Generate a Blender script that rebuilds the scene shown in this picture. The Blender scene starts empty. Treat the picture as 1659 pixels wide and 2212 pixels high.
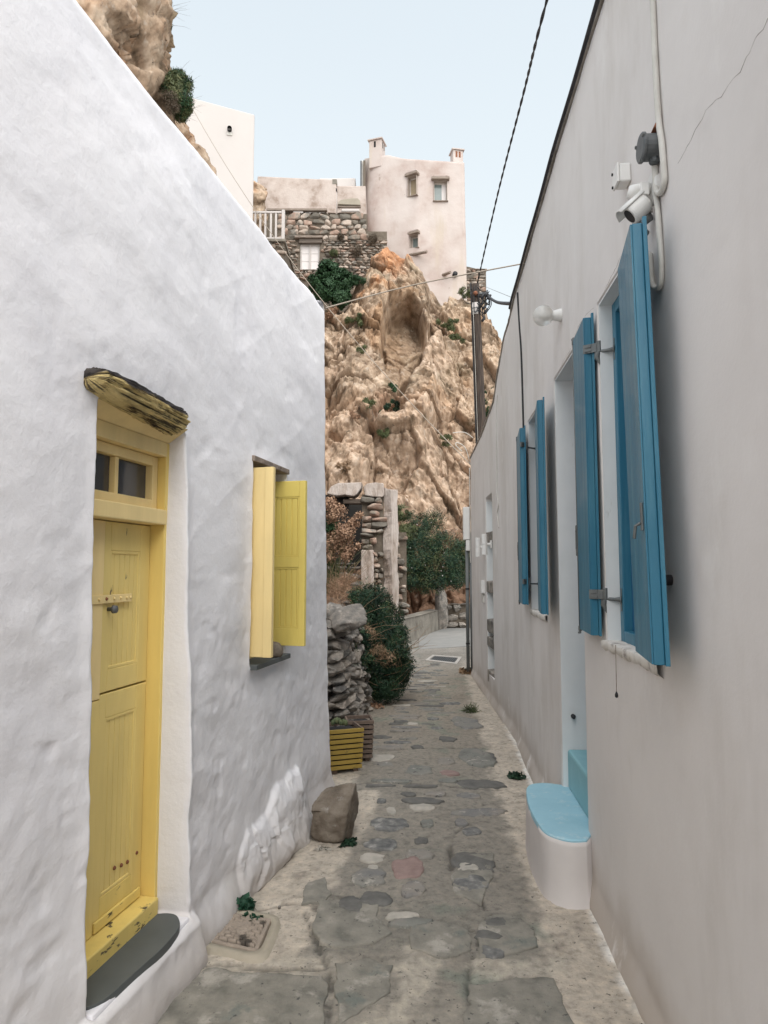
import bpy, math, random
import numpy as np
from mathutils import Vector, Matrix
random.seed(7); RNG = np.random.default_rng(7)
sc = bpy.context.scene
R = math.radians

# ------------------------------------------------------------------ camera
PITCH = R(4.8); EYE = 1.65; FL = 1475.0
cam_d = bpy.data.cameras.new("camera"); cam = bpy.data.objects.new("camera", cam_d)
sc.collection.objects.link(cam); sc.camera = cam
cam.location = (0, 0, EYE); cam.rotation_euler = (R(90) + PITCH, 0, 0)
cam_d.sensor_fit = 'VERTICAL'; cam_d.sensor_height = 36.0; cam_d.lens = FL / 2212 * 36.0
cam_d.clip_start = 0.05; cam_d.clip_end = 2000

# ------------------------------------------------------------------ sky and sun
SUN_EL, SUN_AZ = 50.0, 160.0          # azimuth clockwise from +Y (the way the lane runs)
world = bpy.data.worlds.new("World"); sc.world = world; world.use_nodes = True
wn = world.node_tree; wn.nodes.clear()
wo = wn.nodes.new("ShaderNodeOutputWorld"); bg = wn.nodes.new("ShaderNodeBackground")
sky = wn.nodes.new("ShaderNodeTexSky"); sky.sky_type = 'NISHITA'; sky.sun_disc = False
sky.sun_elevation = R(SUN_EL); sky.sun_rotation = R(SUN_AZ)
sky.air_density = 1.0; sky.dust_density = 1.5; sky.ozone_density = 1.0; sky.altitude = 50
hsv = wn.nodes.new("ShaderNodeHueSaturation"); hsv.inputs['Saturation'].default_value = 0.42
hsv.inputs['Value'].default_value = 1.0
mulc = wn.nodes.new("ShaderNodeMix"); mulc.data_type = 'RGBA'; mulc.blend_type = 'MULTIPLY'; mulc.inputs[0].default_value = 1.0
mulc.inputs[7].default_value = (0.95, 1.0, 0.97, 1)
wn.links.new(sky.outputs[0], hsv.inputs['Color']); wn.links.new(hsv.outputs[0], mulc.inputs[6])
haze_mix = wn.nodes.new("ShaderNodeMix"); haze_mix.data_type = 'RGBA'; haze_mix.inputs[0].default_value = 0.62   # thin bright haze evens the evening sky out
haze_mix.inputs[7].default_value = (1.60, 1.69, 1.66, 1); wn.links.new(mulc.outputs[2], haze_mix.inputs[6])
tcw = wn.nodes.new("ShaderNodeTexCoord"); spw = wn.nodes.new("ShaderNodeSeparateXYZ"); mrw = wn.nodes.new("ShaderNodeMapRange")
wn.links.new(tcw.outputs['Generated'], spw.inputs[0]); wn.links.new(spw.outputs['Z'], mrw.inputs['Value'])
mrw.inputs['From Min'].default_value = 0.15; mrw.inputs['From Max'].default_value = 0.8; mrw.inputs['To Min'].default_value = 0.92; mrw.inputs['To Max'].default_value = 0.45   # more haze low down
wn.links.new(mrw.outputs[0], haze_mix.inputs[0]); wn.links.new(haze_mix.outputs[2], bg.inputs[0]); bg.inputs[1].default_value = 0.135
wn.links.new(bg.outputs[0], wo.inputs[0])
sun_d = bpy.data.lights.new("sun", 'SUN'); sun = bpy.data.objects.new("sun", sun_d); sc.collection.objects.link(sun)
sun_d.energy = 0.95; sun_d.angle = R(75); sun_d.color = (1.0, 0.93, 0.87)
d = Vector((math.sin(R(SUN_AZ)) * math.cos(R(SUN_EL)), math.cos(R(SUN_AZ)) * math.cos(R(SUN_EL)), math.sin(R(SUN_EL))))
sun.rotation_euler = d.to_track_quat('Z', 'Y').to_euler()
sc.view_settings.view_transform = 'Standard'; sc.view_settings.look = 'None'
sc.view_settings.gamma = 1.0; sc.view_settings.use_curve_mapping = False
sc.view_settings.exposure = 1.80
sc.cycles.use_denoising = True
sc.cycles.max_bounces = 8; sc.cycles.diffuse_bounces = 5

# ------------------------------------------------------------------ numeric noise
def _hash(ix, iy, iz, seed):
    h = (ix.astype(np.int64) * 73856093) ^ (iy.astype(np.int64) * 19349663) ^ (iz.astype(np.int64) * 83492791) ^ (seed * 2654435761)
    h &= 0xffffffff
    h = ((h ^ (h >> 16)) * 0x45d9f3b) & 0xffffffff
    h = ((h ^ (h >> 16)) * 0x45d9f3b) & 0xffffffff
    h ^= h >> 16
    return (h & 0xffffff) / float(0xffffff)
def vnoise(x, y, z=0.0, seed=0):
    x, y, z = np.broadcast_arrays(np.asarray(x, float), np.asarray(y, float), np.asarray(z, float))
    xi, yi, zi = np.floor(x), np.floor(y), np.floor(z)
    fx, fy, fz = x - xi, y - yi, z - zi
    u, v, w = [t * t * t * (t * (t * 6 - 15) + 10) for t in (fx, fy, fz)]
    r = 0
    for a in (0, 1):
        for b in (0, 1):
            for c in (0, 1):
                wt = (u if a else 1 - u) * (v if b else 1 - v) * (w if c else 1 - w)
                r = r + wt * _hash(xi + a, yi + b, zi + c, seed)
    return r * 2 - 1
def fbm(x, y, z=0.0, o=4, seed=0, gain=0.5, ridge=False):
    s = 0; a = 1.0; n = 0; f = 1.0
    for i in range(o):
        v = vnoise(x * f + 13.7 * i, y * f - 7.1 * i, np.asarray(z) * f + 3.3 * i, seed + i)
        if ridge: v = 1 - 2 * np.abs(v)
        s = s + a * v; n += a; a *= gain; f *= 2.03
    return s / n
def worley(x, y, z, seed=0):
    """F1, F2 and the random number of the nearest cell"""
    xi, yi, zi = np.floor(x), np.floor(y), np.floor(z)
    f1 = np.full(x.shape, 9.0); f2 = f1.copy(); cid = np.zeros(x.shape)
    for a in (-1, 0, 1):
        for b in (-1, 0, 1):
            for c in (-1, 0, 1):
                X, Y, Z = xi + a, yi + b, zi + c
                px = X + _hash(X, Y, Z, seed); py = Y + _hash(X, Y, Z, seed + 1); pz = Z + _hash(X, Y, Z, seed + 2)
                dd = np.sqrt((px - x) ** 2 + (py - y) ** 2 + (pz - z) ** 2)
                near = dd < f1
                f2 = np.where(near, f1, np.minimum(f2, dd)); cid = np.where(near, _hash(X, Y, Z, seed + 3), cid); f1 = np.where(near, dd, f1)
    return f1, f2, cid
def facets(x, y, z, seed=0, amp=1.0):
    """every cell gets a plane of its own tilt: broken-rock faces with sharp arrises"""
    xi, yi, zi = np.floor(x), np.floor(y), np.floor(z)
    f1 = np.full(x.shape, 9.0); f2 = f1.copy(); h = np.zeros(x.shape)
    for a in (-1, 0, 1):
        for b in (-1, 0, 1):
            for c in (-1, 0, 1):
                X, Y, Z = xi + a, yi + b, zi + c
                dx = x - X - _hash(X, Y, Z, seed); dy = y - Y - _hash(X, Y, Z, seed + 1); dz = z - Z - _hash(X, Y, Z, seed + 2)
                dd = np.sqrt(dx * dx + dy * dy + dz * dz); near = dd < f1
                hh = (_hash(X, Y, Z, seed + 3) - .5) + dx * (_hash(X, Y, Z, seed + 4) - .5) * 2.2 + dz * (_hash(X, Y, Z, seed + 5) - .5) * 2.2
                f2 = np.where(near, f1, np.minimum(f2, dd)); h = np.where(near, hh, h); f1 = np.where(near, dd, f1)
    return h * amp, f2 - f1
def sstep(a, b, x):
    t = np.clip((np.asarray(x, float) - a) / (b - a), 0, 1); return t * t * (3 - 2 * t)
def poly_sdf(px, py, poly):
    """signed distance, negative inside"""
    px = np.asarray(px, float); py = np.asarray(py, float)
    dmin = np.full(px.shape, 1e9); inside = np.zeros(px.shape, bool); n = len(poly)
    for i in range(n):
        x0, y0 = poly[i]; x1, y1 = poly[(i + 1) % n]
        ex, ey = x1 - x0, y1 - y0
        t = np.clip(((px - x0) * ex + (py - y0) * ey) / (ex * ex + ey * ey + 1e-12), 0, 1)
        dmin = np.minimum(dmin, np.hypot(px - x0 - t * ex, py - y0 - t * ey))
        c = ((y0 > py) != (y1 > py)) & (px < (x1 - x0) * (py - y0) / ((y1 - y0) if abs(y1 - y0) > 1e-12 else 1e-12) + x0)
        inside ^= c
    return np.where(inside, -dmin, dmin)
def line_dist(px, py, pts):
    dmin = np.full(np.shape(px), 1e9)
    for (x0, y0), (x1, y1) in zip(pts[:-1], pts[1:]):
        ex, ey = x1 - x0, y1 - y0
        t = np.clip(((px - x0) * ex + (py - y0) * ey) / (ex * ex + ey * ey + 1e-12), 0, 1)
        dmin = np.minimum(dmin, np.hypot(px - x0 - t * ex, py - y0 - t * ey))
    return dmin
def rect_sdf(s, z, s0, s1, z0, z1, r=0.0):
    cx, cy = (s0 + s1) / 2, (z0 + z1) / 2
    qx = np.abs(s - cx) - (s1 - s0) / 2 + r; qy = np.abs(z - cy) - (z1 - z0) / 2 + r
    return np.hypot(np.maximum(qx, 0), np.maximum(qy, 0)) + np.minimum(np.maximum(qx, qy), 0) - r

# ------------------------------------------------------------------ measuring: sight lines from the eye point, used only to size things
CP, SP = math.cos(PITCH), math.sin(PITCH)
def ray(x, y):
    a = (x - 829.5) / FL; b = (1106 - y) / FL
    return a, CP - b * SP, SP + b * CP
def at(x, y, Y):
    a, f, u = ray(x, y); t = Y / f; return Vector((a * t, Y, EYE + u * t))
def gp(x, y, z=0.0):
    a, f, u = ray(x, y); t = (z - EYE) / u; return Vector((a * t, f * t, z))
class Frame:
    """a wall line in plan: s runs along it, n points off it"""
    def __init__(self, o, t, n):
        self.o = Vector(o); self.t = Vector(t).normalized(); self.n = Vector(n).normalized()
    def w(self, s, n, z):
        return (self.o.x + self.t.x * s + self.n.x * n, self.o.y + self.t.y * s + self.n.y * n, z)
    def hit(self, x, y, n=0.0):
        a, f, u = ray(x, y)
        ox = self.o.x + self.n.x * n; oy = self.o.y + self.n.y * n
        t = (ox * self.n.x + oy * self.n.y) / (a * self.n.x + f * self.n.y)
        X, Y = a * t, f * t
        return ((X - self.o.x) * self.t.x + (Y - self.o.y) * self.t.y, EYE + u * t)
LF = Frame((-1.50, 0), (0.21, 1), (1, -0.21))
RF = Frame((0.79, 0), (0.075, 1), (-1, 0.075))
WF = Frame((0, 0), (1, 0), (0, -1))
def wf(Y): return Frame((0, Y), (1, 0), (0, -1))

# ------------------------------------------------------------------ objects
COL = sc.collection
def tag(o, label=None, cat=None, group=None, kind=None):
    if label: o['label'] = label
    if cat: o['category'] = cat
    if group: o['group'] = group
    if kind: o['kind'] = kind
    return o
def thing(name, loc, label, cat, group=None):
    o = bpy.data.objects.new(name, None); COL.objects.link(o); o.location = loc; o.empty_display_size = 0.1
    return tag(o, label, cat, group)
def origin_of(p):
    v = Vector((0, 0, 0))
    while p is not None: v += p.location; p = p.parent
    return v
def link(name, me, mat, parent=None, loc=None):
    o = bpy.data.objects.new(name, me); COL.objects.link(o)
    if mat is not None and not me.materials: me.materials.append(mat)
    if parent is not None: o.parent = parent
    if loc is not None: o.location = Vector(loc) - origin_of(parent)
    return o
def raw(name, V, Fc, mat, parent=None, smooth=False, loc=None, bevel=0.0):
    """mesh from world coordinates; loc = where its own origin lies"""
    V = np.asarray(V, float).reshape(-1, 3)
    if loc is None:
        if parent is not None: L = origin_of(parent)
        else: L = Vector(((V[:, 0].min() + V[:, 0].max()) / 2, (V[:, 1].min() + V[:, 1].max()) / 2, V[:, 2].min()))
    else: L = Vector(loc)
    me = bpy.data.meshes.new(name)
    me.from_pydata((V - np.array(L)).tolist(), [], Fc if isinstance(Fc, list) else Fc.tolist())
    if smooth: me.polygons.foreach_set("use_smooth", [True] * len(me.polygons))
    me.update()
    o = link(name, me, mat, parent, L)
    if bevel:
        b = o.modifiers.new("bevel", 'BEVEL'); b.width = bevel; b.segments = 2; b.limit_method = 'ANGLE'; b.angle_limit = R(40)
    return o
def grid_mesh(name, P, mat, parent=None, smooth=True, keep=None, flip=False, attr=None):
    """P is an (n, m, 3) array of world points"""
    n, m = P.shape[:2]
    idx = np.arange(n * m).reshape(n, m)
    a, b, c, d_ = idx[:-1, :-1], idx[1:, :-1], idx[1:, 1:], idx[:-1, 1:]
    Q = np.stack([a, b, c, d_], -1).reshape(-1, 4)
    if flip: Q = Q[:, ::-1]
    if keep is not None: Q = Q[keep.reshape(-1)]
    V = P.reshape(-1, 3)
    L = origin_of(parent) if parent is not None else Vector((0, 0, 0))
    me = bpy.data.meshes.new(name)
    me.vertices.add(len(V)); me.vertices.foreach_set("co", (V - np.array(L)).astype(np.float32).ravel())
    me.loops.add(Q.size); me.loops.foreach_set("vertex_index", Q.astype(np.int32).ravel())
    me.polygons.add(len(Q)); me.polygons.foreach_set("loop_start", np.arange(0, Q.size, 4, dtype=np.int32))
    me.polygons.foreach_set("loop_total", np.full(len(Q), 4, np.int32))
    me.update(calc_edges=True); me.validate()
    if smooth: me.polygons.foreach_set("use_smooth", np.ones(len(me.polygons), bool))
    if attr is not None:
        at_ = me.color_attributes.new("Col", 'FLOAT_COLOR', 'POINT')
        c4 = np.ones((len(V), 4), np.float32); c4[:, :3] = attr.reshape(-1, 3); at_.data.foreach_set("color", c4.ravel())
    return link(name, me, mat, parent, L)
class MB:
    def __init__(self): self.v = []; self.f = []
    def add(self, V, F_):
        o = len(self.v); self.v += [tuple(p) for p in V]; self.f += [[i + o for i in q] for q in F_]; return self
    def box(self, fr, s0, s1, n0, n1, z0, z1):
        if s0 > s1: s0, s1 = s1, s0
        if n0 > n1: n0, n1 = n1, n0
        if z0 > z1: z0, z1 = z1, z0
        P = [fr.w(s, n, z) for z in (z0, z1) for (s, n) in ((s0, n0), (s1, n0), (s1, n1), (s0, n1))]
        return self.add(P, [[0, 3, 2, 1], [4, 5, 6, 7], [0, 1, 5, 4], [1, 2, 6, 5], [2, 3, 7, 6], [3, 0, 4, 7]])
    def hexa(self, P):
        return self.add(P, [[0, 3, 2, 1], [4, 5, 6, 7], [0, 1, 5, 4], [1, 2, 6, 5], [2, 3, 7, 6], [3, 0, 4, 7]])
    def prism(self, poly, z0, z1):
        n = len(poly)
        return self.add([(p[0], p[1], z0) for p in poly] + [(p[0], p[1], z1) for p in poly],
                        [list(range(n))[::-1], list(range(n, 2 * n))] + [[i, (i + 1) % n, n + (i + 1) % n, n + i] for i in range(n)])
    def tube(self, pts, r, k=8, cap=True):
        pts = [Vector(p) for p in pts]; rr = r if isinstance(r, (list, tuple)) else [r] * len(pts)
        V = []; F_ = []; up = None
        for i, p in enumerate(pts):
            t = (pts[min(i + 1, len(pts) - 1)] - pts[max(i - 1, 0)]).normalized()
            if up is None: up = Vector((0, 0, 1)) if abs(t.z) < 0.9 else Vector((1, 0, 0))
            a = t.cross(up).normalized(); b = a.cross(t).normalized(); up = b
            for j in range(k):
                g = 2 * math.pi * j / k; V.append(p + (a * math.cos(g) + b * math.sin(g)) * rr[i])
        for i in range(len(pts) - 1):
            for j in range(k):
                F_.append([i * k + j, i * k + (j + 1) % k, (i + 1) * k + (j + 1) % k, (i + 1) * k + j])
        if cap: F_.append(list(range(k))[::-1]); F_.append([(len(pts) - 1) * k + j for j in range(k)])
        return self.add(V, F_)
    def build(self, name, mat, parent=None, smooth=False, bevel=0.0, loc=None):
        return raw(name, self.v, self.f, mat, parent, smooth, loc, bevel)
def spline(pts, n=8):
    pts = [Vector(p) for p in pts]; out = []
    for i in range(len(pts) - 1):
        p0 = pts[max(i - 1, 0)]; p1 = pts[i]; p2 = pts[i + 1]; p3 = pts[min(i + 2, len(pts) - 1)]
        for k in range(n):
            t = k / n
            out.append(0.5 * ((2 * p1) + (p2 - p0) * t + (2 * p0 - 5 * p1 + 4 * p2 - p3) * t * t + (-p0 + 3 * p1 - 3 * p2 + p3) * t ** 3))
    out.append(pts[-1]); return out

# ------------------------------------------------------------------ materials
def M(name, cols, scale=4.0, detail=6, rough=0.85, bump=0.3, bscale=30.0, bdist=0.01, stretch=(1, 1, 1), rnd=0.0,
      pos=None, metal=0.0, spots=None, trans=0.0, attr=None, spec=0.4, cracks=None, coat=0.0):
    m = bpy.data.materials.new(name); m.use_nodes = True; nt = m.node_tree; N = nt.nodes; L = nt.links
    b = N["Principled BSDF"]
    geo = N.new("ShaderNodeNewGeometry"); mp = N.new("ShaderNodeMapping"); mp.inputs['Scale'].default_value = stretch
    L.new(geo.outputs['Position'], mp.inputs['Vector'])
    nz = N.new("ShaderNodeTexNoise"); nz.inputs['Scale'].default_value = scale; nz.inputs['Detail'].default_value = detail; nz.inputs['Roughness'].default_value = 0.6
    L.new(mp.outputs[0], nz.inputs['Vector'])
    rp = N.new("ShaderNodeValToRGB"); cr = rp.color_ramp
    n = len(cols); ps = pos or [0.3 + 0.4 * i / max(n - 1, 1) for i in range(n)]
    while len(cr.elements) < n: cr.elements.new(0.5)
    for i, (p, c) in enumerate(zip(ps, cols)): cr.elements[i].position = p; cr.elements[i].color = (*c, 1)
    fac = nz.outputs['Fac']
    if rnd:
        oi = N.new("ShaderNodeObjectInfo"); mx = N.new("ShaderNodeMath"); mx.operation = 'MULTIPLY_ADD'
        L.new(oi.outputs['Random'], mx.inputs[0]); mx.inputs[1].default_value = rnd; 
        sb = N.new("ShaderNodeMath"); sb.operation = 'SUBTRACT'; L.new(fac, sb.inputs[0]); sb.inputs[1].default_value = rnd / 2
        L.new(sb.outputs[0], mx.inputs[2]); fac = mx.outputs[0]
    L.new(fac, rp.inputs['Fac']); col = rp.outputs['Color']
    if attr:
        vc = N.new("ShaderNodeVertexColor"); vc.layer_name = "Col"
        mm = N.new("ShaderNodeMix"); mm.data_type = 'RGBA'; mm.blend_type = 'MULTIPLY'; mm.inputs[0].default_value = 1
        L.new(vc.outputs['Color'], mm.inputs[6]); L.new(col, mm.inputs[7]); col = mm.outputs[2]
    for sp in (spots or []):
        c, sscale, lo, hi, sst = sp
        m2 = N.new("ShaderNodeMapping"); m2.inputs['Scale'].default_value = sst; L.new(geo.outputs['Position'], m2.inputs['Vector'])
        m2.inputs['Location'].default_value = (sscale, lo * 31, hi * 17)
        n2 = N.new("ShaderNodeTexNoise"); n2.inputs['Scale'].default_value = sscale; n2.inputs['Detail'].default_value = 5; n2.inputs['Roughness'].default_value = 0.65
        L.new(m2.outputs[0], n2.inputs['Vector'])
        mr = N.new("ShaderNodeMapRange"); mr.inputs['From Min'].default_value = lo; mr.inputs['From Max'].default_value = hi
        L.new(n2.outputs['Fac'], mr.inputs['Value'])
        mm = N.new("ShaderNodeMix"); mm.data_type = 'RGBA'; L.new(mr.outputs[0], mm.inputs[0]); L.new(col, mm.inputs[6]); mm.inputs[7].default_value = (*c, 1); col = mm.outputs[2]
    L.new(col, b.inputs['Base Color'])
    b.inputs['Roughness'].default_value = rough; b.inputs['Metallic'].default_value = metal
    b.inputs['Specular IOR Level'].default_value = spec
    if trans: b.inputs['Transmission Weight'].default_value = trans
    if coat: b.inputs['Coat Weight'].default_value = coat
    if bump:
        nb = N.new("ShaderNodeTexNoise"); nb.inputs['Scale'].default_value = bscale; nb.inputs['Detail'].default_value = 8; nb.inputs['Roughness'].default_value = 0.65
        L.new(mp.outputs[0], nb.inputs['Vector'])
        bp = N.new("ShaderNodeBump"); bp.inputs['Strength'].default_value = bump; bp.inputs['Distance'].default_value = bdist
        h = nb.outputs['Fac']
        if cracks:
            vo = N.new("ShaderNodeTexVoronoi"); vo.feature = 'DISTANCE_TO_EDGE'; vo.inputs['Scale'].default_value = cracks
            ad0 = N.new("ShaderNodeVectorMath"); ad0.operation = 'ADD'; sc_ = N.new("ShaderNodeVectorMath"); sc_.operation = 'SCALE'; sc_.inputs[3].default_value = 0.5 / cracks * 2
            L.new(nb.outputs['Color'], sc_.inputs[0]); L.new(sc_.outputs[0], ad0.inputs[0]); L.new(mp.outputs[0], ad0.inputs[1]); L.new(ad0.outputs[0], vo.inputs['Vector'])
            mr = N.new("ShaderNodeMapRange"); mr.inputs['From Max'].default_value = 0.06; L.new(vo.outputs['Distance'], mr.inputs['Value'])
            ad = N.new("ShaderNodeMath"); ad.operation = 'ADD'; L.new(mr.outputs[0], ad.inputs[0]); L.new(h, ad.inputs[1]); h = ad.outputs[0]
        L.new(h, bp.inputs['Height']); L.new(bp.outputs[0], b.inputs['Normal'])
    return m
one = (1, 1, 1)
WHITE_L = M("whitewash", [(0.74, 0.73, 0.76), (0.79, 0.78, 0.805), (0.82, 0.81, 0.83)], 1.6, bump=0.35, bscale=26, bdist=0.010, rough=0.8, attr=True,
            spots=[((0.62, 0.62, 0.65), 3.5, 0.62, 0.85, (1, 1, 0.5)), ((0.45, 0.45, 0.45), 60, 0.74, 0.80, one)])
BEIGE_R = M("beige_plaster", [(0.64, 0.605, 0.585), (0.69, 0.655, 0.635), (0.72, 0.685, 0.665)], 1.1, bump=0.22, bscale=60, bdist=0.004, rough=0.8, attr=True,
            spots=[((0.55, 0.51, 0.475), 1.4, 0.50, 0.75, (1, 1, 0.35)), ((0.72, 0.69, 0.67), 3.5, 0.58, 0.70, (1, 1, 0.6)), ((0.30, 0.27, 0.25), 45, 0.74, 0.80, one)])
WHITE_JAMB = M("jamb_white", [(0.66, 0.68, 0.68), (0.74, 0.75, 0.75)], 3, bump=0.2, bscale=50, bdist=0.004,
               spots=[((0.36, 0.35, 0.31), 9, 0.66, 0.8, (1, 1, 0.4))])
def paint(name, base, chip=(0.10, 0.08, 0.05), lo=0.66, hi=0.70, st=(1, 1, 0.25), rough=0.55, sscale=18, coat=0.0):
    d_ = tuple(c * 0.86 for c in base)
    return M(name, [d_, base], 5, bump=0.25, bscale=35, bdist=0.003, stretch=(2, 2, 0.35), rough=rough, spots=[(chip, sscale, lo, hi, st)], coat=coat)
YEL_DOOR = paint("yellow_door_paint", (0.79, 0.62, 0.23), lo=0.69, hi=0.72)
YEL_WORN = paint("yellow_worn_paint", (0.80, 0.62, 0.20), lo=0.60, hi=0.64, st=(0.6, 0.6, 2.2))
YEL_FRAME = paint("yellow_frame_paint", (0.85, 0.64, 0.21), lo=0.70, hi=0.74)
YEL_CREAM = paint("cream_yellow_paint", (0.86, 0.67, 0.32), lo=0.74, hi=0.76)
YEL_OLIVE = paint("olive_yellow_paint", (0.82, 0.66, 0.18), lo=0.75, hi=0.78)
LOGM = M("weathered_painted_log", [(0.15, 0.12, 0.09), (0.75, 0.72, 0.70), (1, 1, 1), (1.1, 1.1, 1.15)], 14, pos=[0.34, 0.42, 0.5, 0.66],
         stretch=(1, 0.3, 3), bump=0.9, bscale=16, bdist=0.02, attr=True)
GREY_SLAB = M("grey_painted_slab", [(0.075, 0.085, 0.085), (0.10, 0.11, 0.11)], 4, bump=0.1, bscale=80, bdist=0.002, rough=0.6)
BLUE = paint("blue_shutter_paint", (0.032, 0.17, 0.265), chip=(0.085, 0.235, 0.31), lo=0.48, hi=0.80, st=(2.5, 2.5, 0.16), sscale=7, rough=0.45, coat=0.1)
BLUE_D = paint("deep_blue_frame_paint", (0.015, 0.12, 0.26), chip=(0.02, 0.1, 0.2), lo=0.9, hi=0.95, rough=0.4)
STEP_B = M("light_blue_step_paint", [(0.28, 0.50, 0.60), (0.33, 0.56, 0.66)], 7, bump=0.25, bscale=40, bdist=0.004, rough=0.6, spots=[((0.48, 0.62, 0.67), 13, 0.56, 0.72, one), ((0.30, 0.36, 0.38), 30, 0.68, 0.74, one)])
STEP_T = M("teal_step_paint", [(0.20, 0.42, 0.48), (0.26, 0.49, 0.54)], 6, bump=0.2, bscale=40, bdist=0.004, rough=0.55)
METAL = M("grey_metal", [(0.12, 0.13, 0.13), (0.18, 0.19, 0.19)], 20, rough=0.45, metal=0.5, bump=0.1, bscale=60, bdist=0.001)
METAL_D = M("dark_metal_box", [(0.09, 0.10, 0.105), (0.15, 0.155, 0.16)], 14, rough=0.55, metal=0.3, bump=0.2, bscale=60, bdist=0.002)
RUST = M("rust", [(0.16, 0.06, 0.03), (0.28, 0.12, 0.07)], 30, rough=0.9)
PLASTIC = M("white_plastic", [(0.70, 0.69, 0.67), (0.76, 0.75, 0.73)], 10, rough=0.45, bump=0.05, spots=[((0.5, 0.44, 0.38), 20, 0.66, 0.8, one)])
CABLE_W = M("painted_cable", [(0.50, 0.48, 0.44), (0.62, 0.60, 0.56)], 12, rough=0.6, bump=0.2, bscale=60, bdist=0.003)
BLACK = M("black_rubber", [(0.012, 0.012, 0.014), (0.025, 0.025, 0.028)], 10, rough=0.6, bump=0)
DARK = M("opening_shade", [(0.012, 0.011, 0.01), (0.02, 0.018, 0.016)], 3, bump=0)  # near-black colour standing in for the shade inside openings
GLASS_D = M("dark_window_glass", [(0.05, 0.048, 0.045), (0.08, 0.075, 0.07)], 2, rough=0.12, bump=0, spec=0.6)
GLASS_P = M("pale_window_glass", [(0.16, 0.20, 0.20), (0.20, 0.245, 0.24)], 2, rough=0.15, bump=0, spec=0.6)
GREYPIPE = M("grey_pipe", [(0.10, 0.11, 0.11), (0.17, 0.18, 0.18)], 8, rough=0.5, bump=0.1, stretch=(1, 1, 0.2))
POLEW = M("pole_wood", [(0.018, 0.014, 0.012), (0.045, 0.032, 0.025), (0.085, 0.062, 0.048)], 12, stretch=(3, 3, 0.25), bump=0.6, bscale=16, bdist=0.01)
OLDWOOD = M("old_grey_wood", [(0.13, 0.10, 0.085), (0.25, 0.20, 0.165), (0.33, 0.28, 0.24)], 8, stretch=(0.4, 2, 4), bump=0.6, bscale=14, bdist=0.02)
SLATEYEL = paint("yellow_slat_paint", (0.36, 0.25, 0.055), lo=0.6, hi=0.72, st=(1, 1, 1))
SLATBRN = M("brown_slat_wood", [(0.12, 0.085, 0.065), (0.20, 0.15, 0.12)], 10, stretch=(2, 2, 4), bump=0.4, bscale=25, bdist=0.004)
STONE_WARM = M("warm_rubble_stone", [(0.14, 0.125, 0.105), (0.22, 0.185, 0.15), (0.34, 0.225, 0.175), (0.37, 0.29, 0.235), (0.18, 0.17, 0.15), (0.46, 0.38, 0.32)],
               2.2, pos=[0.22, 0.34, 0.44, 0.55, 0.66, 0.80], rnd=0.75, bump=0.6, bscale=7, bdist=0.05)
STONE_GREY = M("grey_dry_stone", [(0.085, 0.08, 0.075), (0.16, 0.15, 0.135), (0.24, 0.215, 0.19), (0.34, 0.30, 0.26)], 9, rnd=0.35, bump=0.8, bscale=22, bdist=0.02,
               spots=[((0.42, 0.38, 0.34), 14, 0.56, 0.72, one), ((0.05, 0.048, 0.045), 8, 0.6, 0.75, one)])
MORTAR = M("earth_mortar", [(0.10, 0.08, 0.06), (0.17, 0.14, 0.11)], 6, bump=0.8, bscale=14, bdist=0.03)
BOULDER = M("brown_boulder_stone", [(0.085, 0.068, 0.05), (0.165, 0.135, 0.105), (0.25, 0.215, 0.175)], 7, bump=0.8, bscale=24, bdist=0.02,
            spots=[((0.34, 0.32, 0.29), 11, 0.60, 0.75, one)])
CLIFF = M("cliff_rock", [(0.142, 0.100, 0.063), (0.279, 0.198, 0.134), (0.393, 0.290, 0.207), (0.511, 0.405, 0.309)], 2.4, pos=[0.32, 0.43, 0.54, 0.66], bump=0.6, bscale=16, bdist=0.035,
          detail=12, stretch=(1.2, 1, 0.8), attr=True,
          spots=[((0.12, 0.075, 0.05), 2.3, 0.58, 0.74, (1, 1, 0.7)), ((0.42, 0.35, 0.29), 4.6, 0.58, 0.74, one), ((0.10, 0.092, 0.065), 1.3, 0.60, 0.78, (1.3, 1, 0.6)), ((0.05, 0.038, 0.03), 9, 0.62, 0.74, (1.5, 1, 0.8))])
TOWERW = M("pink_white_limewash", [(0.385, 0.297, 0.264), (0.487, 0.416, 0.385), (0.535, 0.475, 0.446)], 0.55, detail=8, pos=[0.32, 0.47, 0.62], bump=0.3, bscale=4, bdist=0.04,
           spots=[((0.44, 0.355, 0.315), 0.9, 0.60, 0.74, (1, 1, 0.6)), ((0.48, 0.41, 0.335), 0.6, 0.55, 0.75, (1.6, 1, 0.25)), ((0.30, 0.24, 0.20), 2.2, 0.66, 0.72, one)])
STUCCO2 = M("flaking_stucco", [(0.29, 0.225, 0.185), (0.44, 0.365, 0.325), (0.51, 0.44, 0.40)], 1.2, detail=9, pos=[0.34, 0.45, 0.6], bump=0.5, bscale=6, bdist=0.04)
WHITEFAR = M("white_house_wall", [(0.52, 0.485, 0.465), (0.56, 0.52, 0.50)], 0.6, bump=0.15, bscale=5, bdist=0.03)
RUINPL = M("cracked_pillar_plaster", [(0.22, 0.175, 0.14), (0.40, 0.33, 0.285), (0.50, 0.435, 0.395)], 5, detail=9, pos=[0.36, 0.46, 0.58], stretch=(1, 1, 0.3), bump=1.0, bscale=14, bdist=0.06,
           spots=[((0.16, 0.12, 0.09), 9, 0.64, 0.72, (2.5, 2.5, 0.35))])
CONC = M("old_concrete", [(0.13, 0.115, 0.095), (0.22, 0.20, 0.17), (0.29, 0.26, 0.22)], 3, detail=8, bump=0.7, bscale=10, bdist=0.03)
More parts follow.
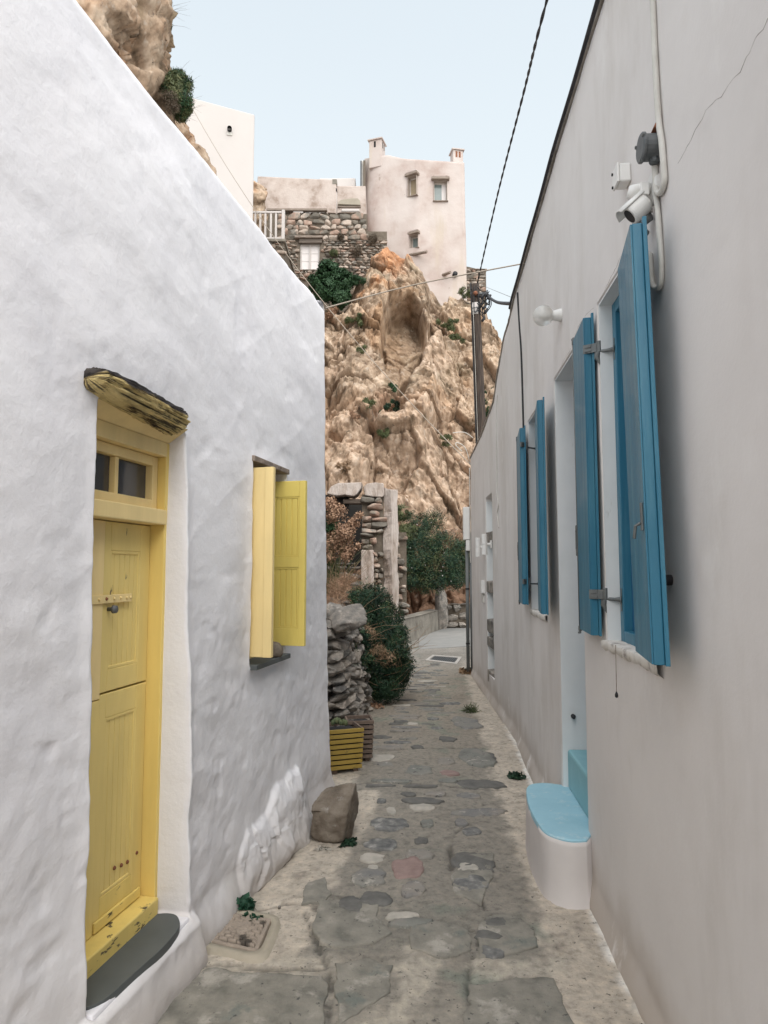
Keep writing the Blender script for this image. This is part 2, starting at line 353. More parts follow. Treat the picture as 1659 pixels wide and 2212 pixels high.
GROUND = M("lane_mortar", [(0.70, 0.70, 0.68), (0.95, 0.95, 0.95), (1.06, 1.05, 1.03), (1.28, 1.25, 1.20)], 26, detail=14, pos=[0.33, 0.46, 0.57, 0.72], bump=1.0, bscale=34, bdist=0.010, attr=True,
           spots=[((0.08, 0.076, 0.066), 48, 0.62, 0.68, one), ((0.09, 0.086, 0.078), 9, 0.66, 0.72, one)])
PAVE = M("paving_stone", [(0.156, 0.151, 0.136), (0.193, 0.196, 0.177), (0.233, 0.221, 0.198), (0.180, 0.177, 0.174), (0.266, 0.240, 0.211), (0.222, 0.214, 0.194)], 3.2,
         pos=[0.2, 0.34, 0.46, 0.56, 0.68, 0.82], rnd=0.8, bump=0.8, bscale=26, bdist=0.008,
         spots=[((0.36, 0.34, 0.30), 17, 0.58, 0.66, one), ((0.07, 0.07, 0.066), 24, 0.60, 0.68, one)])
PAVE_SLAB = M("grey_green_slab", [(0.146, 0.140, 0.120), (0.208, 0.197, 0.170), (0.246, 0.232, 0.199), (0.305, 0.283, 0.243)], 9, detail=12, pos=[0.32, 0.45, 0.57, 0.70], bump=0.9, bscale=30, bdist=0.008,
         spots=[((0.37, 0.345, 0.305), 5, 0.56, 0.66, one), ((0.16, 0.172, 0.155), 6, 0.60, 0.70, one), ((0.07, 0.07, 0.065), 34, 0.63, 0.69, one)])
PAVE_RED = M("reddish_paving_stone", [(0.225, 0.158, 0.143), (0.323, 0.232, 0.210)], 14, bump=0.8, bscale=26, bdist=0.008)
PAVE_BLUE = M("bluish_paving_stone", [(0.106, 0.107, 0.106), (0.176, 0.175, 0.169), (0.359, 0.347, 0.321)], 16, pos=[0.35, 0.52, 0.7], bump=0.8, bscale=26, bdist=0.008)
PAVE_DARK = M("dark_paving_stone", [(0.100, 0.098, 0.093), (0.164, 0.159, 0.147)], 14, bump=0.8, bscale=26, bdist=0.008)
PAVE_PALE = M("pale_paving_stone", [(0.330, 0.315, 0.277), (0.495, 0.450, 0.398)], 12, bump=0.8, bscale=26, bdist=0.008)
ASPH = M("road_concrete", [(0.225, 0.225, 0.217), (0.285, 0.277, 0.262)], 3, bump=0.4, bscale=30, bdist=0.005)
def leafm(name, cols, scale=6):
    m = M(name, cols, scale, rough=0.6, bump=0, detail=3, spec=0.3)
    return m
LEAF_DK = leafm("dark_green_leaves", [(0.006, 0.020, 0.012), (0.016, 0.043, 0.022), (0.038, 0.08, 0.036)], 7)
LEAF_OL = leafm("olive_leaves", [(0.035, 0.05, 0.02), (0.09, 0.11, 0.045), (0.16, 0.16, 0.075)], 5)
LEAF_MID = leafm("mid_green_leaves", [(0.014, 0.042, 0.018), (0.038, 0.088, 0.034)], 6)
LEAF_WEED = leafm("weed_leaves", [(0.008, 0.035, 0.02), (0.02, 0.075, 0.04)], 25)
DRY = leafm("dry_stalks", [(0.16, 0.10, 0.06), (0.30, 0.20, 0.12), (0.36, 0.24, 0.16)], 9)
DRYPINK = leafm("dry_seed_heads", [(0.22, 0.13, 0.085), (0.40, 0.25, 0.16)], 12)
TWIG = leafm("brown_twigs", [(0.07, 0.05, 0.035), (0.15, 0.115, 0.08)], 9)
# ================================================================== GROUND
def lines(*segs):
    out = []
    for a, b, st in segs: out += list(np.arange(a, b - 1e-6, st))
    out.append(segs[-1][1]); return np.array(sorted(set(np.round(out, 5))))
def gz(X, Y):
    X = np.asarray(X, float); Y = np.asarray(Y, float)
    near = np.exp(-np.maximum(np.hypot(X, Y - 7) - 12, 0) / 8)
    return (0.030 * fbm(X * 0.7, Y * 0.7, 0, 3, 5) + 0.010 * fbm(X * 3, Y * 3, 0, 3, 9)) * near - 0.02
def gz1(x, y): return float(gz(np.array([x]), np.array([y]))[0])
gx = lines((-400, -40, 60), (-40, -6, 3), (-6, -1.7, 0.2), (-1.7, 2.0, 0.018), (2.0, 6, 0.2), (6, 40, 3), (40, 400, 60))
gy = lines((-400, -40, 60), (-40, -2, 2), (-2, 1.8, 0.1), (1.8, 8, 0.018), (8, 20, 0.05), (20, 60, 2), (60, 600, 60))
GX, GY = np.meshgrid(gx, gy, indexing='ij')
GZ = gz(GX, GY)
GZ = GZ + (0.006 * fbm(GX * 9, GY * 9, 0, 3, 31) + 0.004 * fbm(GX * 30, GY * 30, 0, 2, 33)) * ((np.abs(GX) < 3) & (GY > 0) & (GY < 22))
joints = [[(660, 1965), (672, 2000), (700, 2062), (716, 2100), (700, 2250)], [(1035, 2230), (1008, 2120), (1018, 2060), (1046, 2010), (1060, 1975), (1035, 1935)], [(870, 1983), (960, 1978), (1010, 2000), (1046, 2010)],
          [(385, 2078), (470, 2072), (560, 2080), (700, 2086)], [(975, 1870), (972, 1820), (985, 1790), (1010, 1775)], [(560, 1955), (620, 1945), (680, 1950)], [(690, 1900), (680, 1960)], [(1045, 1730), (1130, 1722)], [(760, 1690), (900, 1690), (1060, 1700)], [(790, 1620), (1050, 1612)]]
jd = np.full(GX.shape, 9.0)
for jn in joints: jd = np.minimum(jd, line_dist(GX, GY, [(gp(x, y).x, gp(x, y).y) for x, y in jn]))
jd = jd + 0.018 * fbm(GX * 12, GY * 12, 0, 4, 45)
joint = sstep(0.016, 0.002, jd) * (GY > 1.8)
GZ = GZ - 0.012 * joint
left_d = (GX + 1.50 - 0.21 * GY) / 1.0218
right_d = (0.79 + 0.075 * GY - GX) / 1.003
left_d = np.where(GY > 5.3, GX + 0.45 - 0.02 * (GY - 5.3), left_d)
nz = fbm(GX * 2.2, GY * 2.2, 0, 5, 41); nf = fbm(GX * 9, GY * 9, 0, 4, 43); ng = fbm(GX * 26, GY * 26, 0, 3, 47)
wl = 0.46 - 0.05 * (GY - 3); wl = np.where(GY > 5.3, 0.22, wl)
lime = np.clip(sstep(0.05, -0.03, left_d - wl - 0.10 * nz - 0.05 * nf - 0.02 * ng) + sstep(0.06, -0.03, right_d - 0.33 - 0.10 * nz - 0.06 * nf - 0.03 * ng), 0, 1)
farl = sstep(9.5, 12, GY)
def px_poly(pts): return [(gp(x, y).x, gp(x, y).y) for x, y in pts]
pale_polys = [px_poly(p) for p in (
    [(1015, 2110), (1020, 2070), (1100, 2058), (1215, 2065), (1212, 2100), (1080, 2104)],
    [(860, 2110), (870, 2030), (930, 2020), (955, 2060), (910, 2150), (860, 2160)],
    [(770, 2230), (800, 2160), (880, 2140), (905, 2170), (880, 2230)],
    [(395, 2050), (520, 2062), (700, 2060), (720, 2085), (640, 2110), (470, 2100), (390, 2085)])]
pale = np.zeros(GX.shape)
for p in pale_polys: pale = np.maximum(pale, sstep(0.03, -0.03, poly_sdf(GX, GY, p) + 0.07 * nf + 0.04 * nz))
slab_polys = [px_poly(p) for p in (
    [(280, 2260), (385, 2130), (460, 2078), (700, 2095), (715, 2110), (700, 2260)],
    [(1005, 2105), (1200, 2100), (1260, 2260), (980, 2260)],
    [(1040, 1968), (1122, 1966), (1165, 2045), (1035, 2058)],
    [(660, 1990), (690, 1935), (900, 1940), (1010, 1950), (1030, 2020), (900, 2030), (690, 2060)])]
slab = np.zeros(GX.shape)
for p in slab_polys: slab = np.maximum(slab, sstep(0.008, -0.012, poly_sdf(GX, GY, p) + 0.035 * nf + 0.02 * nz + 0.02 * ng))
mort = np.array([0.205, 0.188, 0.162]); cream = np.array([0.375, 0.332, 0.28]); slabc = np.array([0.135, 0.135, 0.118]); palec = np.array([0.33, 0.30, 0.255]); white_c = np.array([0.62, 0.60, 0.57])
road = np.array([0.20, 0.185, 0.165])
C = mort[None, None] * (1 + 0.16 * nz[..., None])
warm = sstep(5.0, 8.0, GY)[..., None]; C = C * (1 + warm * np.array([0.10, 0.06, 0.02]))
C = C + (slabc - C) * (0.25 * slab)[..., None]
C = C + (cream * (1 + 0.22 * nf[..., None]) - C) * (lime)[..., None]
C = C + (palec - C) * (pale * 0.85)[..., None]
edge_w = sstep(0.07, 0.02, right_d + 0.05 * nf) + sstep(0.05, 0.0, left_d + 0.05 * nf) * (GY < 5.4)
C = C + (white_c - C) * np.clip(edge_w, 0, 1)[..., None]
C = C + (road * (1 + 0.25 * nz[..., None]) - C) * (sstep(11, 14, GY + nz))[..., None]
C = C * (1 - 0.55 * joint[..., None])
pebb = sstep(0.25, 0.6, fbm(GX * 22, GY * 22, 0, 3, 99)) * 0.25; C = C * (1 - pebb[..., None])
green = sstep(0.25, 0.5, fbm(GX * 3.1, GY * 3.1, 0, 4, 77)) * (1 - lime) * 0.5
C = C * (1 - green[..., None] * np.array([0.35, 0.12, 0.15]))
C = C * 1.27
GRD = grid_mesh("ground", np.stack([GX, GY, GZ], -1), GROUND, attr=C, flip=False)
tag(GRD, kind='structure')

# paving stones set in the mortar: each one a piece of the ground
def roughen(poly):
    """split every side and shift the points so the outline reads as broken stone"""
    out = []; sd = random.random() * 50
    n = len(poly); cx = sum(p[0] for p in poly) / n; cy = sum(p[1] for p in poly) / n
    for i in range(n):
        a, b = poly[i], poly[(i + 1) % n]
        for t in (0.0, 0.5):
            x, y = a[0] + (b[0] - a[0]) * t, a[1] + (b[1] - a[1]) * t; r = random.uniform(0.90, 1.07)
            out.append((cx + (x - cx) * r, cy + (y - cy) * r))
    return out
def flat_stone(poly, mat, h=0.007, name="paving_stone"):
    """rounded flat stone from a plan outline, its top a little crowned"""
    poly = roughen(poly); n = len(poly); cx = sum(p[0] for p in poly) / n; cy = sum(p[1] for p in poly) / n
    V = []; F_ = []
    z = gz1(cx, cy) + 0.004
    for k, (sc_, dz) in enumerate(((1.03, -0.05), (1.0, -0.002 + h * 0.4), (0.95, h * 0.8), (0.72, h))):
        for i, (x, y) in enumerate(poly):
            X = cx + (x - cx) * sc_; Y = cy + (y - cy) * sc_
            V.append((X, Y, z + dz + 0.0025 * math.sin(37 * X + 51 * Y)))
    for k in range(3):
        for i in range(n): F_.append([k * n + i, k * n + (i + 1) % n, (k + 1) * n + (i + 1) % n, (k + 1) * n + i])
    F_.append([3 * n + i for i in range(n)])
    return raw(name, V, F_, mat, GRD, True)
def blob(cx, cy, rx, ry, n=12, jag=0.13, sq=2.6):
    ph = random.random() * 9; out = []
    for i in range(n):
        a = 2 * math.pi * i / n
        r = (abs(math.cos(a)) ** sq + abs(math.sin(a)) ** sq) ** (-1 / sq) * (1 + jag * math.sin(2 * a + ph) * 0.6 + random.uniform(-jag, jag))
        out.append((cx + rx * r * math.cos(a), cy + ry * r * math.sin(a)))
    return out
placed = []
def stone_px(x0, x1, y0, y1, mat, h=0.007, jag=0.13):
    a = gp(x0, (y0 + y1) / 2); b = gp(x1, (y0 + y1) / 2); c = gp((x0 + x1) / 2, y0); d_ = gp((x0 + x1) / 2, y1)
    cx, cy = (a.x + b.x) / 2, (c.y + d_.y) / 2; rx, ry = (b.x - a.x) / 2, (c.y - d_.y) / 2
    flat_stone(blob(cx, cy, rx, ry, 14, jag), mat, h); placed.append((cx, cy, rx, ry))
Z8 = lambda x0, x1, y0, y1: (597 + .64 * x0, 597 + .64 * x1, 1526 + .64 * y0, 1526 + .64 * y1)
for b_, m_ in (((207, 293, 636, 690), PAVE_DARK), ((285, 386, 620, 672), PAVE_DARK), ((424, 505, 585, 640), PAVE), ((388, 500, 500, 572), PAVE_RED),
               ((324, 445, 363, 407), PAVE_BLUE), ((300, 402, 430, 472), PAVE_BLUE), ((430, 535, 472, 502), PAVE), ((485, 532, 372, 398), PAVE), ((628, 690, 405, 432), PAVE_BLUE),
               ((600, 648, 374, 396), PAVE), ((372, 478, 688, 712), PAVE_PALE), ((385, 525, 705, 735), PAVE), ((340, 370, 307, 322), PAVE_BLUE), ((548, 606, 104, 120), PAVE_DARK), ((540, 602, 170, 190), PAVE),
               ((548, 620, 212, 228), PAVE_RED), ((546, 618, 240, 254), PAVE), ((594, 684, 34, 76), PAVE), ((620, 735, 138, 195), PAVE), ((440, 525, 198, 232), PAVE), ((305, 400, 160, 182), PAVE_PALE),
               ((590, 735, 484, 545), PAVE_DARK), ((612, 686, 520, 548), PAVE_PALE), ((600, 715, 560, 615), PAVE_BLUE), ((280, 365, 484, 518), PAVE_PALE), ((250, 368, 540, 600), PAVE), ((305, 345, 530, 552), PAVE_PALE),
               ((590, 775, 335, 360), PAVE), ((600, 770, 240, 268), PAVE_DARK), ((420, 560, 306, 324), PAVE_DARK), ((452, 530, 325, 348), PAVE_PALE), ((465, 510, 432, 452), PAVE_DARK), ((370, 405, 336, 356), PAVE_PALE),
               ((665, 775, 745, 778), PAVE_DARK), ((690, 775, 786, 832), PAVE_BLUE), ((700, 780, 706, 735), PAVE_DARK), ((690, 740, 150, 175), PAVE_DARK)):
    stone_px(*Z8(*b_), m_, 0.008)
# big worn slabs: ragged sheets of grey-green stone, a few millimetres proud of the mortar
def big_slab(px, mat, h=0.0035, name="paving_slab"):
    pts = [gp(x, y) for x, y in px]; P_ = []
    for i in range(len(pts)):
        a, b = pts[i], pts[(i + 1) % len(pts)]; m_ = max(2, int((b - a).length / 0.022))
        for j in range(m_): q = a.lerp(b, j / m_); P_.append((q.x, q.y))
    n = len(P_); cx = sum(p[0] for p in P_) / n; cy = sum(p[1] for p in P_) / n
    A_ = np.array(P_); o_ = 0.035 * fbm(A_[:, 0] * 7, A_[:, 1] * 7, 3, 4, 61) + 0.012 * fbm(A_[:, 0] * 30, A_[:, 1] * 30, 3, 3, 63)
    D_ = A_ - [cx, cy]; L_ = np.linalg.norm(D_, axis=1)[:, None]; A_ = A_ + D_ / L_ * o_[:, None]
    V = []; F_ = []
    ks = ((1.0, -0.03), (1.0, 0.0), (0.985, h * .7), (0.93, h), (0.8, h), (0.6, h), (0.35, h), (0.12, h))
    for sc_, dz in ks:
        Q = np.array([cx, cy]) + (A_ - [cx, cy]) * sc_; Z = gz(Q[:, 0], Q[:, 1]) + 0.006 + dz + 0.003 * fbm(Q[:, 0] * 9, Q[:, 1] * 9, 0, 3, 31)
        V += [(Q[i, 0], Q[i, 1], Z[i]) for i in range(n)]
    for k in range(len(ks) - 1):
        for i in range(n): F_.append([k * n + i, k * n + (i + 1) % n, (k + 1) * n + (i + 1) % n, (k + 1) * n + i])
    F_.append([(len(ks) - 1) * n + i for i in range(n)])
    return raw(name, V, F_, mat, GRD, True)
for px, m_ in (([(300, 2250), (372, 2140), (452, 2086), (560, 2092), (700, 2100), (712, 2120), (704, 2180), (712, 2250)], PAVE_SLAB),
               ([(1010, 2112), (1090, 2104), (1196, 2106), (1225, 2170), (1262, 2250), (985, 2250), (992, 2190), (1015, 2160)], PAVE_SLAB),
               ([(1046, 1972), (1080, 1964), (1122, 1970), (1150, 2010), (1166, 2040), (1110, 2050), (1036, 2056), (1040, 2010)], PAVE_SLAB),
               ([(674, 1994), (690, 1948), (760, 1938), (820, 1944), (815, 1975), (850, 2010), (800, 2030), (735, 2040), (690, 2030)], PAVE_SLAB),
               ([(880, 1992), (950, 1985), (1005, 2005), (1012, 2040), (960, 2056), (890, 2040)], PAVE_SLAB),
               ([(720, 2070), (800, 2060), (850, 2075), (840, 2130), (775, 2180), (730, 2210), (722, 2140)], PAVE_SLAB),
               ([(975, 1888), (1008, 1838), (1068, 1838), (1058, 1900), (1040, 1945), (985, 1925)], PAVE_SLAB),
               ([(650, 1950), (665, 1905), (700, 1895), (720, 1925), (690, 1945)], PAVE_SLAB)):
    big_slab(px, m_)
# the rest of the lane: courses of flat stones laid crosswise, packed
y = 3.3
while y < 12.5:
    hh = random.uniform(0.10, 0.19)
    xl = (-1.5 + 0.21 * y) + 0.42 if y < 5.3 else -0.32 + (0.1 if y < 7 else 0.35)
    xr = 0.79 + 0.075 * y - 0.38 - max(y - 7, 0) * 0.05
    x = xl + random.uniform(0, 0.12)
    while x < xr - 0.1:
        w_ = random.uniform(0.13, 0.40); cx, cy = x + w_ / 2, y + random.uniform(-0.02, 0.02)
        rx, ry = w_ / 2 * 0.86, hh / 2 * random.uniform(0.5, 0.84)
        ok = all(abs(cx - p[0]) > rx + p[2] + 0.02 or abs(cy - p[1]) > ry + p[3] + 0.015 for p in placed)
        if ok and random.random() < 0.72 and cx + rx < xr:
            flat_stone(blob(cx, cy, rx, ry, 10, 0.16), random.choice([PAVE, PAVE, PAVE, PAVE, PAVE_DARK, PAVE_BLUE, PAVE_PALE]), random.uniform(0.003, 0.008))
        x += w_ + random.uniform(0.01, 0.08)
    y += hh + 0.015

# the drain cover near the yellow door and its mortar collar
c4 = [gp(x, y_) for x, y_ in ((438, 2030), (556, 2056), (588, 1984), (480, 1966))]
cc = sum(c4, Vector()) / 4
DC = thing("drain_cover", (cc.x, cc.y, gz1(cc.x, cc.y)), "square pitted cast drain cover set in pale mortar below the yellow door", "drain cover")
def quad_pt(u, v, grow=0.0):
    u = u * (1 + grow * 2) - grow; v = v * (1 + grow * 2) - grow
    return c4[0] * (1 - u) * (1 - v) + c4[1] * u * (1 - v) + c4[2] * u * v + c4[3] * (1 - u) * v
zc = gz1(cc.x, cc.y)
gu = np.linspace(0, 1, 110); P = np.zeros((110, 110, 3))
U_, V_ = np.meshgrid(gu, gu, indexing='ij')
for k in range(3):
    P[..., k] = c4[0][k] * (1 - U_) * (1 - V_) + c4[1][k] * U_ * (1 - V_) + c4[2][k] * U_ * V_ + c4[3][k] * (1 - U_) * V_
rel = ((np.floor(U_ * 16) + np.floor(V_ * 9)) % 2)
gu1 = np.abs((U_ * 16) % 1 - 0.5); gv1 = np.abs((V_ * 11) % 1 - 0.5)
pat = sstep(0.44, 0.36, gv1) * sstep(0.5, 0.42, np.abs((U_ * 6 + 0.5 * (np.floor(V_ * 11) % 2)) % 1 - 0.5))
inb = sstep(0.07, 0.10, np.minimum(np.minimum(U_, 1 - U_), np.minimum(V_, 1 - V_)))
wear = sstep(-0.25, 0.15, fbm(U_ * 5, V_ * 5, 0, 4, 3))
rim = np.minimum(np.minimum(U_, 1 - U_), np.minimum(V_, 1 - V_))
P[..., 2] = zc + 0.024 + 0.008 * pat * inb * wear - 0.020 * inb * (1 - pat) * wear + 0.004 * fbm(U_ * 20, V_ * 20, 0, 3, 8) - 0.03 * sstep(0.012, 0.0, rim)
colr = np.array([0.36, 0.30, 0.245])[None, None] * (1 - 0.80 * (inb * (1 - pat) * wear)[..., None]) * (1 - 0.75 * (sstep(0.18, 0.45, fbm(U_ * 4, V_ * 4, 0, 4, 12)) * inb)[..., None]) 
grid_mesh("cover_plate", P, M("cover_iron", [(0.75, 0.75, 0.75), (1, 1, 1)], 20, bump=0.6, bscale=60, bdist=0.004, attr=True), DC, attr=colr)
COLLAR = M("collar_mortar", [(0.33, 0.30, 0.23), (0.42, 0.37, 0.30)], 8, bump=0.7, bscale=30, bdist=0.006)
V = []; F_ = []; n = 40
for k, (g, dz) in enumerate(((0.03, -0.01), (0.035, 0.012), (0.16, 0.010), (0.24, -0.03))):
    for i in range(n):
        a = 2 * math.pi * i / n; sq = (abs(math.cos(a)) ** 6 + abs(math.sin(a)) ** 6) ** (-1 / 6) * 0.5 * (1 + 2 * g) * (1 + (0.02 * random.uniform(-1, 1) if k > 1 else 0))
        p = quad_pt(0.5 + sq * math.cos(a), 0.5 + sq * math.sin(a)); V.append((p.x, p.y, zc + 0.012 + dz))
for k in range(3):
    for i in range(n): F_.append([k * n + i, k * n + (i + 1) % n, (k + 1) * n + (i + 1) % n, (k + 1) * n + i])
raw("mortar_collar", V, F_, COLLAR, DC, True)

# the drain grate far down the lane
g4 = [gp(928, 1425), gp(981, 1431), gp(989, 1421), gp(939, 1417)]
gq = lambda u, v: g4[0] * (1 - u) * (1 - v) + g4[1] * u * (1 - v) + g4[2] * u * v + g4[3] * (1 - u) * v
gc = gq(.5, .5); zg = gz1(gc.x, gc.y)
DG = thing("drain_grate", (gc.x, gc.y, zg), "rusty barred drain grate with a pale concrete rim at the bend of the lane", "drain grate")
mb = MB()
def qbox(mb, u0, u1, v0, v1, z0, z1):
    a = [gq(u0, v0), gq(u1, v0), gq(u1, v1), gq(u0, v1)]
    mb.hexa([(p.x, p.y, z0) for p in a] + [(p.x, p.y, z1) for p in a])
for (u0, u1, v0, v1) in ((-.14, 1.14, -.22, -.02), (-.14, 1.14, 1.02, 1.22), (-.14, -.02, -.019, 1.019), (1.02, 1.14, -.019, 1.019)): qbox(mb, u0, u1, v0, v1, zg - .03, zg + .022)
mb.build("rim", M("pale_rim_concrete", [(0.40, 0.37, 0.34), (0.5, 0.47, 0.43)], 6, bump=0.4), DG)
mb = MB(); qbox(mb, 0, 1, 0, 1, zg - .03, zg + 0.006); mb.build("drain_well", DARK, DG)
for i in range(13):
    mb = MB(); u = (i + 0.5) / 13; qbox(mb, u - .022, u + .022, 0.0, 1.0, zg + .008, zg + .018); mb.build("bar", METAL_D, DG)

WHITE_L2 = M('whitewash_plain', [(0.72, 0.71, 0.75), (0.79, 0.78, 0.82)], 2, bump=.3, bscale=26)
BEIGE_R2 = M('beige_plaster_plain', [(0.60, 0.565, 0.55), (0.68, 0.645, 0.625)], 2, bump=.2, bscale=50, bdist=.004)
# ================================================================== LEFT HOUSE (white, yellow door)
lw = LF.hit
s_end = lw(715, 1695)[0]
oL, zD = lw(214, 1500)[0], lw(410, 1968)[1]
oR = lw(411, 1400)[0]; zT = lw(380, 930)[1]
DOOR = (oL, oR, zD, zT + 0.02)
WIN = (lw(552, 1200)[0], lw(623, 1200)[0], lw(560, 1436)[1], lw(600, 1010)[1])
print("LEFT", "s_end", s_end, "door", DOOR, "win", WIN)
rock_poly = [lw(x, y) for x, y in ((640, 1655), (655, 1740), (653, 1862), (600, 1880), (500, 1955), (512, 1850), (530, 1790), (575, 1755), (590, 1700))]
def plaster(s, z):
    d_ = 0.022 * fbm(s * 1.0, z * 1.0, 0, 2, 1) + 0.012 * fbm(s * 2.3 + z * 1.2, z * 3.6, 0, 3, 11) + 0.0016 * fbm(s * 14, z * 16, 0, 3, 21)
    rough = sstep(2.2, 0.6, z)
    d_ = d_ + rough * 0.008 * np.maximum(fbm(s * 6, z * 7, 2, 3, 51), -0.2)
    dent = sstep(0.25, 0.7, fbm(s * 4.0, z * 4.6, 5, 3, 61)); d_ = d_ - 0.004 * dent
    dent2 = sstep(0.35, 0.7, fbm(s * 9, z * 11, 8, 2, 71)) * sstep(2.4, 1.0, z); d_ = d_ - 0.005 * dent2
    diag = 1 - np.abs(vnoise(s * 1.6 - z * 2.6, z * 0.8 + s * 0.4, 0, 91)); d_ = d_ + 0.0028 * diag ** 4
    return d_
def left_depth(s, z):
    d_ = plaster(s, z) - 0.02 * z
    wob = 0.010 * fbm(z * 2.3, s * 0.3, 4, 3, 81); wob2 = 0.008 * fbm(s * 4, z, 6, 2, 83)
    # lintel sags towards the far side, so the opening top slopes
    sd = rect_sdf(s + wob + 0.022 * sstep(2.45, 1.2, z) * (s < (oL + oR) / 2), z + wob2, DOOR[0], DOOR[1], DOOR[2], DOOR[3], 0.02)
    d1 = sstep(0.012, -0.02, sd)
    sw = rect_sdf(s + wob * 0.7, z + wob2 * 0.5, *WIN, 0.015)
    d2 = sstep(0.010, -0.016, sw)
    lip = 0.010 * np.exp(-(np.minimum(sd, sw) / 0.05) ** 2) * (np.minimum(sd, sw) > 0)
    rk = poly_sdf(s, z, rock_poly)
    _fa, _ = facets(s * 3.6 + z * 1.2, 0 * s + .5, z * 2.4 - s * .6, 19); _fb, _ = facets(s * 9, 0 * s + .5, z * 7, 23)
    rb = sstep(0.006, -0.03, rk + 0.03 * fbm(s * 12, z * 12, 0, 3, 5)) * (0.022 + 0.016 * _fa + 0.008 * _fb + 0.038 * sstep(0.0, -0.16, rk) + 0.004 * fbm(s * 30, z * 30, 0, 2, 7))
    foot = 0.05 * sstep(0.16, -0.02, z + 0.03 * fbm(s * 5, z * 5, 0, 3, 15))
    d_ = (d_ + lip) * (1 - np.maximum(d1, d2)) + rb + foot * (1 - d1)
    # curb under the yellow door
    cb = rect_sdf(s, z, DOOR[0] - 0.05, DOOR[1] + 0.05, -0.2, DOOR[2] - 0.005, 0.01)
    d_ = d_ + 0.045 * sstep(0.02, -0.03, cb)
    return d_ - 0.33 * d1 - 0.30 * d2
def refine(a, b, base, marks, fine=0.004, span=0.035):
    out = list(np.arange(a, b, base))
    for m in marks: out += list(np.arange(m - span, m + span, fine))
    out = np.array(sorted(set(np.round(out + [b], 4)))); out = out[(out >= a) & (out <= b)]
    keep = [out[0]]
    for v in out[1:]:
        if v - keep[-1] >= fine * 0.9: keep.append(v)
    return np.array(keep)
ZTOP_L = 3.72
pl = np.concatenate([np.arange(-1.6, 1.8, 0.1), refine(1.8, s_end - 0.05, 0.0115, [DOOR[0], DOOR[1], WIN[0], WIN[1]])])
ql = np.concatenate([refine(-0.15, ZTOP_L - 0.06, 0.0115, [DOOR[2], DOOR[3], WIN[2], WIN[3]])])
def grime(S, Z, seed=5, ink=(0.62, 0.58, 0.53)):
    m_ = 0.95 * sstep(0.34, -0.05, Z + 0.12 * fbm(S * 5, Z * 5, 0, 4, seed)) + 0.09 * sstep(0.25, 0.6, fbm(S * 5, Z * 0.5, 0, 4, seed + 3)) * sstep(0.1, 0.5, fbm(S * 1.2, Z * 1.2, 0, 3, seed + 5)) + 0.08 * sstep(0.4, 0.7, fbm(S * 7, Z * 7, 0, 4, seed + 9))
    col = np.ones(S.shape + (3,)); return col + (np.array(ink) - col) * np.clip(m_, 0, 1)[..., None]
def wall_grid(fr, p, q, s_end, ztop, depth, rad=0.06, back=-4.0, ztopf=None, bendf=None, stone=None):
    """wall sheet: along the face, round the far corner, and over the top"""
    ang = np.linspace(0, math.pi / 2, 7)[1:]
    S = list(p) + [s_end - rad + rad * math.sin(a) for a in ang] + [s_end] * 10
    NN = [0.0] * len(p) + [-rad + rad * math.cos(a) for a in ang] + list(np.linspace(-rad - 0.08, back, 10))
    DS = [0.0] * len(p) + [math.sin(a) for a in ang] + [1.0] * 10
    DN = [1.0] * len(p) + [math.cos(a) for a in ang] + [0.0] * 10
    Z = list(q) + [ztop - rad + rad * math.sin(a) for a in ang] + [ztop] * 5
    IN = [0.0] * len(q) + [-rad + rad * math.cos(a) for a in ang] + [-0.12, -0.2, -0.3, -0.5, -0.7]
    S, NN, DS, DN, Z, IN = map(np.array, (S, NN, DS, DN, Z, IN))
    s2 = np.concatenate([p, s_end - rad + np.linspace(0, 1.2 * rad, 6), s_end + np.linspace(0.1, 4, 10)])
    D = depth(s2[:, None] + 0 * Z[None], 0 * s2[:, None] + Z[None])
    s = S[:, None] + DS[:, None] * (D + np.maximum(IN[None], -0.10) * DS[:, None]); n = NN[:, None] + DN[:, None] * (D + IN[None])
    z = Z[None] + 0 * S[:, None]
    if ztopf is not None:
        zt = ztopf(S)[:, None]; k = 3.0; z = np.where(z > k, k + (z - k) * (zt - k) / (ztop - k), z)
    else: z = z + 0.022 * fbm(S * 2.1, 0, 0, 5, 19)[:, None] * sstep(ztop - 0.8, ztop - 0.06, z)
    if bendf is not None: n = n + bendf(S)[:, None]
    WALLSZ.clear(); WALLSZ.extend([S[:, None] + 0 * z - NN[:, None], z])
    return np.stack([fr.o.x + fr.t.x * s + fr.n.x * n, fr.o.y + fr.t.y * s + fr.n.y * n, z], -1)
WALLSZ = []
lc = LF.w(3.5, -2, 0)
LH = thing("white_house", (lc[0], lc[1], 0), "lumpy whitewashed house with the yellow door, on the left of the lane", "house")
PW = wall_grid(LF, pl, ql, s_end, ZTOP_L, left_depth)
grid_mesh("wall", PW, WHITE_L, LH, attr=grime(*WALLSZ))
MB().box(LF, -1.6, s_end - 0.05, -4.5, -0.45, ZTOP_L - 0.25, ZTOP_L - 0.03).build("roof", WHITE_L2, LH)

# --- yellow door in its recess
def solve_n(x, s_want, y=1500):
    n = 0.0
    while n > -0.4 and lw(x, y, n)[0] < s_want: n -= 0.001
    return n
sF = oR - 0.022
nF = solve_n(346, sF) #                                           # face of the door frame
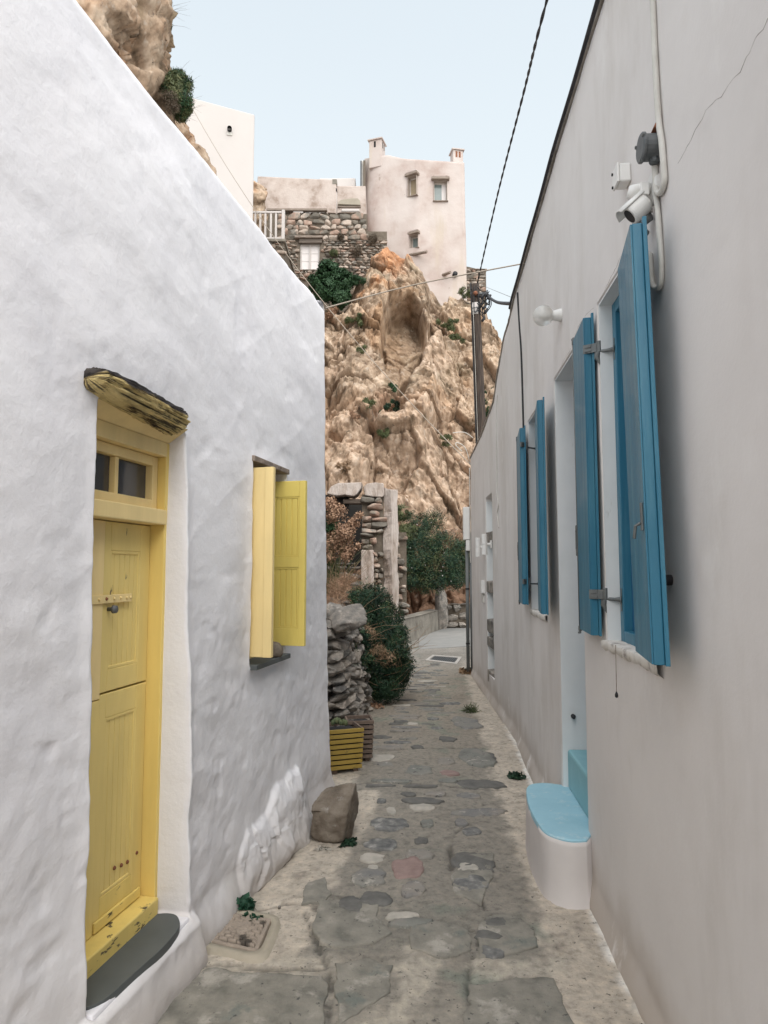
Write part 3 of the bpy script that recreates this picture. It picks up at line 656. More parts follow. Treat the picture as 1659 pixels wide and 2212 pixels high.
#                              # far edge of the frame opening
D_n = solve_n(316, sF) #                                          # face of the door leaf
print("nF", nF, "Dn", D_n)
z0d = lw(330, 1968, nF)[1]; zTf = lw(350, 968, nF)[1]
zB0, zB1 = lw(320, 1131, nF - 0.02)[1], lw(320, 1098, nF - 0.02)[1]   # transom bar
print("frame z0", z0d, "top", zTf, "bar", zB0, zB1, "sF", sF)
sN = oL + 0.0                                          # near edge, hidden by the wall
DR = thing("panelled_door", LF.w((oL + oR) / 2, D_n, z0d), "old yellow panelled door with a transom light in the whitewashed wall", "door")
MB().box(LF, sF, oR + 0.03, D_n - 0.03, nF, z0d - 0.02, zTf + 0.03).build("frame_jamb", YEL_FRAME, DR, bevel=0.003)
MB().box(LF, oL - 0.03, oL + 0.03, D_n - 0.03, nF, z0d - 0.02, zTf + 0.03).build("frame_jamb", YEL_FRAME, DR, bevel=0.003)
MB().box(LF, oL + 0.031, sF - 0.001, D_n - 0.03, nF + 0.012, zB0, zB1).build("transom_bar", YEL_CREAM, DR, bevel=0.005)
MB().box(LF, oL + 0.031, sF - 0.001, D_n - 0.03, nF + 0.004, zTf - 0.035, zTf + 0.03).build("frame_head", YEL_CREAM, DR, bevel=0.003)
MB().box(LF, oL + 0.031, sF - 0.001, D_n - 0.03, nF + 0.02, z0d - 0.06, z0d + 0.055).build("door_threshold", YEL_WORN, DR, bevel=0.006)
# transom light: sash, glazing bar, two panes
zt0, zt1 = zB1 + 0.002, zTf - 0.037
TR = MB(); a0, a1 = oL + 0.033, sF - 0.003; fw = 0.042
for (x0, x1, y0, y1) in ((a0, a0 + fw, zt0, zt1), (a1 - fw, a1, zt0, zt1), (a0 + fw, a1 - fw, zt0, zt0 + fw), (a0 + fw, a1 - fw, zt1 - fw, zt1)): TR.box(LF, x0, x1, D_n - 0.02, D_n + 0.028, y0, y1)
tr = TR.build("transom_sash", YEL_CREAM, DR, bevel=0.003)
mid = lw(243, 1020, D_n)[0]
MB().box(LF, mid - 0.012, mid + 0.012, D_n - 0.02, D_n + 0.02, zt0 + fw + .001, zt1 - fw - .001).build("glazing_bar", YEL_CREAM, tr, bevel=0.002)
for (x0, x1) in ((a0 + fw, mid - 0.012), (mid + 0.012, a1 - fw)):
    MB().box(LF, x0 + .001, x1 - .001, D_n - 0.012, D_n - 0.006, zt0 + fw + .001, zt1 - fw - .001).build("pane", GLASS_D, tr)
# leaves
seam = lw(214, 1500, D_n)[0]
zs = lw(255, 1489, D_n)[1]                             # the cut between upper and lower half
def half_leaf(name, z_lo, z_hi, pz0, pz1, worn):
    mat = YEL_WORN if worn else YEL_DOOR
    b = MB(); b.box(LF, seam + 0.003, sF - 0.004, D_n - 0.035, D_n - 0.012, z_lo, z_hi)
    lf = b.build(name, mat, DR)
    st0, st1 = seam + 0.003, sF - 0.004; p0, p1 = st0 + 0.045, st1 - 0.075
    MB().box(LF, st0, p0, D_n - 0.012, D_n, z_lo, z_hi).build("stile", YEL_DOOR, lf, bevel=0.003)
    MB().box(LF, p1, st1, D_n - 0.012, D_n, z_lo, z_hi).build("stile", YEL_DOOR, lf, bevel=0.003)
    MB().box(LF, p0 + .001, p1 - .001, D_n - 0.012, D_n - 0.0005, z_lo, pz0).build("rail", mat, lf, bevel=0.003)
    MB().box(LF, p0 + .001, p1 - .001, D_n - 0.012, D_n - 0.0005, pz1, z_hi).build("rail", YEL_DOOR, lf, bevel=0.003)
    nb = 6
    for i in range(nb):
        u0 = p0 + (p1 - p0) * i / nb; u1 = p0 + (p1 - p0) * (i + 1) / nb
        MB().box(LF, u0 + .0015, u1 - .0015, D_n - 0.012, D_n - 0.006, pz0 + .001, pz1 - .001).build("board", YEL_DOOR, lf, bevel=0.0015)
    m_ = MB()
    for (x0, x1, y0, y1) in ((p0, p0 + .012, pz0, pz1), (p1 - .012, p1, pz0, pz1), (p0 + .012, p1 - .012, pz0, pz0 + .014), (p0 + .012, p1 - .012, pz1 - .014, pz1)): m_.box(LF, x0, x1, D_n - 0.011, D_n - 0.0015, y0, y1)
    m_.build("panel_moulding", YEL_DOOR, lf, bevel=0.003)
    return lf
zz = lambda y: lw(262, y, D_n)[1]
half_leaf("upper_leaf", zs + 0.004, zB0 - 0.004, zz(1440), zz(1190), False)
half_leaf("lower_leaf", z0d + 0.057, zs - 0.004, zz(1905), zz(1540), True)
m_ = MB(); m_.box(LF, oL + 0.03, seam - 0.003, D_n - 0.035, D_n + 0.006, z0d + 0.057, zs - 0.02); m_.build("side_leaf", YEL_DOOR, DR, bevel=0.003)
m_ = MB(); m_.box(LF, oL + 0.03, seam - 0.003, D_n - 0.035, D_n + 0.006, zs - 0.016, zB0 - 0.004); m_.build("side_leaf", YEL_CREAM, DR, bevel=0.003)
z_l = zz(1289); hs = MB().box(LF, oL + 0.02, lw(279, 1289, D_n)[0], D_n + 0.007, D_n + 0.013, z_l - 0.022, z_l + 0.012).build("hasp_strap", YEL_CREAM, DR, bevel=0.002)
for xx in (208, 224, 241, 255, 268, 276):
    s_ = lw(xx, 1289, D_n)[0]; m_ = MB(); m_.tube([LF.w(s_, D_n + .0125, z_l - 0.004), LF.w(s_, D_n + .019, z_l - .004)], [0.008, 0.004], 8); m_.build("stud", YEL_CREAM if xx not in (224,) else RUST, hs, True)
s_, z_ = lw(233, 1316, D_n); m_ = MB(); m_.tube([LF.w(s_, D_n, z_), LF.w(s_, D_n + .022, z_), LF.w(s_, D_n + .024, z_), LF.w(s_, D_n + .038, z_)], [0.008, 0.008, 0.017, 0.015], 14); m_.build("knob", METAL_D, DR, True)
for xx, yy in ((247, 1875), (262, 1869), (275, 1862), (295, 1842)):
    s_, z_ = lw(xx, yy, D_n); m_ = MB(); m_.tube([LF.w(s_, D_n - .001, z_), LF.w(s_, D_n + .005, z_)], [0.009, 0.006], 8); m_.build("bolt", RUST, DR, True)
MB().box(LF, seam + 0.005, sF - 0.02, D_n + .001, D_n + 0.012, z0d + 0.06, z0d + 0.10).build("kick_board", YEL_WORN, DR, bevel=0.003)

# lintel: yellow painted board under a weathered log
lb = MB(); zLb = zTf + 0.031
zl = lambda x, y, n: lw(x, y, n)[1]
b0, b1 = oL - 0.02, oR - 0.005
tz = DOOR[3] + 0.03
lb.hexa([LF.w(b0, nF - 0.1, zLb), LF.w(b1, nF - 0.1, zLb), LF.w(b1, nF + 0.005, zLb), LF.w(b0, nF + 0.005, zLb), LF.w(b0, nF - 0.1, tz), LF.w(b1, nF - 0.1, tz), LF.w(b1, -0.03, tz - 0.01), LF.w(b0, -0.03, tz - 0.01)])
lb.build("lintel_board", YEL_CREAM, LH, bevel=0.004)
A = lw(222, 812, 0.03); B = lw(407, 912, 0.03)
print("log", A, B)
ns, nr = 320, 160
us = np.linspace(0, 1, ns); th = np.linspace(0, 2 * math.pi, nr)
Ug, Tg = np.meshgrid(us, th, indexing='ij')
La = B[0] - A[0]
hh_ = 0.054 * (0.9 + 0.12 * Ug) * (0.72 + 0.28 * sstep(-0.02, 0.22, Ug)); dd = 0.07
fib = fbm(Ug * 2.2 + 0.2 * np.sin(Ug * 9), Tg * 5.5 + 0.6 * np.sin(Ug * 5), 0, 4, 88, ridge=True, gain=.65)
strand = fbm(Ug * 2.5 + .1 * np.sin(Ug * 14), Tg * 9 + .8 * np.sin(Ug * 4), 0, 3, 92, ridge=True)
rr = 1 + 0.16 * fib + 0.13 * strand + 0.10 * fbm(Ug * 5, Tg * 1.2, 0, 3, 87)
endt = sstep(0, 0.03, Ug) * sstep(1.0, 0.965, Ug) * 0.35 + 0.65
endt = np.where((us[:, None] <= 0) | (us[:, None] >= 1), 0.02, endt)
cz = A[1] + (B[1] - A[1]) * Ug + 0.006 * np.sin(Ug * math.pi)
s_g = A[0] + La * Ug + 0.02 * fbm(Tg * 2, Ug, 0, 3, 4) * (Ug > 0.9); n_g = -0.035 + dd * np.cos(Tg) * rr * endt; z_g = cz + hh_ * np.sin(Tg) * rr * endt
P = np.stack([LF.o.x + LF.t.x * s_g + LF.n.x * n_g, LF.o.y + LF.t.y * s_g + LF.n.y * n_g, z_g], -1)
lcol = np.ones(Ug.shape + (3,)) * np.array([0.62, 0.49, 0.22])
bare = sstep(-0.30, 0.10, np.sin(Tg - 0.35) + 0.55 * fbm(Ug * 7, Tg * 2, 0, 4, 90)); lcol = lcol + (np.array([0.045, 0.04, 0.042]) - lcol) * bare[..., None]
spl = np.maximum(sstep(0.05, -0.2, fib), sstep(0.22, -0.02, strand)); lcol = lcol + (np.array([0.05, 0.04, 0.03]) - lcol) * (spl * 0.9)[..., None]
grid_mesh("lintel_log", P, LOGM, LH, flip=True, attr=lcol)
# grey painted slab on the door sill
pts = []
for (x, y) in ((176, 2132), (178, 2176), (205, 2172), (240, 2150), (300, 2095), (350, 2050), (385, 2008), (387, 1988), (375, 1976), (345, 1975), (325, 1983), (270, 2030), (215, 2085)):
    p = LF.hit(x, y, 0)  # placeholder to keep the outline in wall coordinates
    q = gp(x, y, DOOR[2] + 0.012); pts.append((q.x, q.y))
pts = [(p.x, p.y) for p in spline([Vector((a, b, 0)) for a, b in pts + pts[:1]], 4)[:-1]]
MB().prism(pts[::-1], DOOR[2] - 0.02, DOOR[2] + 0.016).build("painted_step_patch", GREY_SLAB, LH, bevel=0.002)
mb = MB(); mb.box(LF, oL - 0.02, oR + 0.0, -0.34, 0.03, DOOR[2] - 0.12, DOOR[2] + 0.006); mb.build("door_sill", WHITE_L2, LH, bevel=0.012)

# --- yellow window with two folded shutters
w0, w1, wz0, wz1 = WIN
YW = thing("shuttered_window", LF.w((w0 + w1) / 2, -0.1, wz0), "small window with two yellow shutters swung open, beyond the yellow door", "window")
fr_ = MB()
for (x0, x1, y0, y1) in ((w0 - .01, w0 + .04, wz0, wz1), (w1 - .04, w1 + .01, wz0, wz1), (w0 + .04, w1 - .04, wz1 - .05, wz1 + .01), (w0 + .04, w1 - .04, wz0, wz0 + .04)): fr_.box(LF, x0, x1, -0.20, -0.13, y0, y1)
fr_.build("frame", YEL_CREAM, YW, bevel=0.003)
MB().box(LF, w0 + .04, w1 - .04, -0.19, -0.18, wz0 + .04, wz1 - .05).build("pane", GLASS_D, YW)
MB().box(LF, w0 - .02, w1 + .02, -0.13, -0.005, wz1 - 0.012, wz1 + 0.02).build("lintel", OLDWOOD, YW, bevel=0.004)
MB().box(LF, w0 + 0.0, w1 + .012, -0.29, 0.018, wz0 - 0.02, wz0 + 0.008).build("sill", GREY_SLAB, YW, bevel=0.003)
# near leaf (creamy, seen nearly edge on)
def leaf_frame(s_h, n_h, ang):
    """a shutter leaf's own plan frame: hinge at (s_h, n_h), opening outward by ang degrees from straight out"""
    h = LF.w(s_h, n_h, 0); a = R(ang)
    t = LF.n * math.cos(a) + LF.t * math.sin(a)
    n = Vector((t.y, -t.x)); return Frame((h[0], h[1]), (t.x, t.y), (n.x, n.y))
k1 = leaf_frame(w0 + 0.035, -0.13, -1.5)
zt_ = lw(590, 1013, 0.06)[1]; zb_ = lw(575, 1420, 0.06)[1]
L1 = 0.225
lf1 = MB().box(k1, 0, L1, -0.012, 0.012, zb_, zt_).build("shutter", YEL_CREAM, YW, bevel=0.003)
for (u0, u1) in ((0.0, 0.075), (L1 - 0.05, L1)): MB().box(k1, u0, u1, 0.012, 0.020, zb_, zt_).build("stile", YEL_CREAM, lf1, bevel=0.002)
# far leaf, with boards and mouldings on the side we see
k2 = leaf_frame(w1 - 0.02, -0.125, -3)
L2 = 0.25
zt2 = lw(657, 1040, 0.10)[1]; zb2 = lw(645, 1397, 0.10)[1]
print("k2 test", zt2, zb2)
lf2 = MB().box(k2, 0, L2, -0.016, 0.006, zb2, zt2).build("shutter", YEL_OLIVE, YW, bevel=0.002)
lf2['label'] = 'olive yellow shutter with two boarded panels'
zm = zb2 + (zt2 - zb2) * 0.5
rails = [(zb2, zb2 + 0.105), (zm - 0.03, zm + 0.035), (zt2 - 0.10, zt2)]
for (u0, u1) in ((0.0, 0.04), (L2 - 0.04, L2)): MB().box(k2, u0, u1, 0.006, 0.016, zb2, zt2).build("stile", YEL_OLIVE, lf2, bevel=0.002)
for (y0, y1) in rails: MB().box(k2, 0.0405, L2 - 0.0405, 0.006, 0.0155, y0, y1).build("rail", YEL_OLIVE, lf2, bevel=0.002)
for (y0, y1) in ((rails[0][1], rails[1][0]), (rails[1][1], rails[2][0])):
    for i in range(4):
        u0 = 0.05 + (L2 - 0.10) * i / 4; u1 = 0.05 + (L2 - 0.10) * (i + 1) / 4
        MB().box(k2, u0 + .0035, u1 - .0035, 0.006, 0.012, y0 + .012, y1 - .012).build("board", YEL_OLIVE, lf2, bevel=0.0015)
    m_ = MB()
    for (x0, x1, a_, b_) in ((0.041, 0.05, y0 + .001, y1 - .001), (L2 - .05, L2 - .041, y0 + .001, y1 - .001), (0.05, L2 - .05, y0 + .001, y0 + .011), (0.05, L2 - .05, y1 - .011, y1 - .001)): m_.box(k2, x0, x1, 0.006, 0.0135, a_, b_)
    m_.build("panel_moulding", YEL_OLIVE, lf2, bevel=0.002)

# ------------------------------------------------------------------ rock shapes
def ico(sub=2):
    import bmesh
    bm = bmesh.new(); bmesh.ops.create_icosphere(bm, subdivisions=sub, radius=1.0)
    V = np.array([v.co[:] for v in bm.verts]); F_ = [[v.index for v in f.verts] for f in bm.faces]; bm.free(); return V, F_
ICO2, ICO3, ICO4, ICO5 = ico(2), ico(3), ico(4), ico(5)
def rock_verts(base, seed, rough=0.12, box=0.5, cuts=9):
    V = base[0].copy()
    m_ = np.abs(V).max(axis=1, keepdims=True); V = V * (1 - box) + V / m_ * box * 0.85
    for k in range(cuts):
        rs = np.random.default_rng(seed * 31 + k); nrm = rs.normal(size=3); nrm /= np.linalg.norm(nrm); lim = 0.56 + 0.22 * rs.random()
        dd_ = V @ nrm; V = V - np.maximum(dd_ - lim, 0)[:, None] * nrm * 0.95
    r = fbm(V[:, 0] * 1.6 + seed * 3.1, V[:, 1] * 1.6, V[:, 2] * 1.6, 4, seed)
    r2 = fbm(V[:, 0] * 6, V[:, 1] * 6 + seed, V[:, 2] * 6, 3, seed + 5)
    V = V * (1 + rough * r + rough * 0.28 * r2)[:, None]
    return V
def rock_mesh(name, seed, base, mat, **kw):
    V = rock_verts(base, seed, **kw); V /= np.abs(V).max(axis=0)
    me = bpy.data.meshes.new(name); me.from_pydata(V.tolist(), [], base[1]); me.polygons.foreach_set("use_smooth", [True] * len(me.polygons)); me.materials.append(mat); me.update(); return me
# stone left on the window sill
_s = lw(592, 1400, -0.02)[0]; p = Vector(LF.w(_s, -0.02, wz0 + 0.055))
o = link("stone", rock_mesh("sill_stone", 3, ICO3, BOULDER, rough=0.2), None, None, p); o.scale = (0.058, 0.05, 0.050); o.rotation_euler = (0.1, 0.15, 0.6)
tag(o, "fist sized brown stone lying on the sill between the yellow shutters", "stone")
# boulder by the corner of the white house
bl = gp(718, 1820); V = rock_verts(ICO5, 14, rough=0.14, box=0.72, cuts=3)
V /= np.abs(V).max(axis=0); V[:, 2] = V[:, 2]
V = V * np.array([0.135, 0.14, 0.160]); V[:, 0] += V[:, 2] * 0.10; V[:, 1] += 0; V[:, 2] += 0.145
V[:, 2] += np.where(V[:, 2] > 0.2, V[:, 0] * 0.30, 0)
a = R(-14); Vx = V[:, 0] * math.cos(a) - V[:, 1] * math.sin(a); Vy = V[:, 0] * math.sin(a) + V[:, 1] * math.cos(a)
o = raw("boulder", np.stack([Vx + bl.x, Vy + bl.y + 0.16, V[:, 2] + gz1(bl.x, bl.y)], -1), ICO5[1], BOULDER, None, True)
tag(o, "squared brown boulder standing at the foot of the white corner", "boulder")
# ================================================================== RIGHT HOUSE (beige, blue shutters)
def bend(s): return np.maximum(np.asarray(s, float) - 7.0, 0) * 0.05
def rw(x, y, n=0.0):
    a, f, u = ray(x, y); g = lambda s: RF.w(s, n + max(s - 7.0, 0) * 0.05, 0)[0] * f - RF.w(s, n + max(s - 7.0, 0) * 0.05, 0)[1] * a
    lo = 0.5; st = 0.1
    while lo < 25 and g(lo) * g(lo + st) > 0: lo += st
    hi = lo + st
    for _ in range(30):
        m_ = (lo + hi) / 2
        if g(lo) * g(m_) <= 0: hi = m_
        else: lo = m_
    p = RF.w(lo, n + max(lo - 7.0, 0) * 0.05, 0); return lo, EYE + u * p[1] / f
def RP(s, n, z): return RF.w(s, n + float(bend(s)), z)
class RFrameAt:
    """straight plan frame tangent to the (gently bent) wall near s0"""
    def __init__(self, s0):
        p0 = Vector(RP(s0, 0, 0)); p1 = Vector(RP(s0 + 0.01, 0, 0)); t = (p1 - p0).normalized()
        self.f = Frame((p0.x - t.x * s0, p0.y - t.y * s0), (t.x, t.y), (-t.y, t.x))
sE = rw(1019, 1300)[0]
W1 = (2.45, rw(1300, 1000)[0], rw(1311, 1386)[1], rw(1290, 658)[1])     # near window
DO = (rw(1267, 1600)[0], rw(1205, 1200)[0], 0.02, rw(1197, 820)[1])      # doorway
W2 = (rw(1178, 1100)[0] + 0.05, rw(1140, 1100)[0] - 0.1, rw(1160, 1322)[1], rw(1160, 880)[1])
NI = (rw(1066, 1300)[0], rw(1052, 1300)[0], 0.30, rw(1053, 1073)[1])
print("RIGHT sE", sE, "W1", W1, "DO", DO, "W2", W2, "NI", NI)
def right_depth(s, z):
    d_ = 0.008 * fbm(s * 0.9, z * 0.8, 0, 2, 101) + 0.0025 * fbm(s * 4, z * 3, 0, 3, 111) + 0.0006 * fbm(s * 22, z * 22, 0, 2, 121)
    w = 0.003 * fbm(z * 3, s * 3, 1, 3, 131)
    a = sstep(0.004, -0.008, rect_sdf(s + w, z, *W1, 0.006)); b = sstep(0.004, -0.008, rect_sdf(s + w, z, *DO, 0.008)); c = sstep(0.004, -0.008, rect_sdf(s + w, z, *W2, 0.006))
    e = sstep(0.006, -0.010, rect_sdf(s + 3 * w, z, *NI, 0.05))
    foot = 0.035 * sstep(0.10, -0.02, z + 0.03 * fbm(s * 4, z * 4, 0, 3, 15))
    return d_ * (1 - np.maximum(np.maximum(a, b), np.maximum(c, e))) + foot * (1 - b) - 0.16 * a - 0.42 * b - 0.16 * c - 0.10 * e
_rt = [rw(x, y) for x, y in ((1301, 0), (1200, 330), (1111, 640), (1090, 725), (1073, 820), (1067, 865), (1040, 940), (1018, 985))]
def rtop(S):
    return np.interp(S, [-20] + [p[0] for p in _rt] + [12.5], [_rt[0][1] + .04] + [p[1] for p in _rt] + [_rt[-1][1] - .03])
print('rtop', _rt)
pr = np.concatenate([np.arange(-3.0, 1.0, 0.2), refine(1.0, sE - 0.04, 0.022, [W1[0], W1[1], DO[0], DO[1], W2[0], W2[1], NI[0], NI[1]], 0.003, 0.02)])
qr = refine(-0.15, 4.5 - 0.06, 0.022, [W1[2], W1[3], DO[3], W2[2], W2[3], NI[2], NI[3]], 0.003, 0.02)
rc = RF.w(4, -2, 0)
RH = thing("beige_house", (rc[0], rc[1], 0), "smooth beige plastered house with blue shutters along the right of the lane", "house")
PW = wall_grid(RF, pr, qr, sE, 4.5, right_depth, rad=0.04, ztopf=rtop, bendf=bend)
grid_mesh("wall", PW, BEIGE_R, RH, flip=True, attr=grime(*WALLSZ, seed=35, ink=(0.64, 0.59, 0.53)))
mb = MB(); mb.box(RF, -3.0, 8.9, -4.5, -0.45, 4.1, 4.3); mb.build("roof", BEIGE_R2, RH)
# whitewashed reveals: thin linings inside each recess
def reveal(o_, dep, name="reveal", mat=WHITE_JAMB, sill=True, near=False):
    s0, s1, z0, z1 = o_; k = RFrameAt((s0 + s1) / 2).f; m_ = MB()
    m_.box(k, s1 - 0.013, s1 - 0.005, -dep, -0.003, z0, z1); m_.build(name, mat, RH)
    m_ = MB(); m_.box(k, s0, s1 - 0.013, -dep, -0.003, z1 - 0.013, z1 - 0.005); m_.build("soffit", mat, RH)
reveal(W1, 0.15); reveal(DO, 0.41); reveal(W2, 0.15); 
# roof edge: rough mortar verge with slate, and the black cable tucked under it
S_ = np.arange(-1.0, sE + 0.01, 0.07)
m_ = MB(); m_.tube([Vector(RP(s, -0.012 + 0.003 * random.uniform(-1, 1), float(rtop(s)) + 0.002 + 0.004 * random.uniform(-1, 1))) for s in S_], [0.026 + 0.003 * random.uniform(-1, 1) for _ in S_], 7)
m_.build("roof_verge", M("verge_mortar", [(0.16, 0.135, 0.11), (0.33, 0.29, 0.25)], 14, bump=0.9, bscale=30, bdist=0.02), RH, True)
m_ = MB(); m_.tube([Vector(RP(s, 0.030, float(rtop(s)) - 0.035 + 0.006 * math.sin(s * 5))) for s in np.arange(-1, 6.7, 0.12)], 0.011, 7)
o = m_.build("black_cable", BLACK, None, True); tag(o, "black cable running under the roof edge of the beige house", "cable")
def bnd_box(k, s0, s1, n0, n1, z0, z1, name, mat, par, bv=0.003): return MB().box(k, s0, s1, n0, n1, z0, z1).build(name, mat, par, bevel=bv)

def blue_window(o_, lab, tagn):
    s0, s1, z0, z1 = o_; k = RFrameAt((s0 + s1) / 2).f
    T = thing("casement_window", k.w((s0 + s1) / 2, -0.1, z0), lab, "window")
    f = MB(); fw = 0.055
    for (a0, a1, b0, b1) in ((s0, s0 + fw, z0, z1), (s1 - fw - .014, s1 - .014, z0, z1 - .014), (s0 + fw, s1 - fw - .014, z1 - fw - .014, z1 - .014), (s0 + fw, s1 - fw - .014, z0, z0 + fw)): f.box(k, a0, a1, -0.15, -0.062, b0, b1)
    f.build("frame", BLUE, T, bevel=0.004)
    f = MB(); g0, g1, h0, h1 = s0 + fw, s1 - fw - .014, z0 + fw, z1 - fw - .014; w_ = 0.045
    for (a0, a1, b0, b1) in ((g0, g0 + w_, h0, h1), (g1 - w_, g1, h0, h1), (g0 + w_, g1 - w_, h1 - w_, h1), (g0 + w_, g1 - w_, h0, h0 + w_), ((g0 + g1) / 2 - .03, (g0 + g1) / 2 + .03, h0 + w_, h1 - w_)): f.box(k, a0, a1, -0.156, -0.100, b0, b1)
    f.build("casement", BLUE_D, T, bevel=0.003)
    MB().box(k, g0 + w_, g1 - w_, -0.152, -0.146, h0 + w_, h1 - w_).build("pane", M("blue_dark_pane", [(0.01, 0.07, 0.16), (0.015, 0.09, 0.2)], 2, rough=0.15, bump=0), T)
    n = 22; V = []
    top = [k.w(s0 - 0.03, -0.11, z0 + .004), k.w(s1 - .016, -0.11, z0 + .004)]
    P = np.zeros((n, 6, 3))
    for i in range(n):
        s = s0 - 0.03 + (s1 + 0.05 - s0) * i / (n - 1); j1 = 0.014 + 0.008 * random.uniform(-1, 1); 
        for q, (nn, zz_) in enumerate(((-0.12, 0.004), (j1 - .004, 0.006 + .003 * random.uniform(-1, 1)), (j1, 0.0), (j1 - .002, -0.03 + 0.006 * random.uniform(-1, 1)), (j1 - .02, -0.045), (-0.05, -0.05))): P[i, q] = k.w(s, nn, z0 + zz_)
    SILLM = M("chipped_sill", [(0.32, 0.29, 0.27), (0.62, 0.59, 0.55), (0.68, 0.65, 0.61)], 16, pos=[0.36, 0.46, 0.6], bump=0.6, bscale=40, bdist=0.006)
    grid_mesh("sill", P, SILLM, T, flip=True)
    return T, k
T1, k1r = blue_window(W1, "near blue window deep in the beige wall, half hidden by its big shutter", "near")
T2, k2r = blue_window(W2, "far blue window of the beige house, beyond the doorway", "far")

HINGE_COUNT = 0
def shutter(T, pa, pb, z0, z1, thick, lab, rod=False, handle=None, zs=None):
    """leaf as a slab between plan points pa (hinge side) and pb; parts: board, edge strip, rod, latch, hinges"""
    pa = Vector(pa); pb = Vector(pb); t = (pb - pa); Lh = t.length; t.normalize()
    n = Vector((t.y, -t.x))
    if n.x > 0: n = -n                                   # outer face looks into the lane
    k = Frame(pa, t, n)
    s = MB().box(k, 0, Lh, -thick, 0, z0, z1).build("shutter", BLUE, T, bevel=0.003)
    nb = 4
    for i in range(nb):
        u0 = Lh * i / nb; u1 = Lh * (i + 1) / nb
        MB().box(k, u0 + .0012, u1 - .0012, 0.0005, 0.006, z0 + .002, z1 - .002).build("board", BLUE, s, bevel=0.001)
    s['label'] = lab
    return s, k, Lh
# big near leaf, folded back towards us
xw = lambda s, n: Vector(RF.w(s, n, 0)).xy
nh = RF.hit(1377, 1415, 0.075); nf_ = RF.hit(1413, 1437, 0.125)
zt = RF.hit(1372, 470, 0.125)[1]; zb = nf_[1]
print("near leaf hinge s", nh[0], "free s", nf_[0], "z", zb, zt)
sh, kn, Ln = shutter(T1, xw(nf_[0], 0.125), xw(nh[0], 0.075), zb, zt, 0.032, 'big near shutter folded back against the wall')
m_ = MB(); m_.box(kn, -0.010, 0.012, -0.046, -0.0325, zb - 0.002, zt + 0.018); m_.build("rebate_strip", BLUE, sh, bevel=0.002)
s_, z_ = RF.hit(1397, 1115, 0.12)
ks = 0.03
m_ = MB(); m_.box(kn, ks - .008, ks + .008, 0.006, 0.014, z_ - 0.045, z_ + 0.045); m_.tube([kn.w(ks, .014, z_ - .02), kn.w(ks + .005, .03, z_ - .03), kn.w(ks + .012, .034, z_ - .07)], 0.006, 6); m_.build("latch", METAL, sh, bevel=0.002)
def lean(o_, z0, z1, ds):
    for q in [o_] + list(o_.children):
        off = origin_of(q); mw = q.data.vertices
        for v in mw:
            f_ = (v.co.z + off.z - z0) / (z1 - z0) * ds; v.co.x += RF.t.x * f_; v.co.y += RF.t.y * f_
near_leaf = (sh, zb, zt)
def hinge(T, pfrom, pto, z, big=1.0, under=True):
    """cast shutter hinge: block on the leaf, knuckle, arm to a base plate on the frame"""
    pf = Vector((pfrom[0], pfrom[1], z)); pt = Vector((pto[0], pto[1], z - 0.02 * big)); d_ = (pt - pf); d_.z = 0; L_ = d_.length; d_.normalize(); sd = Vector((-d_.y, d_.x, 0))
    f = Frame((pf.x, pf.y), (d_.x, d_.y), (sd.x, sd.y)); m_ = MB()
    m_.box(f, -0.03 * big, 0.035 * big, -0.008, 0.008, z - 0.022 * big, z + 0.022 * big)
    m_.box(f, -0.02 * big, 0.010 * big, -0.012, 0.012, z + 0.004 * big, z + 0.016 * big)
    m_.box(f, -0.02 * big, 0.010 * big, -0.012, 0.012, z - 0.016 * big, z - 0.006 * big)
    m_.tube([f.w(0.045 * big, 0, z - 0.026 * big), f.w(0.045 * big, 0, z + 0.030 * big)], 0.013 * big, 10)
    m_.tube([f.w(0.045 * big, 0, z - 0.02 * big), f.w(L_ - 0.03 * big, 0, z - 0.022 * big), f.w(L_, 0, z - 0.022 * big)], [0.008 * big, 0.008 * big, 0.013 * big], 9)
    m_.tube([f.w(L_ - .002, 0, z - 0.022 * big), f.w(L_ + .004, 0, z - 0.022 * big)], 0.02 * big, 10)
    m_.box(f, L_ - .001, L_ + 0.005, -0.010 * big, 0.010 * big, z - 0.075 * big, z + 0.03 * big)
    if under: m_.tube([f.w(0.04 * big, 0, z - .026 * big), f.w(0.035 * big, 0, z - .05 * big), f.w(0.05 * big, 0, z - .085 * big)], [0.016 * big, 0.014 * big, 0.003], 8)
    return m_.build("hinge", METAL, T, bevel=0.0015)
lean(*near_leaf, 0.085)                              # the old leaf hangs out of plumb
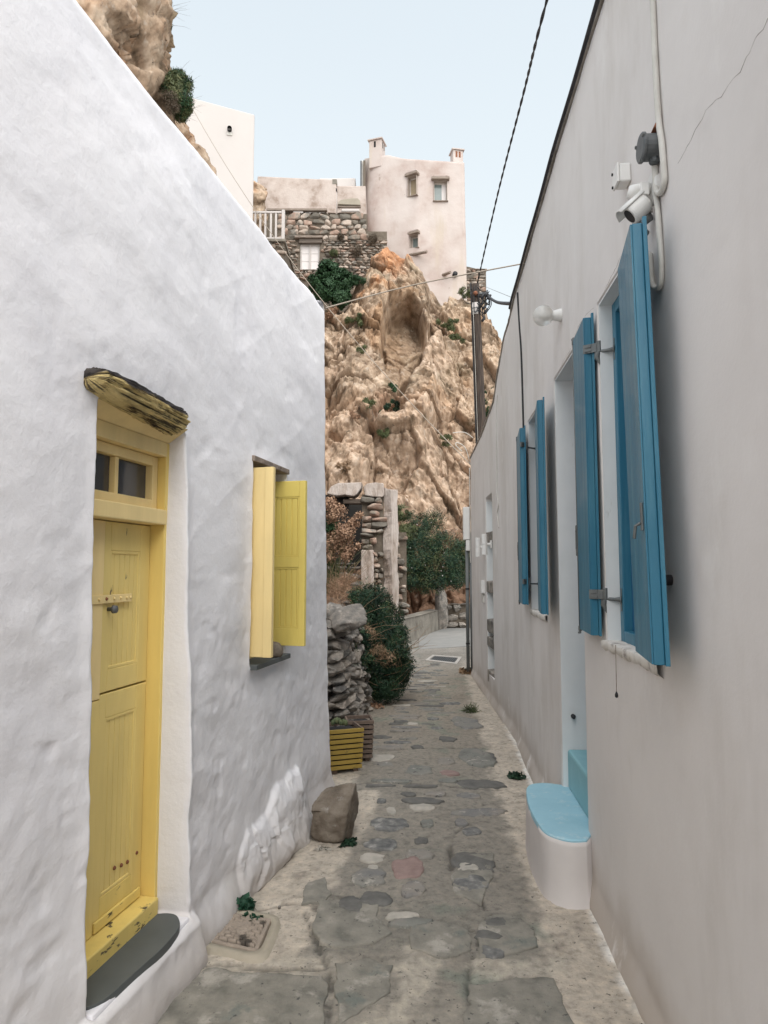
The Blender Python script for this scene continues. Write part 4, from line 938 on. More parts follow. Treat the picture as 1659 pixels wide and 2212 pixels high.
# far leaf of the near window
fa = RF.hit(1290, 1372, 0.02); fb = RF.hit(1256, 1362, 0.04)
sA = fa[0]; zb = RF.hit(1281, 1372, 0.05)[1]; zt = RF.hit(1262, 692, 0.05)[1]
s_out = RF.hit(1281, 1372, 0.055)[0]; s_fr = RF.hit(1256, 1300, 0.035)[0]
print("far leaf", s_out, s_fr, zb, zt)
sh, kf, Lf = shutter(T1, xw(s_out, 0.058), xw(s_fr, 0.040), zb, zt, 0.030, 'shutter of the near window on its far side, with a locking rod')
m_ = MB(); m_.box(kf, -0.012, 0.010, -0.042, -0.0305, zb - 0.002, zt + 0.018); m_.build("rebate_strip", BLUE, sh, bevel=0.002)
def rod_set(k, L_, z0, z1, sh, zh):
    u = L_ + 0.006
    m_ = MB(); m_.tube([k.w(u, 0.004, z0 - 0.01), k.w(u, 0.004, z1 + 0.0)], 0.006, 8); m_.build("locking_rod", METAL, sh, True)
    for z_, up in ((z0 + 0.005, -1), (z1 - 0.01, 1)):
        m_ = MB(); m_.tube([k.w(u, 0.004, z_), k.w(u, 0.004, z_ + up * 0.022), k.w(u + 0.03, 0.006, z_ + up * 0.024)], 0.006, 6); m_.box(k, u - .01, u + .008, -0.004, 0.012, z_ - 0.012, z_ + 0.012); m_.build("rod_hook", METAL, sh)
    m_ = MB(); m_.box(k, u - .004, u + .026, -0.003, 0.013, zh - 0.085, zh - 0.05); m_.box(k, u - .004, u + .026, -0.003, 0.013, zh + 0.05, zh + 0.075); m_.box(k, u + .014, u + .026, -0.002, 0.014, zh - 0.05, zh + 0.05); m_.build("rod_handle", METAL, sh, bevel=0.002)
rod_set(kf, Lf, zb, zt, sh, RF.hit(1252, 1165, 0.04)[1])
jamb1 = k1r.w(W1[1] - 0.04, -0.062, 0)
for yy in (722, 1285):
    z_ = RF.hit(1300, yy, 0.03)[1]; hinge(T1, kf.w(-0.005, -0.02, 0)[:2], jamb1[:2], z_, 1.0)
# far window's leaves
p_n = RF.hit(1174, 1327, 0.10); p_h = RF.hit(1166, 1320, 0.06)
zb, zt = p_n[1], RF.hit(1165, 864, 0.10)[1]
sh, kx, Lx = shutter(T2, xw(p_n[0], 0.11), xw(p_n[0] + 0.38, 0.07), zb, zt, 0.030, 'near shutter of the far window')
m_ = MB(); m_.box(kx, -0.010, 0.012, -0.042, -0.0305, zb - 0.002, zt + 0.018); m_.build("rebate_strip", BLUE, sh, bevel=0.002)
q_n = RF.hit(1133, 1306, 0.07); zb, zt = q_n[1], RF.hit(1126, 925, 0.07)[1]
sh, ky, Ly = shutter(T2, xw(q_n[0], 0.08), xw(q_n[0] + 0.46, 0.05), zb, zt, 0.030, 'far shutter of the far window, with a locking rod')
m_ = MB(); m_.box(ky, -0.012, 0.010, -0.042, -0.0305, zb - 0.002, zt + 0.018); m_.build("rebate_strip", BLUE, sh, bevel=0.002)
rod_set(ky, Ly, zb, zt, sh, RF.hit(1118, 1190, 0.05)[1])
jamb2 = k2r.w(W2[1] - 0.04, -0.062, 0)
for yy in (944, 1257):
    z_ = RF.hit(1147, yy, 0.04)[1]; hinge(T2, ky.w(-0.005, -0.02, 0)[:2], jamb2[:2], z_, 0.9)
# black stop block on the wall behind the big shutter
s_, z_ = RF.hit(1437, 1253, 0.02); m_ = MB(); m_.tube([RF.w(s_, 0, z_), RF.w(s_, 0.05, z_)], 0.018, 12); o = m_.build("shutter_stop", BLACK, T1, True)

# doorway: blue door deep inside, teal upper step, pale blue landing step
kd = RFrameAt((DO[0] + DO[1]) / 2).f
BD = thing("blue_door", kd.w((DO[0] + DO[1]) / 2, -0.36, 0.56), "blue plank door at the back of the doorway above the teal step", "door")
for i in range(6):
    u0 = DO[0] + (DO[1] - DO[0]) * i / 6; u1 = DO[0] + (DO[1] - DO[0]) * (i + 1) / 6
    MB().box(kd, u0 + .002, u1 - .015 if i == 5 else u1 - .002, -0.40, -0.37, 0.57, DO[3] - .015).build("board", BLUE_D, BD, bevel=0.003)
zA = 0.29; zBt = rw(1220, 1625)[1]
ST = thing("doorstep", kd.w((DO[0] + DO[1]) / 2, 0.1, 0), "rounded doorstep with pale blue top and teal upper step, jutting into the lane", "steps")
def gpz(x, y, z): q = gp(x, y, z); return (q.x, q.y)
outl = [gpz(x, y, zA) for x, y in ((1220, 1697), (1180, 1692), (1150, 1694), (1138, 1702), (1137, 1718), (1143, 1745), (1158, 1775), (1175, 1797), (1200, 1810), (1235, 1818), (1268, 1817))]
inner = [kd.w(DO[0] + 0.0, -0.30, 0)[:2], kd.w(DO[1] - 0.02, -0.30, 0)[:2]]
near_pt = kd.w(DO[0] - 0.02, -0.02, 0)[:2]
sp = [(p.x, p.y) for p in spline([Vector((a, b, 0)) for a, b in outl], 5)]
loop = sp + [near_pt, inner[0], inner[1]]
cxm = sum(p[0] for p in loop) / len(loop); cym = sum(p[1] for p in loop) / len(loop)
def ring(sc_, z, ns=0.0): return [(cxm + (p[0] - cxm) * sc_ + ns * 0.006 * fbm(np.array([p[0] * 7]), np.array([p[1] * 7]), z * 6, 3, 3)[0], cym + (p[1] - cym) * sc_, z) for p in loop]
rings = [ring(1.10, -0.05), ring(1.045, 0.02, 1), ring(1.02, 0.08, 1), ring(1.01, 0.18, 1), ring(1.0, zA - 0.03, 1), ring(0.995, zA - 0.006, 1)]
n = len(loop); V = [p for r in rings for p in r]; F_ = []
for k_ in range(len(rings) - 1):
    for i in range(n): F_.append([k_ * n + i, k_ * n + (i + 1) % n, (k_ + 1) * n + (i + 1) % n, (k_ + 1) * n + i])
F_.append([(len(rings) - 1) * n + i for i in range(n)])
raw("step_block", V, F_, BEIGE_R2, ST, True)
V = ring(0.994, zA - 0.02) + ring(0.992, zA + 0.001) + ring(0.97, zA + 0.006); F_ = []
for k_ in range(2):
    for i in range(n): F_.append([k_ * n + i, k_ * n + (i + 1) % n, (k_ + 1) * n + (i + 1) % n, (k_ + 1) * n + i])
F_.append([2 * n + i for i in range(n)])
raw("landing_top", V, F_, STEP_B, ST, False)
q0 = gp(1220, 1690, zA); s_q = (Vector((q0.x, q0.y)) - kd.o).dot(kd.t); n_q = (Vector((q0.x, q0.y)) - kd.o).dot(kd.n)
print("teal", s_q, n_q, zBt, "DO", DO)
m_ = MB(); m_.box(kd, DO[0] + 0.002, DO[1] - 0.015, -0.37, min(n_q, -0.02), zA + 0.002, zBt); m_.build("upper_step", STEP_T, ST, bevel=0.015)

# exposed niche: bare stones left in a whitewashed slot
kni = RFrameAt((NI[0] + NI[1]) / 2).f
m_ = MB(); m_.box(kni, NI[0] - 0.02, NI[1] - 0.01, -0.105, -0.085, NI[2] + .02, NI[3] - 0.02); m_.build("niche_back", WHITE_JAMB, RH)
m_ = MB(); m_.box(kni, NI[1] - 0.016, NI[1] - 0.006, -0.085, -0.004, NI[2] + .02, NI[3] - 0.05); m_.build("niche_side", WHITE_JAMB, RH)
for (y0, y1) in ((1147, 1172), (1256, 1282), (1340, 1368), (1378, 1400), (1450, 1478)):
    z1_ = rw(1058, y0)[1]; z0_ = rw(1058, y1)[1]
    m_ = MB(); m_.hexa([kni.w(NI[0] - .01, -0.095, z0_), kni.w(NI[1] - .004, -0.095, z0_ + .02), kni.w(NI[1] + .01, 0.004, z0_ + .01), kni.w(NI[0] - .01, -0.03, z0_), kni.w(NI[0] - .01, -0.095, z1_), kni.w(NI[1] - .004, -0.095, z1_ + .01), kni.w(NI[1] + .01, 0.004, z1_), kni.w(NI[0] - .01, -0.03, z1_ - .01)])
    m_.build("stone", STONE_GREY, RH, bevel=0.01)

# --- fittings on the beige wall
s_, z_ = rw(1212, 681); p0 = Vector(RF.w(s_, 0.0, z_)); nr_ = Vector((RF.n.x, RF.n.y, 0))
gl = RF.hit(1182, 690, 0.13)
Gs = s_; 
GLB = M("frosted_clear_glass", [(0.85, 0.84, 0.80), (0.9, 0.89, 0.86)], 3, rough=0.28, bump=0, trans=0.65)
LP = thing("globe_lamp", p0, "round glass globe lamp on the beige wall above the doorway", "wall lamp")
m_ = MB(); m_.tube([p0 - nr_ * 0.01, p0 + nr_ * 0.012, p0 + nr_ * 0.014, p0 + nr_ * 0.05, p0 + nr_ * 0.055, p0 + nr_ * 0.062], [0.04, 0.04, 0.038, 0.03, 0.034, 0.034], 22); m_.build("lamp_base", PLASTIC, LP, False, bevel=0.002)
gc_ = p0 + nr_ * 0.110; V = ICO5[0] * 0.063 + np.array(gc_); raw("glass_globe", V, ICO5[1], GLB, LP, True)
V = ICO3[0] * np.array([0.03, 0.022, 0.022]) + np.array(p0 + nr_ * 0.10); raw("bulb", V, ICO3[1], PLASTIC, LP, True)
# junction box
s_, z_ = rw(1425, 318); p0 = Vector(RF.w(s_, 0, z_))
JB = thing("junction_box", p0, "round grey metal junction box high on the beige wall above the camera", "junction box")
m_ = MB(); m_.tube([p0, p0 + nr_ * 0.055], 0.045, 20); m_.tube([p0 + nr_ * 0.02 + Vector((0, 0, -0.03)), p0 + nr_ * 0.02 + Vector((0, 0, -0.058))], 0.018, 10); m_.build("box_body", METAL_D, JB, False, bevel=0.004)
m_ = MB(); m_.tube([p0 + nr_ * 0.056, p0 + nr_ * 0.064, p0 + nr_ * 0.068], [0.051, 0.051, 0.045], 22); m_.build("lid", METAL_D, JB, False, bevel=0.001)
for a in (0.6, 2.7, 4.6):
    q = p0 + nr_ * 0.062 + Vector((RF.t.x * 0.048 * math.cos(a), RF.t.y * 0.048 * math.cos(a), 0.048 * math.sin(a))); m_ = MB(); m_.tube([q, q + nr_ * 0.010], 0.006, 6); m_.build("screw", METAL, JB)
m_ = MB(); f = RF; m_.hexa([RF.w(s_ - 0.04, 0.001, z_ + 0.04), RF.w(s_ + 0.0, 0.001, z_ + 0.04), RF.w(s_ + 0.0, 0.03, z_ + 0.05), RF.w(s_ - .04, 0.03, z_ + .05), RF.w(s_ - 0.035, 0.001, z_ + 0.10), RF.w(s_ - 0.015, 0.001, z_ + 0.10), RF.w(s_ - 0.015, 0.008, z_ + 0.10), RF.w(s_ - .035, 0.008, z_ + .10)]); m_.build("bracket", RUST, JB, bevel=0.002)
# painted cables
def wall_cable(px, r, lab, n=0.012, mat=CABLE_W, wrap=None, cat="cable"):
    pts = spline([Vector(RP(rw(x, y)[0], n, rw(x, y)[1])) for x, y in px], 6)
    m_ = MB(); m_.tube(pts, r, 8); o = m_.build("wall_cable", mat, None, True); tag(o, lab, cat); return o
wall_cable([(1405, -160), (1416, -20), (1423, 140), (1430, 255), (1437, 307), (1442, 366), (1443, 391), (1438, 410), (1431, 417), (1425, 408), (1423, 373), (1421, 348)], 0.011, "painted cable from the roof looping under the grey junction box")
wall_cable([(1424, 420), (1428, 450), (1431.5, 500), (1436, 568), (1435, 610), (1428, 622), (1417, 614), (1413, 578), (1411, 548)], 0.010, "long painted cable hanging in a loop beside the big blue shutter")
wall_cable([(1413, 425), (1413, 445), (1414, 458)], 0.006, "thin pale cable below the security camera")
m_ = MB(); a0 = Vector(RF.w(*[rw(1416, 466)[0], 0.02, rw(1416, 466)[1]])); a1 = Vector(RF.w(rw(1408, 484)[0], 0.045, rw(1408, 484)[1])); m_.tube([a0, a1], 0.018, 12); a2 = Vector(RF.w(rw(1406, 482)[0], 0.055, rw(1406, 482)[1])); a3 = Vector(RF.w(rw(1413, 505)[0], 0.03, rw(1413, 505)[1])); m_.tube([a2, a3], 0.015, 12); m_.tube(spline([a2, a2 + Vector((-0.02, 0, -0.05)), a3 + Vector((-.01, 0, -.03)), a3], 5), 0.005, 6)
o = m_.build("cable_connector", METAL, None, True); tag(o, "grey screw connector hanging from the thin cable under the camera", "connector")
# small plastic box
s_, z_ = rw(1358, 382); SB = thing("sensor_box", RF.w(s_, 0, z_), "small white plastic box above the security camera", "box")
bnd_box(RF, s_ - 0.036, s_ + 0.036, 0.0, 0.045, z_ - 0.036, z_ + 0.04, "box_body", PLASTIC, SB, 0.006); bnd_box(RF, s_ - 0.038, s_ + 0.038, 0.046, 0.055, z_ - 0.038, z_ + 0.042, "lid", PLASTIC, SB, 0.003)
for dz in (-0.035, 0.035):
    m_ = MB(); m_.tube([RF.w(s_ + .028, 0.055, z_ + dz * .8), RF.w(s_ + .028, 0.060, z_ + dz * .8)], 0.006, 8); m_.build("screw", BLACK, SB)
# security camera
s_, z_ = rw(1416, 408); base = Vector(RF.w(s_, 0, z_)); tt = Vector((RF.t.x, RF.t.y, 0)); up = Vector((0, 0, 1))
CM = thing("security_camera", base, "white bullet security camera with a hood, on a wall bracket above the big blue shutter", "camera")
m_ = MB(); m_.tube([base - nr_ * 0.004, base + nr_ * 0.014, base + nr_ * 0.02], [0.055, 0.055, 0.048], 22); m_.build("mount_plate", PLASTIC, CM, False, bevel=0.002)
m_ = MB(); m_.tube([base + nr_ * 0.02, base + nr_ * 0.05 + up * 0.0, base + nr_ * 0.075 - up * 0.005, base + nr_ * 0.085 - up * 0.03], [0.02, 0.022, 0.024, 0.018], 14); m_.build("arm", PLASTIC, CM, True)
m_ = MB(); m_.box(RF, s_ - 0.03, s_ + 0.01, 0.03, 0.06, z_ - 0.035, z_ + 0.012); m_.build("cable_box", PLASTIC, CM, bevel=0.004)
ax = (nr_ * 0.70 + tt * 0.10 - up * 0.62).normalized(); c0 = base + nr_ * 0.035 - up * 0.045
m_ = MB(); m_.tube([c0, c0 + ax * 0.012, c0 + ax * 0.066, c0 + ax * 0.074], [0.032, 0.037, 0.037, 0.034], 26); m_.build("camera_body", PLASTIC, CM, False, bevel=0.002)
m_ = MB(); m_.tube([c0 + ax * 0.0742, c0 + ax * 0.076], [0.026, 0.026], 20); m_.build("lens_window", BLACK, CM)
V = []; F_ = []; side = ax.cross(up).normalized(); upv = side.cross(ax).normalized(); nn = 12
for j, (d0, rr_) in enumerate(((-0.005, 0.040), (0.098, 0.040), (0.098, 0.044), (-0.005, 0.044))):
    for i in range(nn + 1):
        g = R(-62 + 124 * i / nn); V.append(c0 + ax * (d0 + (0.01 if rr_ > 0.042 else 0) * 0) + (side * math.sin(g) + upv * math.cos(g)) * rr_)
for j in range(4):
    for i in range(nn): F_.append([j * (nn + 1) + i, j * (nn + 1) + i + 1, ((j + 1) % 4) * (nn + 1) + i + 1, ((j + 1) % 4) * (nn + 1) + i])
F_.append([0, nn + 1, 2 * (nn + 1), 3 * (nn + 1)]); F_.append([nn, 2 * nn + 1, 3 * nn + 2, 4 * nn + 3][::-1])
raw("hood", V, F_, PLASTIC, CM, True)
m_ = MB(); q = c0 + ax * 0.012 - nr_ * 0.0; m_.tube([base + nr_ * 0.085 - up * 0.03, q + upv * 0.03], 0.015, 12); m_.build("ball_joint", PLASTIC, CM, True)
# pull cord under the near window's sill
s_, z1_ = RF.hit(1330, 1398, 0.02); z0_ = RF.hit(1330, 1498, 0.02)[1]
PC = thing("pull_cord", RF.w(s_, 0.02, z0_), "thin cord with a small black weight hanging below the near blue window", "cord")
m_ = MB(); m_.tube([RF.w(s_, 0.02, z1_ + 0.01), RF.w(s_, 0.022, z0_)], 0.0016, 6); m_.build("string", OLDWOOD, PC)
m_ = MB(); m_.tube([RF.w(s_, 0.022, z0_ + 0.012), RF.w(s_, 0.022, z0_), RF.w(s_, 0.022, z0_ - 0.010), RF.w(s_, 0.022, z0_ - 0.014)], [0.002, 0.007, 0.007, 0.003], 10); m_.build("weight", BLACK, PC, True)
# black knob in the doorway reveal
m_ = MB(); a0 = Vector(kd.w(DO[1] - 0.014, -0.07, 0)); zk = EYE - 0.92; m_.tube([kd.w(DO[1] - .012, -0.07, zk), kd.w(DO[1] - .04, -0.07, zk), kd.w(DO[1] - .045, -0.07, zk - .012)], [0.014, 0.014, 0.006], 10); o = m_.build("wall_plug", BLACK, None, True); tag(o, "small black plug in the white doorway reveal above the teal step", "plug")
# black cable drop, thin line, tube lamps, meter, downpipe
wall_cable([(1120, 632), (1124, 700), (1128, 760), (1131, 850), (1133, 925)], 0.008, "black cable dropping from the roof to the far window", 0.010, BLACK)
wall_cable([(1076, 850), (1074, 900), (1074, 1000), (1075, 1060), (1078, 1090), (1076, 1110), (1079, 1140)], 0.005, "thin painted cable ending in a kink beyond the far window", 0.008, CABLE_W)
for (x, y, lab) in ((1062, 1176, "nearer of two white tube lamps beside the stone niche"), (1047, 1182, "farther of two white tube lamps beside the stone niche")):
    s_, z_ = rw(x, y); f = RFrameAt(s_).f; T = thing("tube_lamp", f.w(s_, 0, z_), lab, "wall lamp", "white tube lamps by the niche")
    m_ = MB(); m_.box(f, s_ - .035, s_ + .035, 0, 0.018, z_ - .05, z_ + .05); m_.tube([f.w(s_, 0.018, z_), f.w(s_, 0.06, z_)], 0.022, 10); m_.build("lamp_base", PLASTIC, T, bevel=0.002)
    m_ = MB(); m_.tube([f.w(s_, 0.09, z_ - .13), f.w(s_, 0.09, z_ - .002)], 0.036, 16); m_.build("tube", PLASTIC, T, bevel=0.003)
    m_ = MB(); m_.tube([f.w(s_, 0.09, z_ + .002), f.w(s_, 0.09, z_ + .13)], 0.036, 16); m_.build("tube", PLASTIC, T, bevel=0.003)
s_, z_ = rw(1046, 1275); f = RFrameAt(s_).f; T = thing("meter_box", f.w(s_, 0, z_), "small grey meter box on the beige wall beyond the niche", "meter box")
bnd_box(f, s_ - .09, s_ + .09, 0, .05, z_ - .04, z_ + .13, "box_body", PLASTIC, T, .004); bnd_box(f, s_ - .05, s_ + .07, 0.0, .03, z_ - .17, z_ - .042, "cable_cover", CABLE_W, T, .004)
# downpipe at the far corner
pd = RP(sE - 0.03, 0.07, 0); ztp = at(1008, 1150, pd[1])[2]
T = thing("downpipe", (pd[0], pd[1], gz1(pd[0], pd[1])), "grey downpipe with black clips on the far corner of the beige house", "downpipe")
m_ = MB(); m_.tube([(pd[0], pd[1], 0), (pd[0], pd[1], ztp)], 0.028, 12); m_.build("pipe", GREYPIPE, T, True)
m_ = MB(); m_.tube([(pd[0] + .055, pd[1] - .02, 0.0), (pd[0] + .055, pd[1] - .02, ztp)], 0.018, 10); m_.build("pipe", GREYPIPE, T, True)
for yy in (1178, 1272, 1390):
    z_ = at(1008, yy, pd[1])[2]; m_ = MB(); m_.tube([(pd[0], pd[1], z_ - .012), (pd[0], pd[1], z_ + .012)], 0.034, 12); m_.build("clip", BLACK, T)
T = thing("cabinet", (pd[0], pd[1], ztp), "white electrical box above the grey downpipe", "electrical box")
kk = RFrameAt(sE).f
zc0, zc1 = at(1008, 1190, pd[1])[2], at(1008, 1096, pd[1])[2]
bnd_box(kk, sE - .10, sE + .03, 0.03, .13, zc0 + .18, zc1, "box_body", PLASTIC, T, .008); bnd_box(kk, sE - .09, sE + .00, 0.03, .09, zc0, zc0 + .175, "box_body", PLASTIC, T, .008)
for dx in (0.0, 0.03):
    m_ = MB(); m_.tube(spline([Vector(RP(sE - 0.05 - dx, 0.02, z)) for z in (3.3, 3.0, 2.6, 2.2, 1.9, 1.75)], 4), 0.007, 6); o = m_.build("wall_cable", CABLE_W, None, True); tag(o, "pale cable running down to the electrical box at the far corner, " + ("outer" if dx == 0 else "inner") + " of the pair", "cable")

# hairline cracks in the beige plaster
CRK = M("crack_dark", [(0.16, 0.13, 0.11), (0.22, 0.18, 0.15)], 20, bump=0)
for pxs in ([(1658, 45), (1630, 90), (1600, 150), (1560, 205), (1525, 240), (1500, 285), (1478, 330), (1455, 365)], [(1297, 655), (1305, 630), (1320, 600), (1333, 575), (1345, 540)], [(1240, 735), (1250, 705), (1268, 680), (1292, 660)],
            [(1197, 818), (1210, 795), (1225, 768), (1238, 745)], [(1073, 870), (1071, 930), (1074, 1000), (1072, 1060), (1074, 1105)], [(1141, 930), (1150, 905), (1160, 885)]):
    pts = []
    for i in range(len(pxs) - 1):
        for t in (0, .33, .66): 
            x = pxs[i][0] + (pxs[i + 1][0] - pxs[i][0]) * t; y = pxs[i][1] + (pxs[i + 1][1] - pxs[i][1]) * t
            s_, z_ = rw(x, y); s_ += random.uniform(-.006, .006); z_ += random.uniform(-.006, .006); pts.append(Vector(RP(s_, float(right_depth(np.array([s_]), np.array([z_]))[0]) + .0002, z_)))
    m_ = MB(); m_.tube(pts, [0.0002 + 0.0006 * random.random() for _ in pts], 5); m_.build("crack", CRK, RH)
# ================================================================== CLIFF
YT = 29.0
tp = [(-200, 560), (300, 600), (560, 640), (640, 655), (700, 668), (744, 664), (757, 632), (772, 603), (795, 570), (812, 545), (826, 529), (842, 527), (858, 541), (876, 545), (897, 566), (912, 578), (920, 600), (928, 618), (950, 636), (975, 652), (1005, 652), (1030, 648), (1050, 668), (1062, 700), (1080, 735), (1100, 775), (1140, 880), (1220, 1010), (1500, 1100)]
TX = np.array([at(x, y, YT).x for x, y in tp]); TZ = np.array([at(x, y, YT).z for x, y in tp])
TX[0] = -30; TX[-1] = 30
def cz_top(X): return np.interp(X, TX, TZ)
def y_base(X): return 20.3 - 1.8 * sstep(0.4, -1.5, X) + 1.5 * sstep(1.0, 4.0, X)
def prof(q): return 0.10 * q + 0.90 * q ** 1.55
cxl = lines((-30, -4, 0.6), (-4, 6.2, 0.036), (6.2, 30, 0.8))
cq = np.concatenate([np.linspace(0, 1, 520), 1 + np.linspace(0.004, 1, 30) ** 1.5 * 0.9])
CXg, CQ = np.meshgrid(cxl, cq, indexing='ij')
zt_g = cz_top(CXg); qq = np.minimum(CQ, 1); over = np.maximum(CQ - 1, 0)
CZ = qq * zt_g - 0.1; CY = y_base(CXg) + (YT - y_base(CXg)) * prof(qq) + over * 26
CZ = CZ + over * 0.4
def surf_hit(x, y):
    a, f, u = ray(x, y); lo = 15.0
    for t in np.arange(15, 33, 0.1):
        X, Y, Z = a * t, f * t, EYE + u * t
        zt = float(cz_top(X)); q = min(max(Z / max(zt, .1), 0), 1)
        yb = float(y_base(np.array(X))); ys = yb + (YT - yb) * prof(q)
        if Y >= ys or Z > zt and Y > YT: return X, Y, Z
    return X, Y, Z
def S2(x, y): p = surf_hit(x, y); return (p[0], p[2])
lx, ly, lz = CXg * 1.0, CY * 0.8, CZ * 1.0
wx = lx + 0.32 * fbm(lx * .5, ly * .5, lz * .5, 3, 201); wz = lz + 0.32 * fbm(lx * .5, ly * .5, lz * .5, 3, 205)
tl = wx * 0.35 - wz * 0.6                       # tilted bedding
big = fbm(lx * 0.35, ly * .3, lz * 0.30, 3, 211)
f1, f2, c1 = worley(wx * 0.62 + 3, ly * .5, wz * 0.42, 221)
g1, g2, d1 = worley(wx * 1.9, ly * 1.4, wz * 1.5 + wx * .6, 231)
h1, h2, e1 = worley(wx * 5.0 + wz, ly * 3, wz * 4.0, 241)
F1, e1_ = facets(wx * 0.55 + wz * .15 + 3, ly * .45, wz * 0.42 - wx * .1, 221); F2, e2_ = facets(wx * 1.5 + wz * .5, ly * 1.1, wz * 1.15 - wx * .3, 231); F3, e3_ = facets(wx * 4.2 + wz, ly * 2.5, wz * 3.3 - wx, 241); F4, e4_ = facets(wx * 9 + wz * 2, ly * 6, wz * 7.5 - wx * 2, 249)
disp = 0.85 * big + 0.60 * F1 + 0.26 * F2 + 0.13 * F3 + 0.05 * F4 - 0.30 * sstep(.05, 0, e1_) - .14 * sstep(.05, 0, e2_) - .03 * sstep(.08, 0, e3_)
disp = disp + 0.08 * fbm(wx * 0.8 + wz * 0.5, ly * .6, wz * 0.45 - wx * .3, 5, 255, ridge=True, gain=.5) + 0.05 * fbm(lx * 6, ly * 6, lz * 6, 4, 261)
# the big scooped hollow and the crack that runs down from it
hol = [S2(x, y) for x, y in ((828, 655), (845, 634), (880, 628), (905, 648), (918, 690), (925, 735), (905, 775), (880, 820), (845, 830), (832, 790), (826, 720))]
sd = poly_sdf(CXg, CZ, hol) + 0.06 * fbm(lx * 3, lz * 3, 0, 3, 3)
toplip = sstep(0.10, -0.10, sd)
depth_h = toplip * (1.0 + 0.9 * sstep(hol[7][1], hol[1][1], CZ)) 
disp = disp * (1 - 0.72 * toplip) 
disp = disp - depth_h * 1.0
crack = line_dist(CXg, CZ, [S2(x, y) for x, y in ((930, 725), (905, 765), (882, 802), (868, 840), (842, 872), (800, 930))])
disp = disp - 0.75 * sstep(0.30, 0.0, crack + 0.05 * fbm(lx * 4, lz * 4, 0, 2, 7))
cr2 = line_dist(CXg, CZ, [S2(x, y) for x, y in ((828, 700), (826, 740), (822, 760))]); disp = disp - 0.5 * sstep(0.16, 0, cr2)
# buttress right of the crack; ledge at the left
but = line_dist(CXg, CZ, [S2(x, y) for x, y in ((930, 735), (935, 800), (905, 900), (880, 960))]); disp = disp + 0.55 * sstep(0.9, 0.05, but)
cave = line_dist(CXg, CZ, [S2(x, y) for x, y in ((718, 940), (730, 946))]); disp = disp - 0.5 * sstep(0.22, 0.05, cave)
dk = line_dist(CXg, CZ, [S2(x, y) for x, y in ((700, 830), (712, 860))]); disp = disp - 0.6 * sstep(0.5, 0.0, dk)
# undercut at the foot
und = sstep(2.3, 1.3, CZ) * sstep(-1.0, 0.6, CXg); disp = disp - 0.9 * und * sstep(-0.3, 0.5, CZ)
fade = sstep(0, 0.02, CQ) * (1 - sstep(0.0, 0.25, over))
disp = disp * fade
edge = sstep(0.93, 1.0, qq)
PY = CY - 0.86 * disp * (1 - 0.5 * edge); PZ = CZ + 0.42 * disp
PX = CXg + 0.12 * fbm(lx * 1.3, ly, lz * 1.3, 3, 271) * fade
# rock tint: iron stains, pale quartz patches, orange lichen, shade painted into cracks
n1 = fbm(lx * .55, ly * .5, lz * .55, 4, 301); n2 = fbm(lx * 1.7, ly, lz * 1.7, 4, 311)
col = np.ones(CXg.shape + (3,)) * np.array([1.0, 1.0, 1.0])
def blend(col, c, m): return col + (np.array(c) - col) * np.clip(m, 0, 1)[..., None]
col = blend(col, [1.14, 1.13, 1.16], sstep(0.05, 0.5, n1) * 0.9)
col = blend(col, [0.62, 0.64, 0.60], sstep(0.15, 0.55, n2) * 0.8)
col = blend(col, [0.95, 0.78, 0.62], sstep(0.1, 0.5, -n1) * 0.7)
pk = S2(835, 545); dpk = np.hypot((CXg - pk[0]) * 0.8, (CZ - pk[1]))
lich = sstep(1.5, 0.2, dpk + 0.9 * n2) + 0.8 * sstep(.7, .1, line_dist(CXg, CZ, [S2(x, y) for x, y in ((760, 650), (800, 620), (830, 600))]) + 0.9 * np.abs(n2))
col = blend(col, [1.15, 0.55, 0.18], lich * 0.6)
col = blend(col, [0.45, 0.45, 0.40], sstep(0.5, 0.2, np.hypot(CXg - S2(800, 580)[0], CZ - S2(800, 580)[1]) + .3 * n2) * 0.8)
col = blend(col, [0.60, 0.56, 0.50], toplip * 0.75)  # darker tone inside the scooped hollow
fr_ = _hash(np.round(F2 * 40), np.round(F1 * 40), 0 * F1, 9)
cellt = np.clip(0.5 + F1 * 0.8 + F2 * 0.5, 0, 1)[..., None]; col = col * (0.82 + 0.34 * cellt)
col = blend(col, [0.40, 0.31, 0.25], 0.45 * sstep(.03, 0, e2_) * sstep(-.3, .3, n2) + 0.6 * sstep(.025, 0, e1_) + .18 * sstep(.04, 0, e3_))  # crevice shade painted along the crack lines in a soil brown
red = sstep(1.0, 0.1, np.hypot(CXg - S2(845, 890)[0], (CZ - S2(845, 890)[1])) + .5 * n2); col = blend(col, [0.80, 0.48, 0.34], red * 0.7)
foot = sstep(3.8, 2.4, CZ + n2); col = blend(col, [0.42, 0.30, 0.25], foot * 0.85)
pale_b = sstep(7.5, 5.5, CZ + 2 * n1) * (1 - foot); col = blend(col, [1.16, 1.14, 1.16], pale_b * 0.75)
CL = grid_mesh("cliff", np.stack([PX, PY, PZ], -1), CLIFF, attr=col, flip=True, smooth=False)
tag(CL, kind='structure')
sunk = MB()

